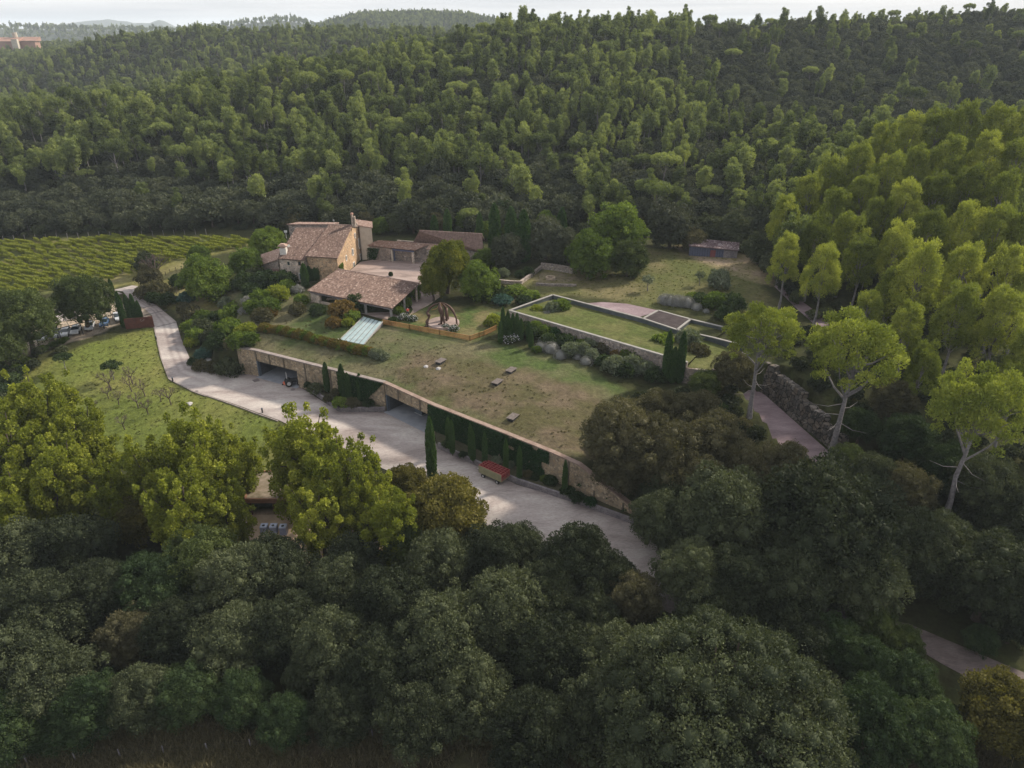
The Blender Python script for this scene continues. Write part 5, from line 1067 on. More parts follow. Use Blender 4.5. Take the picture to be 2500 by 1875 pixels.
# ---- garden shrubs, source pixels
def sh(lst, group=G4):
    for e in lst: put(e[0], e[1], e[2], e[3]*1.2, (e[5] if len(e) > 5 else 1)*1.12, name='shrub', label=e[4] or SL[e[0]], cat='shrub', group=group)
SL = {'green_shrub':'rounded green shrub on the slope between driveway and pavilion','dark_shrub':'dark green shrub on the slope between driveway and pavilion','lime_shrub':'yellow green shrub on the slope between driveway and pavilion','olive_shrub':'olive brown shrub on the bank above the driveway bend','rust_shrub':'reddish brown shrub on the garden slope','oakish_shrub':'grey green shrub on the bank above the driveway','grey_shrub':'silver grey low shrub on the garden slope','sage_shrub':'soft sage green shrub in the garden','blue_shrub':'blue green spreading juniper','ivy_shrub':'dark ivy mound in the planter','hedge_shrub':'yellowish low hedge bush'}
sh([('lime_shrub',678,722,27,'bright lime topped rounded shrub left of the pavilion'),('green_shrub',640,735,28,''),('green_shrub',622,752,24,''),('lime_shrub',612,748,15,''),('green_shrub',660,752,26,''),('olive_shrub',640,775,24,''),('rust_shrub',660,765,16,''),
 ('grey_shrub',727,708,15,'silver edged domed shrub at the left corner of the pavilion'),('green_shrub',735,735,17,''),('olive_shrub',727,758,20,'brownish shrub left below the pavilion wall'),('dark_shrub',775,760,18,'dark shrub under the pavilion front'),('grey_shrub',572,757,17,'pale silver cushion on the slope above the driveway'),('grey_shrub',605,735,15,'grey lavender bush above the silver cushion'),('grey_shrub',595,760,13,''),
 ('green_shrub',570,728,26,''),('sage_shrub',555,745,20,''),('dark_shrub',620,708,26,'flat clipped green hedge block left of the lime shrub',.7),('dark_shrub',640,705,24,'',.7),('dark_shrub',600,690,26,''),('dark_shrub',650,690,30,''),('dark_shrub',690,690,30,''),('green_shrub',700,705,22,''),('oakish_shrub',620,675,24,''),('dark_shrub',580,700,18,''),
 ('green_shrub',557,775,24,''),('lime_shrub',562,790,18,''),('olive_shrub',470,768,24,'olive bush at the right edge of the driveway below the gate'),('olive_shrub',450,755,18,''),('green_shrub',492,775,20,''),('dark_shrub',530,780,20,''),
 ('green_shrub',465,800,20,''),('oakish_shrub',495,805,26,''),('green_shrub',480,825,24,''),('lime_shrub',468,838,16,'yellow shrub at the inner edge of the driveway'),('oakish_shrub',515,830,24,''),('green_shrub',560,808,32,''),('lime_shrub',607,808,20,''),('green_shrub',585,835,26,''),('lime_shrub',600,850,20,''),('green_shrub',612,830,20,''),
 ('dark_shrub',540,862,28,''),('oakish_shrub',555,870,30,'large dark grey green bush above the rocks at the wall end'),('blue_shrub',495,868,18,'blue green juniper spreading beside the driveway rocks'),('dark_shrub',515,850,20,''),('olive_shrub',490,895,18,''),('olive_shrub',520,900,18,''),('dark_shrub',550,900,20,''),('olive_shrub',580,893,20,''),('oakish_shrub',604,893,17,''),('olive_shrub',1775,965,16,'olive shrub at the left lip of the sunken drive, highest'),('oakish_shrub',1792,1005,20,'grey green shrub at the left lip of the sunken drive, middle'),('olive_shrub',1815,1040,20,'olive shrub at the left lip of the sunken drive, lowest'),('dark_shrub',1765,1000,20,'dark shrub behind the left lip of the sunken drive'),('dark_shrub',470,885,12,''),
 ('rust_shrub',838,762,30,'large reddish shrub left of the inclined glass roof'),('rust_shrub',815,790,18,'low rusty shrub below the large reddish one'),('green_shrub',860,775,20,'lime green shrub touching the inclined glass roof'),('lime_shrub',850,790,15,''),('dark_shrub',870,745,26,'dark climber against the pavilion front'),('dark_shrub',905,750,14,''),
 ('dark_shrub',965,742,16,'ivy clump spilling under the right edge of the pavilion roof'),('green_shrub',985,742,20,''),('green_shrub',1008,722,17,''),('green_shrub',1022,705,12,''),('green_shrub',975,762,14,''),('dark_shrub',960,785,12,''),
 ('blue_shrub',1228,733,24,'blue green juniper mound by the hedge on the statue lawn',.6),('dark_shrub',1190,725,20,''),('dark_shrub',1210,718,20,''),('green_shrub',1260,712,26,'clipped green hedge end above the juniper',.6),('green_shrub',1295,722,22,'',.6),('dark_shrub',1160,720,16,''),('dark_shrub',1280,735,18,'',.7),
 ('lime_shrub',1205,785,18,'yellow green bush inside the end of the picket fence'),('lime_shrub',1190,790,10,''),
 ('sage_shrub',1350,755,20,'loose green shrub inside the left end of the long roof'),('green_shrub',1368,750,22,'upright bright green bush inside the long roof'),('grey_shrub',1335,770,12,''),('lime_shrub',1310,758,14,''),
 ('green_shrub',1310,800,18,''),('dark_shrub',1285,800,16,''),('dark_shrub',1340,835,20,''),('sage_shrub',1395,858,24,''),('green_shrub',1410,825,18,'green bush climbing the outer wall of the long roof'),('sage_shrub',1425,858,22,''),('dark_shrub',1370,830,16,''),('green_shrub',1310,855,12,''),('sage_shrub',1445,870,20,''),('dark_shrub',1475,885,20,''),('olive_shrub',1490,850,22,''),('green_shrub',1540,870,26,''),('dark_shrub',1560,880,22,''),
 ('sage_shrub',1500,895,28,'large sage green bush right of the single grey ball'),('sage_shrub',1545,895,28,''),('dark_shrub',1525,905,24,''),
 ('green_shrub',1620,840,28,'round green bush at the near end of the long roof lawn'),('sage_shrub',1680,835,32,'large pale green round bush right of the three cypresses'),('dark_shrub',1600,850,20,''),('olive_shrub',1700,870,30,''),
 ('dark_shrub',1295,815,20,''),('green_shrub',1330,812,20,''),('ivy_shrub',1355,815,18,''),('dark_shrub',1385,838,22,''),('sage_shrub',1440,845,22,''),('olive_shrub',1465,855,20,''),('rust_shrub',1510,868,18,''),('sage_shrub',1575,905,24,''),('green_shrub',1590,885,22,''),('dark_shrub',1600,920,24,''),('green_shrub',1420,845,18,''),
 ('dark_shrub',1710,735,20,''),('green_shrub',1745,740,28,'green bush right of the long clipped grey hedge'),('dark_shrub',1790,745,28,''),('dark_shrub',1770,770,22,''),('green_shrub',1690,730,16,''),
 ('sage_shrub',1755,690,26,'tall loose shrub on the lawn above the grey hedge',1.3),
 ('sage_shrub',1230,668,14,''),('dark_shrub',1270,672,12,''),('green_shrub',1180,640,18,''),('dark_shrub',1290,665,14,''),
 ('olive_shrub',355,715,22,'brown shrub at the inner side of the road bend'),('olive_shrub',385,712,26,''),('dark_shrub',410,735,20,''),('dark_shrub',375,730,18,''),
 ('dark_shrub',440,690,22,''),('blue_shrub',455,730,18,''),('green_shrub',500,700,24,'')])
for x, y, r, l in [(1335,838,18,'left lobe of the clipped grey bush group'),(1347,852,20,'middle lobe of the clipped grey bush group'),(1322,848,16,'low front lobe of the clipped grey bush group'),(1369,868,17,'right lobe of the clipped grey bush group'),(1345,830,14,'rear lobe of the clipped grey bush group'),(1411,872,11,'small clipped grey ball beside the single round one'),(1432,884,16,'single round clipped grey ball'),(1322,830,10,'tiny grey cushion behind the clipped group'),
   (1702,752,13,'clipped grey ball right of the grey hedge'),(1723,760,8,'smallest grey ball behind the long roof'),(1757,768,10,'grey ball near the sunken grass compartment')]:
    put('grey_ball', x, y, r, .9, name='clipped_bush', label=l, cat='bush', group='clipped grey bushes')
for k, x in enumerate((1622,1636,1650,1664,1678)): put('grey_ball', x, 735+k*1.5, 18, 1.0, name='clipped_hedge_bush', label='joined silver grey clipped hedge bush on the edge of the upper lawn', cat='bush', group='long clipped grey hedge')
for x, y, r, l in [(1247,828,20,'white flowering shrub below the picket gate'),(985,775,15,'white flowering bush beside the pavilion corner post'),(1008,778,13,'second white flowering bush beside the pavilion corner'),(1108,803,14,'white flowering bush at the front of the statue disc'),(1088,798,11,'leafy flowering bush touching the statue disc')]:
    put('flower_shrub', x, y, r, .8, name='flowering_shrub', label=l, cat='shrub', group='white flowering shrubs')
# the long yellowish hedge on the green roof
hp = [gp(*p) for p in [(645,808),(690,815),(740,826),(790,840),(840,852),(890,865),(935,876)]]
P = resample(hp, 40)
for i, (x, y) in enumerate(P): inst(['hedge_shrub','hedge_shrub','green_shrub','rust_shrub'][i % 4] if i < 36 else 'sage_shrub', x, y, H1(x, y)-.1, random.uniform(1.05, 1.4), random.uniform(1.2, 1.7), name='hedge_bush', label='bush of the long yellowish hedge running across the green roof', cat='hedge', group='hedge along the green roof')
P = resample([gp(*p) for p in [(1150,715),(1200,705),(1250,712),(1310,728)]], 14)
for i, (x, y) in enumerate(P): inst('dark_shrub', x, y, H1(x, y)-.1, .8, 1.1, name='hedge_bush', label='bush of the clipped green hedge between statue lawn and terrace', cat='hedge', group='hedge behind the statue lawn')
# ivy sheets on the cellar wall: leaf covered face
def ivyface(label, a, b, z0, z1, n, cut=None, off=.34, mat='ivy'):
    a = np.array(a[:2]); b = np.array(b[:2]); ln = np.linalg.norm(b-a); t = (b-a)/ln; nn = np.array([t[1], -t[0]]); nn = nn if nn[1] < 0 else -nn
    u = rng.random(n); v = rng.random(n); 
    if cut: k = cut(u, v); u, v = u[k], v[k]
    n = len(u); P = np.stack([a[0]+t[0]*u*ln+nn[0]*(off+rng.random(n)*.25), a[1]+t[1]*u*ln+nn[1]*(off+rng.random(n)*.25), z0+(z1-z0)*v], -1)
    D = nrm(np.array([nn[0]*.4, nn[1]*.4, -.6])+rng.normal(size=(n, 3))*.5); V, F = leafgeo(P, D, .24, .2)
    c = np.array([a[0], a[1], z0]); me = mixmesh('ivy', [(V-c, F, np.clip(rng.normal(.5, .2, n), 0, 1), 0)], [LM[mat]]); o = bpy.data.objects.new('ivy', me); C.objects.link(o); o.location = c
    return setp(o, label=label, cat='ivy')
ivyface('dark ivy triangle hanging on the wall left of the second garage opening', lerp(WALL[1], WALL[2], .9), lerp(WALL[2], WALL[3], 1.0), .8, 5.6, 9000, lambda u, v: (u < .55+.45*v-.0) & (u+v*.3 > .02))
ivyface('ivy curtain on the wall right of the second garage opening', lerp(WALL[3], WALL[4], .93), WALL[5], .8, 5.6, 16000, lambda u, v: (v > .25-u*3))
ivyface('ivy along the long planter wall up to the crate trailer', WALL[5], lerp(WALL[5], WALL[6], .95), .8, 5.6, 8500, lambda u, v: fbm(u*8, v*5, 2, 3) > .25+u*.3)
ivyface('patchy ivy on the lower end of the stone wall', WALL[7], WALL[8], 0, 2.6, 1600, lambda u, v: fbm(u*8, v*5, 2, 9) > .62)
ivyface('ivy on the wall behind the left courtyard corner', a1, m1, 9, 12.2, 2500, lambda u, v: u < .4+.2*v)
ivyface('green climber on the corner of the farmhouse gable', ga, ga+(gb-ga)*.28, 9, 13.2, 2600, lambda u, v: (u < .75) & (v < .85), .3, 'green')
for x, y, r, k in [(770,950,22,'oakish_shrub'),(755,940,14,'dark_shrub'),(820,960,16,'olive_shrub'),(830,985,22,'green_shrub'),(860,985,20,'olive_shrub'),(800,975,14,'olive_shrub'),(900,985,16,'dark_shrub'),
   (1090,1085,14,'dark_shrub'),(1130,1110,12,'dark_shrub'),(1212,1125,16,'sage_shrub'),(1245,1135,14,'sage_shrub'),(1290,1160,16,'olive_shrub'),(1305,1165,14,'dark_shrub'),(1345,1175,20,'dark_shrub'),(1330,1170,14,'green_shrub'),(1385,1200,20,'dark_shrub'),(1410,1215,20,'dark_shrub'),(1440,1225,18,'ivy_shrub')]:
    put(k, x, y, r, 1, name='shrub', zf=lambda x, y: np.full(np.shape(x), .75), label='shrub filling the timber edged planter at the foot of the cellar wall', cat='shrub', group='shrubs in the planters')
# orchard
for i, (x, y, h) in enumerate([(272,935,60),(266,955,40),(325,920,55),(322,938,50),(355,950,50),(290,970,42),(338,978,50),(362,993,46),(393,963,42),(418,970,56),(305,1030,45),(670,1068,45),(232,985,30)]):
    p = gp(x, y+18); s = h/FPX*math.dist(p, (0, 0, CZ))/3.4*.78; inst('bare', p[0], p[1], p[2], s, name='fruit_tree', label='pruned leafless fruit tree with dark twigs on the orchard lawn', cat='fruit tree', group='bare fruit trees in the orchard')
for x, y, r, l in [(152,873,25,'left small dark umbrella shaped tree on the orchard lawn'),(269,893,27,'right small dark umbrella shaped tree on the orchard lawn')]: put('umbrella', x, y, r, 1, name='young_tree', label=l, cat='tree', group='small umbrella trees')
for x, y, r, l in [(1583,683,14,'left small olive tree on the upper lawn'),(1710,672,12,'right small olive tree on the upper lawn')]: put('olive', x, y, r*1.25, 1, name='olive_tree', label=l, cat='olive tree', group='olive trees on the upper lawn')
p = gp(385, 693); inst('bare', p[0], p[1], p[2], 2.3, name='bare_tree', label='bare greyish tree beside the track at the vineyard edge', cat='tree')
p = gp(25, 890); inst('bare', p[0], p[1], p[2], 2.2, name='dead_tree', label='dead pale trunk at the left edge below the parking', cat='dead tree')
# -------------------------------------------------------------- hillside forest
FB = [(-600,660),(-300,612),(0,584),(300,570),(620,566),(720,572),(900,566),(1200,585),(1300,575),(1650,585),(1800,610),(1860,650),(1890,700),(1960,770),(2060,830),(2160,900),(2400,960),(3200,1000)]
fbx = [p[0] for p in FB]; fby = [p[1] for p in FB]
gx, gy = np.meshgrid(np.arange(-700, 700, 5.2), np.arange(150, 1250, 5.2)); gx = gx+rng.uniform(-2.2, 2.2, gx.shape); gy = gy+rng.uniform(-2.2, 2.2, gy.shape); gx, gy = gx.ravel(), gy.ravel()
keep = np.abs(gx) < gy*.80+25; gx, gy = gx[keep], gy[keep]; gz = Hbase(gx, gy); pxx, pyy = proj(gx, gy, gz)
keep = (pyy < np.interp(pxx, fbx, fby)-3) & (pxx > -130) & (pxx < 2630) & (rng.random(len(gx)) < np.where(gy > 520, .75, 1)); gx, gy, gz, pxx, pyy = [q[keep] for q in (gx, gy, gz, pxx, pyy)]
clr = ((gx > 5) & (gx < 60) & (gy < 214) & (gy > 150) & (pyy > 560)); gx, gy, gz, pxx, pyy = [q[~clr] for q in (gx, gy, gz, pxx, pyy)]
fb_ = np.interp(pxx, fbx, fby); u = rng.random(len(gx)); cl_ = fbm(gx, gy, 30, 55)
near = (pxx > 1860) & (gy < 262)
oakband = (pxx < 1420) & (pyy > fb_-78-40*cl_) & ~near
oakright = inpoly(pxx, pyy, [(1690,60),(2800,30),(2800,420),(2050,390),(1900,380),(1800,330),(1670,200)])
pm = (cl_ > .42) & (u < .55) | (u < .24); pm = np.where(oakband, u < .07, pm); pm = np.where(oakright & (gy > 262), u < .055, pm); pm = np.where(near, u < .5, pm); pm = np.where(gy > 520, u < .30+.55*(fbm(gx, gy, 60, 91) > .48), pm)
dist = np.sqrt(gx**2+gy**2+(gz-CZ)**2); order = np.argsort(dist)
def stuff(name, kind, idx, scl, label, zs=1.0):
    pts = np.stack([gx[idx], gy[idx], gz[idx]-.2], -1); return stuffpts(name, kind, pts, scl, label, zs)
def stuffpts(name, kind, pts, scl, label, zs=1.0):
    n = len(pts); me = bpy.data.meshes.new(name); me.vertices.add(n); me.vertices.foreach_set('co', pts.astype(np.float32).ravel())
    me.attributes.new('pick', 'INT', 'POINT').data.foreach_set('value', rng.integers(0, 60, n).astype(np.int32))
    me.attributes.new('turn', 'FLOAT', 'POINT').data.foreach_set('value', rng.uniform(0, 6.28, n).astype(np.float32))
    me.attributes.new('size', 'FLOAT_VECTOR', 'POINT').data.foreach_set('vector', (scl[:, None]*np.stack([np.ones(n), np.ones(n), zs*rng.uniform(.8, 1.25, n)], -1)).astype(np.float32).ravel())
    o = bpy.data.objects.new(name, me); C.objects.link(o); setp(o, label=label, cat=name.replace('_', ' '), kind='stuff')
    ng = bpy.data.node_groups.new(name, 'GeometryNodeTree'); ng.interface.new_socket('Geometry', in_out='INPUT', socket_type='NodeSocketGeometry'); ng.interface.new_socket('Geometry', in_out='OUTPUT', socket_type='NodeSocketGeometry')
    gi = ng.nodes.new('NodeGroupInput'); go = ng.nodes.new('NodeGroupOutput'); ip = ng.nodes.new('GeometryNodeInstanceOnPoints'); jn = ng.nodes.new('GeometryNodeJoinGeometry')
    for s in SRC[kind]:
        oi = ng.nodes.new('GeometryNodeObjectInfo'); oi.transform_space = 'ORIGINAL'; oi.inputs['Object'].default_value = s; oi.inputs['As Instance'].default_value = True; ng.links.new(oi.outputs['Geometry'], jn.inputs[0])
    def attr(nm, ty):
        a = ng.nodes.new('GeometryNodeInputNamedAttribute'); a.data_type = ty; a.inputs['Name'].default_value = nm; return a.outputs['Attribute']
    ng.links.new(gi.outputs[0], ip.inputs['Points']); ng.links.new(jn.outputs[0], ip.inputs['Instance']); ip.inputs['Pick Instance'].default_value = True
    ng.links.new(attr('pick', 'INT'), ip.inputs['Instance Index']); cx = ng.nodes.new('ShaderNodeCombineXYZ'); ng.links.new(attr('turn', 'FLOAT'), cx.inputs[2]); ng.links.new(cx.outputs[0], ip.inputs['Rotation'])
    ng.links.new(attr('size', 'FLOAT_VECTOR'), ip.inputs['Scale']); ng.links.new(ip.outputs[0], go.inputs[0])
    m_ = o.modifiers.new('scatter', 'NODES'); m_.node_group = ng; return o
SRC = {}
def zone(px, kind):
    a = ['at far left behind the vineyard','behind the vineyard','behind the farmhouse','behind the rear barn','behind the garden ring','behind the shed lawn','left of the bright pine stand','behind the bright pine stand','at far right behind the bright pines'][min(8, max(0, int(px/278)))]
    return a
def slot(px, py):
    f = np.interp(px, fbx, fby)-py; return ['at the foot of','low on','half way up','high on'][int(min(3, f/45))]
pi_ = [i for i in order if pm[i]]; oi_ = [i for i in order if not pm[i]]
def scale_for(i, base): return base
ps = rng.uniform(.68, 1.25, len(gx)); 
SRC['hill_pine'] = []; SRC['hill_oak'] = []; SRC['bush'] = []
for i in pi_[:300]:
    o = inst('hill_pine', gx[i], gy[i], gz[i]-.2, ps[i]*1.08, ps[i]*rng.uniform(.95, 1.15), name='pine_tree', label=('tall ' if ps[i] > 1.05 else 'small ' if ps[i] < .92 else '')+'pine '+slot(pxx[i], pyy[i])+' the slope '+zone(pxx[i], 0), cat='pine tree', group='pines on the wooded slope')
    if len(SRC['hill_pine']) < 9: SRC['hill_pine'].append(o)
for i in oi_[:300]:
    o = inst('hill_oak', gx[i], gy[i], gz[i]-.2, ps[i]*(1.15 if oakband[i] else .95), ps[i]*rng.uniform(.9, 1.3), name='oak_tree', label=('large ' if ps[i] > 1.05 else 'small ' if ps[i] < .92 else '')+'holm oak '+slot(pxx[i], pyy[i])+' the slope '+zone(pxx[i], 1), cat='oak tree', group='holm oaks on the wooded slope')
    if len(SRC['hill_oak']) < 4: SRC['hill_oak'].append(o)
# the instanced originals sit far apart, so strip their own scale out of the scatter sources
pr = np.array(pi_[300:]); orr = np.array(oi_[300:])
stuff('pine_forest', 'hill_pine', pr, ps[pr]*np.where(gy[pr] > 520, .88, 1.06), 'yellow green pine forest covering the hills up to the skyline')
stuff('oak_forest', 'hill_oak', orr, ps[orr]*np.where(gy[orr] > 520, .9, .9), 'dark oak wood between and below the pines on the hills')
# dense undergrowth in the woods, hillside and near
bx_, by_ = np.meshgrid(np.arange(-420, 420, 4.3), np.arange(40, 520, 4.3)); bx_ = (bx_+rng.uniform(-2, 2, bx_.shape)).ravel(); by_ = (by_+rng.uniform(-2, 2, by_.shape)).ravel()
k = np.abs(bx_) < by_*.82+25; bx_, by_ = bx_[k], by_[k]; bz_ = Hbase(bx_, by_); px_, py_ = proj(bx_, by_, bz_)
up_ = py_ < np.interp(px_, fbx, fby)
fgp = [(-200,1180),(120,1130),(300,1180),(480,1200),(560,1290),(560,1420),(760,1440),(960,1400),(1000,1290),(1120,1300),(1250,1370),(1450,1480),(1640,1540),(2180,1590),(2400,1730),(2560,1800),(2560,1960),(1500,1960),(1450,1860),(900,1800),(450,1790),(-200,1850)]
rg = [(1440,1120),(1570,1240),(1660,1320),(1780,1380),(1920,1430),(2230,1500),(2700,1640),(2700,960),(2150,900),(2080,870),(2110,1040),(2060,1140),(1960,1160),(1850,1060),(1760,990),(1600,960),(1500,1020)]
k = up_ | inpoly(px_, py_, fgp) | inpoly(px_, py_, rg) | inpoly(px_, py_, [(-200,880),(60,860),(200,850),(60,920),(90,1080),(-200,1150)])
k |= inpoly(px_, py_, [(1890,830),(1960,790),(2150,880),(2110,1040),(1960,940)]) | inpoly(px_, py_, [(1690,890),(1790,930),(1800,1000),(1880,1070),(1700,1080)])
k &= ~inpoly(bx_, by_, [(p[0]+d[0], p[1]+d[1]) for p, d in zip(RAMP, [(-2,1),(0,2),(2,1),(3,-2),(-1,-3),(-2,0)])])
bx_, by_, bz_ = bx_[k], by_[k], bz_[k]
SRC['bush'] = [inst('bush', *gp(x, y), 1, name='bush', label=l, cat='bush', v=i) for i, (x, y, l) in enumerate([(700,1790,'low dark bush at the edge of the wood above the wire fence'),(1000,1790,'second dark bush at the wood edge nearer the bottom centre')])]
stuffpts('undergrowth', 'bush', np.stack([bx_, by_, bz_-.1], -1), rng.uniform(.7, 1.25, len(bx_)), 'dark undergrowth of low bushes filling the woods')
# grass tufts of the bottom field and rough banks
cl = np.zeros((1, 6)); n = 90; P = np.concatenate([rng.normal(0, .5, (n, 2)), rng.uniform(.1, .35, (n, 1))], 1); D = nrm(np.stack([rng.normal(0, .35, n), rng.normal(0, .35, n), np.ones(n)], -1)); V, F = leafgeo(P, D, .7, .07)
me = mixmesh('tuft', [(V, F, rng.random(n), 0)], [LM['dry']]); o = bpy.data.objects.new('grass_tuft', me); C.objects.link(o); o.location = gp(640, 1845); setp(o, label='dry grass tuft beside the fence posts at the bottom edge', cat='grass tuft'); SRC['tuft'] = [o]
tx, ty = rng.uniform(-60, 60, 9000), rng.uniform(42, 62, 9000); tz = Hbase(tx, ty); a_, b_ = proj(tx, ty, tz); k = (b_ > 1770) & (fbm(tx, ty, 4, 3) > .42)
stuffpts('rough_grass', 'tuft', np.stack([tx[k], ty[k], tz[k]], -1), rng.uniform(.6, 1.3, k.sum()), 'rough dry grass around the wire fence at the bottom edge')
n = 26; P = np.concatenate([rng.normal(0, .22, (n, 2)), rng.uniform(.02, .10, (n, 1))], 1); D = nrm(np.stack([rng.normal(0, .6, n), rng.normal(0, .6, n), np.ones(n)*.8], -1)); V, F = leafgeo(P, D, .26, .10)
def turf(nm, matk, poly, cnt, label, zf, spx, pred=None):
    me = mixmesh('turf_tuft', [(V, F, rng.random(n), 0)], [LM[matk]]); o = bpy.data.objects.new('grass_tuft', me); C.objects.link(o); g_ = gp(*spx); o.location = (g_[0], g_[1], float(zf(np.array([g_[0]]), np.array([g_[1]]))[0])); setp(o, label='small tuft of grass '+label, cat='grass tuft'); SRC[nm] = [o]
    Q = np.array(poly); x = rng.uniform(Q[:, 0].min(), Q[:, 0].max(), cnt); y = rng.uniform(Q[:, 1].min(), Q[:, 1].max(), cnt); k = inpoly(x, y, poly) & (rng.random(cnt) < .05+.14*fbm(x, y, 5, 14))
    k &= inpoly(x, y, UPP) == (nm != 'turf_orchard'); x, y = x[k], y[k]; stuffpts(nm, nm, np.stack([x, y, zf(x, y)+.02], -1), rng.uniform(.35, .8, len(x)), 'rough grass tufts '+label)
turf('turf_roof', 'dryturf', noff(WALL, .8)+noff(WALL, 15)[::-1], 16000, 'on the green roof behind the coping', lambda x, y: Hbase(x, y)+.05, (1150, 960))
turf('turf_orchard', 'greenturf', Z_ORCH, 22000, 'on the orchard lawn', Hbase, (200, 880))
turf('turf_lawn', 'greenturf', Z_BACK, 16000, 'on the upper lawn below the shed', Hbase, (1500, 660))
# -------------------------------------------------------------- vineyard
vm = []
V_, F_, T_, a2, b2, c2_ = crownarr(np.array([(x, 0, 1.0, .75, .5, .7) for x in np.linspace(-2, 2, 5)]), 420, .34, .28, core=.6, shell=.5)
PR['vine'] = [dict(hc=1, r0=2.4, crown=mixmesh('vine_leaves', [(V_, F_, T_, 0), (a2, b2, c2_, 0)], [LM['vine']]))]
th = R(-28); pts = []
for s in np.arange(-140, 140, 1.9):
    for t in np.arange(-150, 150, 2.9):
        x = -110+t*cos(th)-s*sin(th)*1.0; y = 198+t*sin(th)+s*cos(th); pts.append((x+rng.normal(0, .45), y+rng.normal(0, .45)))
pts = np.array(pts); k = inpoly(pts[:, 0], pts[:, 1], Z_VINE) & (segdist(pts[:, 0], pts[:, 1], Z_VINE, True) > 1.5); pts = pts[k]; k = rng.random(len(pts)) < .95; pts = pts[k]
g = gp(110, 700); vo = inst('vine', *g, 1, rz=th, name='vine', label='leafy vine at the near corner of the vineyard above the left parking tree', cat='vine'); vo.rotation_euler = (0, 0, 0); SRC['vine'] = [vo]
vy = stuffpts('vineyard', 'vine', np.stack([pts[:, 0], pts[:, 1], Hbase(pts[:, 0], pts[:, 1])], -1), rng.uniform(.6, .9, len(pts)), 'rows of yellow green vines filling the field at the left')
vy.data.attributes['turn'].data.foreach_set('value', (th+rng.normal(0, .12, len(pts))).astype(np.float32)); vo.rotation_euler = (0, 0, 0)
# -------------------------------------------------------------- objects of the garden and yard
# inclined glass roof
gr = empty('glass_roof', (-30,132,7), label='inclined blue white glass roof panel with thin bars on the green roof', cat='glass roof')
q = [A3(830,829,7.2), A3(889,841,7.1), A3(934,786,8.6), A3(888,773,8.7)]
mb = MB(); th_ = np.array([0,0,.12]); mb.add([*q, *[p-th_ for p in q]], [(0,1,2,3),(7,6,5,4),(0,4,5,1),(1,5,6,2),(2,6,7,3),(3,7,4,0)]); mb.build('glass', M['skylight'], gr)
for f in np.linspace(0, 1, 6): MB().tube([q[0]*(1-f)+q[1]*f+th_*.5, q[3]*(1-f)+q[2]*f+th_*.5], .06 if 0 < f < 1 else .12, 4).build('glazing_bar', M['rim' if f in (0, 1) else 'dark'], gr)
MB().add([*[p-th_ for p in q], *[np.array([p[0], p[1], 5.5]) for p in q]], [(0,4,5,1),(1,5,6,2),(2,6,7,3),(3,7,4,0)]).build('upstand', M['timber'], gr)
MB().tube([q[0]+[-.6,.1,-.2], q[0]+[.2,-.1,-.2]], .35, 10).build('blind_roll', M['white'], gr)
# timber light wells on the green roof
for i, (x, y, l) in enumerate([(1076,876,'wooden hatch box on the green roof nearest the picket fence'),(1248,898,'wooden hatch box on the green roof nearest the grey bushes'),(1214,927,'wooden hatch box in the middle of the dry green roof'),(1252,1013,'wooden hatch box on the green roof above the ivy wall')]):
    g = gp(x, y+10); e = empty('hatch_box', (g[0], g[1], g[2]+.15), -.55, label=l, cat='hatch', group='wooden hatch boxes on the green roof')
    p = e.location; MB().box((p[0], p[1], p[2]-.05), (1.0, 1.7, .7), -.55).build('frame', M['dark'], e)
    mb = MB()
    for k in range(6): u = -.55+k*.22; mb.box((p[0]+u*cos(-.55), p[1]+u*sin(-.55), p[2]+.36), (.2, 2.1, .09), -.55)
    mb.build('lid', M['hatch'] if 'hatch' in M else M['timber'], e)
# rocks on the dry roof and by the driveway
def rock(px, py, s, label, zf=None):
    g = gp(px, py); v, f = ico(); mb = MB(); r = random.Random(int(px)); vv = [(g[0]+p[0]*s*r.uniform(.8,1.2), g[1]+p[1]*s*r.uniform(.8,1.2), g[2]+p[2]*s*.5*r.uniform(.8,1.2)) for p in v]
    mb.add(vv, [tuple(q) for q in f]); o = mb.build('rock', M['rockpale'], loc=g, bevel=.05*s); o.modifiers.clear(); setp(o, label=label, cat='rock', group='pale rocks')
for a_ in [(1040,895,.55,'small grey rock cluster on the dry part of the green roof'),(1070,900,.6,'flat pale rock below the first hatch box'),(505,880,1.1,'large pale rock beside the blue juniper at the driveway'),(550,890,1.2,'large grey rock under the dark bush at the wall end'),(462,986,.7,'flat stone in the orchard grass near the driveway')]: rock(*a_)
# picket fence with gate
FP = [gp(*p) for p in [(936,792),(1000,804),(1074,818),(1147.5,832),(1170,824),(1182,820),(1212,806)]]
def picket(label, pts, gate=False):
    e = empty('picket_gate' if gate else 'picket_fence', pts[0], label=label, cat='gate' if gate else 'fence'); pk = MB(); rl = MB()
    for i in range(len(pts)-1):
        a, b = np.array(pts[i]), np.array(pts[i+1]); ln = math.dist(a[:2], b[:2]); n = int(ln/.17)
        for k in range(n): p = a+(b-a)*(k+.5)/n; pk.box((p[0], p[1], p[2]+.52), (.11, .03, .95), math.atan2(b[1]-a[1], b[0]-a[0]))
        for z in (.25, .98): rl.wall(a, b, .1, a[2]+z, a[2]+z+.09, b[2]+z, b[2]+z+.09)
        m_ = max(1, int(ln/2.2))
        for k in range(m_+1): p = a+(b-a)*k/m_; MB().box((p[0], p[1], p[2]+.5), (.12, .12, 1.25)).build('post', M['picket'], e)
    pk.build('pickets', M['picket'], e); rl.build('rail', M['picket'], e); return e
picket('long orange wooden picket fence in front of the statue lawn', FP[:5]); picket('short orange picket fence run ending in the cypress clump', FP[5:]); picket('small slatted gate in the orange picket fence', FP[4:6], True)
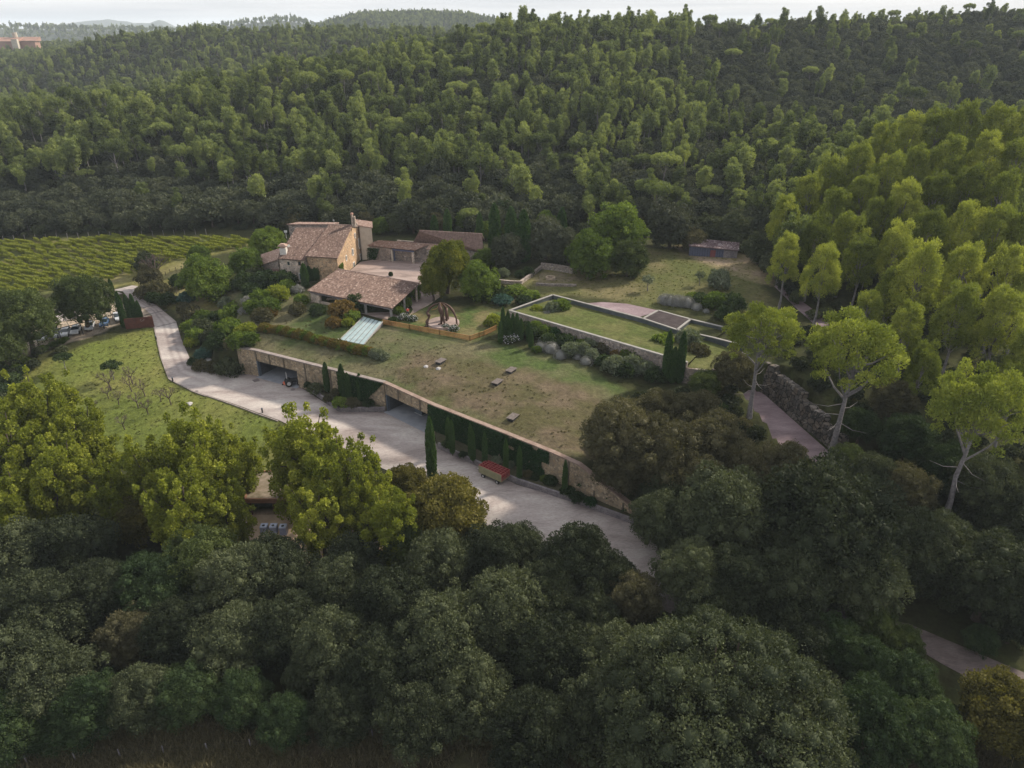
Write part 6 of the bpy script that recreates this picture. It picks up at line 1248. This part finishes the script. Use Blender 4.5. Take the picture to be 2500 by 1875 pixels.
# giant bronze sculpture on its round plinth
g = gp(1083, 790); z0 = g[2]
pl = MB().tube([(g[0], g[1], z0-.8), (g[0], g[1], z0+.35)], 3.25, 40)
setp(pl.build('plinth', M['pave_rose'], loc=g), label='round rose stone disc under the bronze sculpture', cat='plinth')
zp = z0+.35; st_ = empty('sculpture', (g[0], g[1], zp), label='giant dark bronze sculpture of arching striding figures meeting at one point', cat='sculpture')
def T3(px, py, y): # point at depth y
    d = ray(px, py); t = y/d[1]; return np.array([d[0]*t, d[1]*t, CZ+d[2]*t])
ap = T3(1075, 738, g[1]); 
arms = {'left_figure': [(1075,738,0,.12),(1060,744,.4,.3),(1049,752,.3,.42),(1043,764,0,.45),(1046,770,-.3,.5),(1050,768,-.6,.3),(1046,778,-.5,.34),(1042,786,-.8,.40),(1045,791,-1.2,.2)],
 'centre_figure': [(1075,738,0,.12),(1073,746,-.3,.5),(1075,755,-.6,.85),(1079,765,-.8,.75),(1082,773,-1,.4),(1084,783,-1.3,.26),(1086,792,-1.6,.22)],
 'rear_figure': [(1075,738,0,.12),(1083,745,.8,.35),(1089,752,1.3,.5),(1090,760,1.5,.36),(1093,770,1.6,.24),(1094,776,1.5,.2)],
 'right_figure': [(1075,738,0,.12),(1088,742,0,.25),(1098,749,-.2,.36),(1105,758,-.5,.45),(1110,768,-.8,.32),(1114,777,-1.0,.30),(1115,787,-1.3,.2),(1116,793,-1.6,.18)]}
for nm, l in arms.items():
    P_ = [T3(a_[0], a_[1], g[1]+a_[2]) for a_ in l]; P_[-1][2] = zp-.05 if nm != 'left_figure' else H1(P_[-1][0], P_[-1][1]); r_ = [a_[3]*(.62 if k_i < len(l)-2 else .9) for k_i, a_ in enumerate(l)]
    Q = [P_[0]]; rq = [r_[0]]
    for i in range(1, len(P_)):
        Q += [P_[i-1]*.5+P_[i]*.5, P_[i]]; rq += [(r_[i-1]+r_[i])/2*1.0, r_[i]]
    mb = MB().tube(Q, rq, 9); ft = P_[-1]; mb.tube([ft+[0,0,.15], ft+[-.35,-.25,.1], ft+[-.7,-.4,.08]], [.2,.2,.1], 6)
    if nm == 'centre_figure': k_ = P_[3]; f2 = T3(1077, 785, g[1]-1.2); f2[2] = zp; mb.tube([k_, (k_+f2)/2+[0,0,.3], f2], [.45,.3,.2], 7); mb.tube([f2+[0,0,.12], f2+[-.6,-.3,.08]], [.2,.1], 5)
    if nm == 'rear_figure': k_ = P_[2]; f2 = T3(1090, 778, g[1]+.6); f2[2] = zp; mb.tube([k_, (k_+f2)/2, f2], [.4,.3,.22], 7)
    mb.build('figure', M['bronze'], st_, smooth=True)
for a_, b_ in [((1075,738),(1067,752)),((1075,738),(1080,748)),((1053,757),(1067,753))]: MB().tube([T3(*a_, g[1]), T3(*b_, g[1]-.4)], .06, 4).build('rod', M['picket'], st_)
# person in red beside the pavilion
def person(px, py, label):
    g = gp(px, py); x, y, z = g; e = empty('person', g, label=label, cat='person'); z -= .02
    def skin(name, nodes, edges, mat):
        me = bpy.data.meshes.new(name); me.from_pydata([(x+n[0]-g[0], y+n[1]-g[1], z+n[2]-g[2]) for n in nodes], edges, []); me.materials.append(mat); o = bpy.data.objects.new(name, me); C.objects.link(o); o.parent = e
        s = o.modifiers.new('skin', 'SKIN'); s.use_smooth_shade = True
        for i, n in enumerate(nodes): me.skin_vertices[0].data[i].radius = (n[3], n[4] if len(n) > 4 else n[3])
        me.skin_vertices[0].data[0].use_root = True; u = o.modifiers.new('sub', 'SUBSURF'); u.levels = 2; u.render_levels = 2; return o
    n = [(0,0,.95,.14,.1),(0,0,1.2,.15,.11),(0,0,1.42,.17,.1),(0,0,1.52,.06),(0,-.01,1.62,.09,.1),(0,0,1.72,.07),(.2,0,1.42,.06),(.27,-.02,1.15,.045),(.26,-.15,.92,.035),(.26,-.22,.86,.03),(-.2,0,1.42,.06),(-.27,-.05,1.15,.045),(-.2,-.25,1.0,.035),(-.18,-.32,.98,.03),(.1,0,.88,.1),(.11,-.04,.48,.07),(.11,.02,.08,.045),(.11,-.13,.03,.035),(-.1,0,.88,.1),(-.11,.06,.48,.07),(-.11,.08,.08,.045),(-.11,-.05,.03,.035)]
    skin('body', n, [(0,1),(1,2),(2,3),(3,4),(4,5),(2,6),(6,7),(7,8),(8,9),(2,10),(10,11),(11,12),(12,13),(0,14),(14,15),(15,16),(16,17),(0,18),(18,19),(19,20),(20,21)], M['skin'])
    skin('shirt', [(0,0,.92,.19,.14),(0,0,1.2,.19,.14),(0,0,1.43,.2,.13),(.22,0,1.41,.09),(.27,-.01,1.2,.07),(-.22,0,1.41,.09),(-.27,-.03,1.2,.07)], [(0,1),(1,2),(2,3),(3,4),(2,5),(5,6)], M['redcloth'])
    skin('trousers', [(0,0,.93,.17,.13),(.1,0,.85,.12),(.11,-.04,.48,.095),(.11,.02,.1,.07),(-.1,0,.85,.12),(-.11,.06,.48,.095),(-.11,.08,.1,.07)], [(0,1),(1,2),(2,3),(0,4),(4,5),(5,6)], M['trousers'])
    skin('hair', [(0,.02,1.66,.10),(0,.03,1.75,.09)], [(0,1)], M['hair'])
person(996, 770, 'person in a red shirt and dark trousers standing beside the pavilion near the white flowers')
# crate trailer
g1 = A3(1168.5,1152,.8); g2 = A3(1224,1177,.8); dv = (g2-g1)[:2]; ln = np.linalg.norm(dv); rz = math.atan2(dv[1], dv[0]); ux = dv/ln; uy = np.array([-ux[1], ux[0]])
te = empty('crate_trailer', (*g1[:2], 0), label='khaki sided trailer filled with red open crates parked along the planter', cat='trailer')
Wd_ = 2.1; P_ = lambda u, v, z: (*(g1[:2]+ux*u+uy*v), z)
def bx(u, v, z, du, dv_, dz, nm, mat, mb=None): 
    c = g1[:2]+ux*u+uy*v; m2_ = mb or MB(); m2_.box((c[0], c[1], z), (du, dv_, dz), rz)
    if mb is None: m2_.build(nm, mat, te)
bx(ln/2, Wd_/2, .78, ln, Wd_, .12, 'bed', M['khaki']); bx(ln/2, .03, 1.4, ln, .07, 1.15, 'side_board', M['khaki']); bx(ln/2, Wd_-.03, 1.4, ln, .07, 1.15, 'side_board', M['khaki'])
mb = MB()
for z in (.95,1.2,1.45,1.7,1.95):
    bx(ln-.03, Wd_/2, z, .06, Wd_, .07, '', None, mb); bx(.03, Wd_/2, z, .06, Wd_, .07, '', None, mb)
for v in (.05, Wd_/2, Wd_-.05): bx(ln-.03, v, 1.4, .07, .07, 1.2, '', None, mb); bx(.03, v, 1.4, .07, .07, 1.2, '', None, mb)
mb.build('end_frame', M['redframe'], te)
for i in range(8):
    for j in range(4):
        u = (i+.5)*ln/8; v = .1+(j+.5)*(Wd_-.2)/4; mb = MB(); su, sv = ln/8-.05, (Wd_-.2)/4-.04
        bx(u, v, 1.5, su-.06, sv-.06, .06, '', None, mb)
        for a_, b_, c_, d_ in ((-su/2, 0, .04, sv), (su/2, 0, .04, sv), (0, -sv/2, su, .04), (0, sv/2, su, .04)): bx(u+a_, v+b_, 1.68, c_, d_, .62, '', None, mb)
        mb.build('crate', M['red'], te)
mb = MB()
for i in range(9): bx(i*ln/8, Wd_/2, 2.02, .045, Wd_, .045, '', None, mb)
for j in range(5): bx(ln/2, .1+j*(Wd_-.2)/4, 2.02, ln, .045, .045, '', None, mb)
mb.build('top_grid', M['redframe'], te)
for u in (.85, ln-.9):
    for v in (.12, Wd_-.12): w_ = MB().tube([P_(u, v-.12, .36), P_(u, v+.12, .36)], .36, 16).build('tyre', M['tyre'], te); MB().tube([P_(u, v-.13, .36), P_(u, v+.13, .36)], .18, 10).build('rim', M['steel'], te)
MB().tube([P_(0, Wd_/2, .7), P_(-1.1, Wd_/2, .5)], .06, 6).build('tow_bar', M['steel'], te)
for u in (.85, ln-.9): MB().tube([P_(u, 0, .4), P_(u, Wd_, .4)], .06, 6).build('axle', M['dark'], te)
# tractor with mower in the left garage
tg = gp(716, 925); tz_ = .1; te2 = empty('tractor', (tg[0], tg[1], tz_), .4, label='dark tractor with pale wheel rims parked in the left garage bay', cat='tractor')
def loc2(e, rz, mb_list): pass
def tb_(u, v, z, d, mat, nm): c = (tg[0]+u*cos(.4)-v*sin(.4), tg[1]+u*sin(.4)+v*cos(.4), tz_+z); MB().box(c, d, .4, taper=.92).build(nm, M[mat], te2)
def tw(u, v, r, w_):
    f = lambda vv: (tg[0]+u*cos(.4)-vv*sin(.4), tg[1]+u*sin(.4)+vv*cos(.4), tz_+r); MB().tube([f(v-w_/2), f(v+w_/2)], r, 18).build('tyre', M['tyre'], te2); MB().tube([f(v-w_/2-.02), f(v+w_/2+.02)], r*.55, 14).build('wheel_rim', M['steel'], te2)
tb_(.3, 0, .95, (1.9, .7, .7), 'dark', 'bonnet'); tb_(-.9, 0, .8, (1.0, .9, .5), 'dark', 'body'); tb_(-.9, 0, 1.25, (.5, .5, .4), 'tyre', 'seat'); tb_(-1.2, 0, 2.2, (.08, 1.0, 1.2), 'steel', 'roll_bar')
for v in (-.65, .65): tw(-1.0, v, .68, .34); tw(.95, v*.9, .42, .24)
mg = gp(700, 937); mo = empty('mower_deck', (mg[0], mg[1], .08), label='orange mower deck standing in front of the tractor at the garage mouth', cat='mower')
MB().tube([(mg[0], mg[1], .2), (mg[0], mg[1], .48)], .75, 8).box((mg[0]+.3, mg[1], .62), (.5, .4, .3)).build('deck', M['orange'], mo); MB().tube([(mg[0]+.3, mg[1], .55), (mg[0]+1.9, mg[1]+.3, .5)], .07, 5).build('frame', M['dark'], mo)
for s in (-.5, .5): MB().tube([(mg[0]-.6, mg[1]+s-.06, .24), (mg[0]-.6, mg[1]+s+.06, .24)], .16, 10).build('wheel', M['tyre'], mo)
# bollards, drains
for x, y, l in [(422.5,932,'short dark bollard at the lower bend of the driveway'),(641,1008,'dark bollard on the grass edge near the first poplar'),(382,830,'dark bollard beside the upper driveway kerb')]:
    g = gp(x, y); e = empty('bollard', g, label=l, cat='bollard', group='bollards along the driveway'); MB().tube([(g[0], g[1], g[2]-.1), (g[0], g[1], g[2]+.85)], .14, 12).build('post', M['dark'], e); MB().tube([(g[0], g[1], g[2]+.85), (g[0], g[1], g[2]+1.0)], .15, 12).build('cap', M['steelblue'], e)
for x, y, r, sq, l in [(625,930,.55,1,'square drain cover near the left garage mouth'),(595,975,.45,0,'round manhole cover in the middle of the bend'),(479.5,956,.4,0,'round cover on the outer edge of the bend'),(514,968,.4,0,'second round cover on the outer edge of the bend'),(715,952,.45,0,'round cover in front of the planter corner'),(947,1104,.6,1,'square cover left of the round one in the wide yard'),(966.5,1111,.5,0,'round cover beside the square one in the wide yard')]:
    g = gp(x, y); z = float(FL(np.array([g[0]]), np.array([g[1]]))[0])+.07
    mb = MB().box((g[0], g[1], z+.012), (r*2, r*2, .03), .7) if sq else MB().tube([(g[0], g[1], z-.02), (g[0], g[1], z+.02)], r, 20)
    o = mb.build('drain_cover', M['steelcover'] if 'steelcover' in M else M['timber'], loc=(g[0], g[1], z)); setp(o, label=l, cat='drain cover', group='covers in the paving')
# rusty steel panel
a_, b_ = gp(308, 804), gp(377, 798); e = empty('steel_panel', a_, label='rusty steel wall panel in front of the four cypresses by the entrance', cat='screen wall'); a_, b_ = np.array(a_), np.array(b_)
m_ = a_+(b_-a_)*.36; MB().wall(a_, m_, .12, a_[2]-.4, a_[2]+2.5, m_[2]-.4, m_[2]+2.5).build('panel', M['corten'], e); m3 = a_+(b_-a_)*.84
MB().wall(m_+[.05,0,0], m3, .12, m_[2]-.4, m_[2]+2.5, m3[2]-.4, m3[2]+2.5).build('panel', M['corten'], e); MB().wall(m3, b_, .5, m3[2]-.4, m3[2]+2.55, b_[2]-.4, b_[2]+2.55).build('return_panel', M['corten'], e)
mb = MB(); tt_ = (b_-a_)/np.linalg.norm(b_-a_); nn_ = np.array([tt_[1], -tt_[0], 0]); r = random.Random(4)
for k in range(9): p = a_+(b_-a_)*(.62+r.uniform(-.06,.10))+nn_*.08; mb.box((p[0], p[1], a_[2]+1.9+r.uniform(-.25,.3)), (.14, .04, .10), math.atan2(tt_[1], tt_[0]))
mb.build('cut_outs', M['coping'], e)
# cars
def car(px, py, rz, paint, label, s=1.0):
    g = gp(px, py); e = empty('parked_car', (g[0], g[1], g[2]+.1), rz, label=label, cat='car', group='cars parked under the trees at the left')
    def lo(pts): # side profile (x,z) extruded with narrower top
        return pts
    X = [(-2.1,.35),(-2.15,.75),(-1.95,.95),(-1.2,1.0),(1.0,.95),(1.9,.8),(2.1,.6),(2.08,.35)]
    def prof(X, w0, w1, zt):
        n = len(X); vs = [(x, -(w0 if z < zt else w1), z) for x, z in X]+[(x, (w0 if z < zt else w1), z) for x, z in X]
        return vs, [tuple(range(n))[::-1], tuple(range(n, 2*n))]+[(i, (i+1) % n, n+(i+1) % n, n+i) for i in range(n)]
    def mk(nm, vs, fs, mat, bev=.06):
        me = bpy.data.meshes.new(nm); me.from_pydata([(a*s, b*s, c*s) for a, b, c in vs], [], fs); me.materials.append(mat); me.update(); bm_ = __import__('bmesh').new(); bm_.from_mesh(me); __import__('bmesh').ops.recalc_face_normals(bm_, faces=bm_.faces); bm_.to_mesh(me); bm_.free()
        o = bpy.data.objects.new(nm, me); C.objects.link(o); o.parent = e
        if bev: b = o.modifiers.new('b', 'BEVEL'); b.width = bev; b.segments = 2
        return o
    mk('body', *prof(X, .87, .82, .9), M[paint]); mk('cabin', *prof([(-1.75,.93),(-1.35,1.42),(.15,1.45),(.95,.95)], .80, .62, 1.2), M['glass'], .04); mk('roof', *prof([(-1.4,1.40),(-1.2,1.49),(.05,1.50),(.25,1.42)], .64, .60, 1.45), M[paint], .03)
    for x in (-1.3, 1.3):
        for y in (-.8, .8):
            mb = MB().tube([(x, y-.1, .33), (x, y+.1, .33)], .33, 14); mk('wheel', mb.v, mb.f, M['tyre'], 0)
    for y in (-.6, .6): mb = MB().box((2.07, y, .68), (.08, .3, .14)); mk('headlight', mb.v, mb.f, M['steel'], 0)
    mb = MB().box((2.1, 0, .42), (.06, .5, .12)); mk('number_plate', mb.v, mb.f, M['white'], 0)
for a_ in [(187,812,-1.25,'carwhite','white car with dark windscreen nose towards the lawn, left of the tree trunk'),(221,802,-1.2,'carsilver','silver car directly behind the trunk of the parking tree'),(256,794,-1.2,'carblue','dark car half hidden under the right side of the parking tree'),(289,781,-.9,'carsilver','pale car next to the rusty steel panel'),(162,818,-1.3,'carwhite','white car second from the left behind the low bushes'),(136,822,-1.3,'carwhite','white car under the dark metal frame'),(108,828,-1.3,'carwhite','leftmost white car under the frame'),(96,784,.3,'carwhite','white car parked across the gravel behind the others')]: car(*a_)
# metal frame over the parking
e = empty('parking_frame', gp(90, 830), label='dark metal shade frame over the row of parked cars', cat='frame'); A_ = np.array(gp(78, 812)); B_ = np.array(gp(285, 762)); C_ = np.array(gp(95, 845)); D_ = np.array(gp(305, 790)); hz = np.array([0,0,2.7])
mb = MB(); mb.tube([A_+hz, B_+hz], .09, 4).tube([C_+hz, D_+hz], .09, 4)
for k in range(9): f = k/8; mb.tube([A_*(1-f)+B_*f+hz, C_*(1-f)+D_*f+hz], .06, 4)
mb.build('beams', M['dark'], e)
for k in range(5):
    f = k/4
    for U, V_2 in ((A_, B_), (C_, D_)): p = U*(1-f)+V_2*f; MB().tube([p-[0,0,.2], p+hz], .08, 6).build('post', M['dark'], e)
for i, (x, y, r) in enumerate([(150,835,12),(130,842,12),(105,852,14),(90,862,12),(60,880,14),(40,900,16),(160,828,9),(20,920,16)]): put('green_shrub', x, y, r, 1, name='shrub', label='low bush along the fence between the parked cars and the orchard', cat='shrub', group='bushes below the parking')
for i, (x, y, r) in enumerate([(30,930,26),(5,900,26),(55,905,18),(5,960,30),(60,950,16),(25,870,20)]): put('dark_shrub', x, y, r, 1, name='shrub', label='dark thicket bush at the left edge below the parking', cat='shrub', group='thicket at the left edge')
# wire fences
def wirefence(label, pts, hgt=1.2, mat='bark', wires=(.45, .8, 1.1)):
    P_ = [np.array(gp(*p)) for p in pts]; e = empty('wire_fence', tuple(P_[0]), label=label, cat='fence')
    for p in P_: MB().tube([p-[0,0,.2], p+[random.uniform(-.04,.04),0,hgt]], .07, 5).build('post', M[mat], e)
    mb = MB()
    for h in wires: mb.tube([p+[0,0,h*hgt/1.2] for p in P_], .006, 3)
    mb.build('wire', M['dark'], e)
wirefence('weathered post and wire fence along the bottom field', [(20,1868),(69,1866),(185,1858),(295,1850),(401,1842),(507,1836),(613,1826),(716,1816),(818,1808),(910,1802),(1010,1800)], 1.3, 'bark_grey')
wirefence('short post and wire fence on the bank above the driveway bend', [(392,690),(396,695),(404,700),(413,706),(422,712),(432,718),(440,724)], 1.0)
wirefence('post fence along the track at the edge of the vineyard', [(395,680),(405,672),(415,665),(430,661),(443,658),(455,655)], 1.0)
wirefence('line of trellis posts along the far edge of the vineyard', [(x, 590-x*.04+ (0 if x < 300 else 3)) for x in range(10, 520, 26)], 1.8, 'bark_grey', (1.0,))
# low stone garden walls and well ring
def lowwall(pts, h, label):
    P_ = [gp(*p) for p in pts]; e = empty('garden_wall', P_[0], label=label, cat='wall'); mb = MB(); m2_ = MB()
    for a, b in zip(P_[:-1], P_[1:]): mb.wall(a, b, .5, a[2]-.6, a[2]+h-.1, b[2]-.6, b[2]+h-.1); m2_.wall(a, b, .62, a[2]+h-.1, a[2]+h, b[2]+h-.1, b[2]+h)
    mb.build('stonework', M['stone_grey'], e); m2_.build('coping', M['stone_grey'], e)
lowwall([(1214,690),(1245,693),(1271,694),(1300,673),(1321,656)], .8, 'low dry stone wall slanting up beside the round garden ring'); lowwall([(1321,656),(1355,660),(1398,668)], 1.5, 'grey stone wall at the back of the garden ring terrace'); lowwall([(1309,696),(1340,698),(1407,699)], .5, 'low stone edge in front of the garden ring')
g = gp(1344, 680); mb = MB()
for k in range(16): a_ = 2*pi*k/16; mb.box((g[0]+1.0*cos(a_), g[1]+1.0*sin(a_), g[2]+.2), (.3, .42, .5), a_)
setp(mb.build('stone_ring', M['paleflag'], loc=g), label='round ring of pale stones on the small garden terrace', cat='stone ring')
# bins under the carport
for i, (x, y) in enumerate([(647.5,1302),(670.5,1302),(694,1303)]):
    g = at(x, y, -4.0); e = empty('recycling_bin', g, .05, label=['left','middle','right'][i]+' one of the three blue grey recycling bins in front of the planted carport', cat='bin', group='recycling bins by the carport')
    MB().box((g[0], g[1], g[2]+.7), (1.0, 1.0, 1.3), .05).build('body', M['bin'], e, bevel=.06); MB().box((g[0], g[1], g[2]+1.42), (1.08, 1.08, .16), .05, taper=.9).build('lid', M['binlid'], e, bevel=.04)
    MB().tube([(g[0], g[1]-.1, g[2]+1.49), (g[0], g[1]-.1, g[2]+1.53)], .22, 12).build('opening', M['dark'], e)
# entrance lantern bush and pot in the court
put('dark_shrub', 954, 671, 6, 1.8, name='topiary', label='small clipped topiary column on the courtyard behind the pavilion ridge', cat='topiary')
# -------------------------------------------------------------- far ridges and mountains
mats_m = surf('far_mountain', [(.3, (.05, .065, .05)), (.7, (.08, .09, .065))], .002, 1)
def ridge(name, Y, pts, depth, mat, kind='structure'):
    pts = sorted(pts); xs_ = np.linspace(pts[0][0], pts[-1][0], 160); py_ = np.interp(xs_, [p[0] for p in pts], [p[1] for p in pts]); X_, Z_ = [], []
    for a_, b_ in zip(xs_, py_): t = (937.5-b_)/FPX; dz = Y*math.tan(math.atan(t)-PIT); X_.append((a_-1250)/FPX*(Y*CP-dz*SP)); Z_.append(CZ+dz)
    X_, Z_ = np.array(X_), np.array(Z_)+(vnoise(np.array(X_), 0, Y*.012, 2)-.5)*Y*.0012; k = np.linspace(-1, 1, 15)[:, None]; sh_ = (1-np.abs(k)**1.5); Zb = -40
    XX = X_[None]*(1+k*depth/Y); YY = Y+k*depth+(vnoise(X_[None]+k*50, k*300, Y*.05, 6)-.5)*depth*.3; ZZ = Zb+(Z_[None]-Zb)*sh_
    return gridobj(name, XX, YY+0*X_[None], ZZ, mat, kind, colour=False)
ridge('distant_mountains', 6200, [(90,74),(150,60),(200,53),(262,48),(330,55),(380,57),(400,48),(412,50),(440,66),(470,76)], 900, mats_m)
r1_ = ridge('far_hill', 1900, [(780,80),(850,58),(900,46),(1000,45),(1150,50),(1200,60),(1300,80)], 300, mats_m)
r2_ = ridge('far_low_hills', 2600, [(-300,84),(0,70),(120,72),(300,78),(500,76),(640,54),(700,50),(760,60),(900,78),(1200,75),(2600,70),(3000,66)], 400, mats_m)
def dotridge(o, n, name, label, lo=-40):
    me = o.data; co = np.empty(len(me.vertices)*3, np.float32); me.vertices.foreach_get('co', co); co = co.reshape(15, 160, 3); a_ = rng.uniform(3.4, 8.5, n); b_ = rng.uniform(0, 158.9, n); i, j = a_.astype(int), b_.astype(int); f, g_ = (a_-i)[:, None], (b_-j)[:, None]
    P_ = (co[i, j]*(1-f)+co[i+1, j]*f)*(1-g_)+(co[i, j+1]*(1-f)+co[i+1, j+1]*f)*g_; P_ = P_[P_[:, 2] > 0]; stuffpts(name, 'hill_pine', P_, rng.uniform(1.2, 1.8, len(P_)), label)
dotridge(r1_, 2600, 'far_pines', 'pine wood on the bluish hill on the skyline centre left'); dotridge(r2_, 4000, 'farther_pines', 'thin line of woods on the low hills at the horizon')
# -------------------------------------------------------------- air
hz_ = MB().box((0, 3600, 55), (12000, 8200, 200)); hm, nt, out = newmat('air'); v_ = N(nt, 'ShaderNodeVolumePrincipled'); v_.inputs['Color'].default_value = (.80, .90, 1, 1); v_.inputs['Density'].default_value = .00012; v_.inputs['Anisotropy'].default_value = 0.0
L(nt, v_.outputs[0], out.inputs['Volume']); ho = hz_.build('haze', hm); ho['kind'] = 'stuff'; ho['label'] = 'thin pale haze in the air over the valley'; ho['category'] = 'haze'
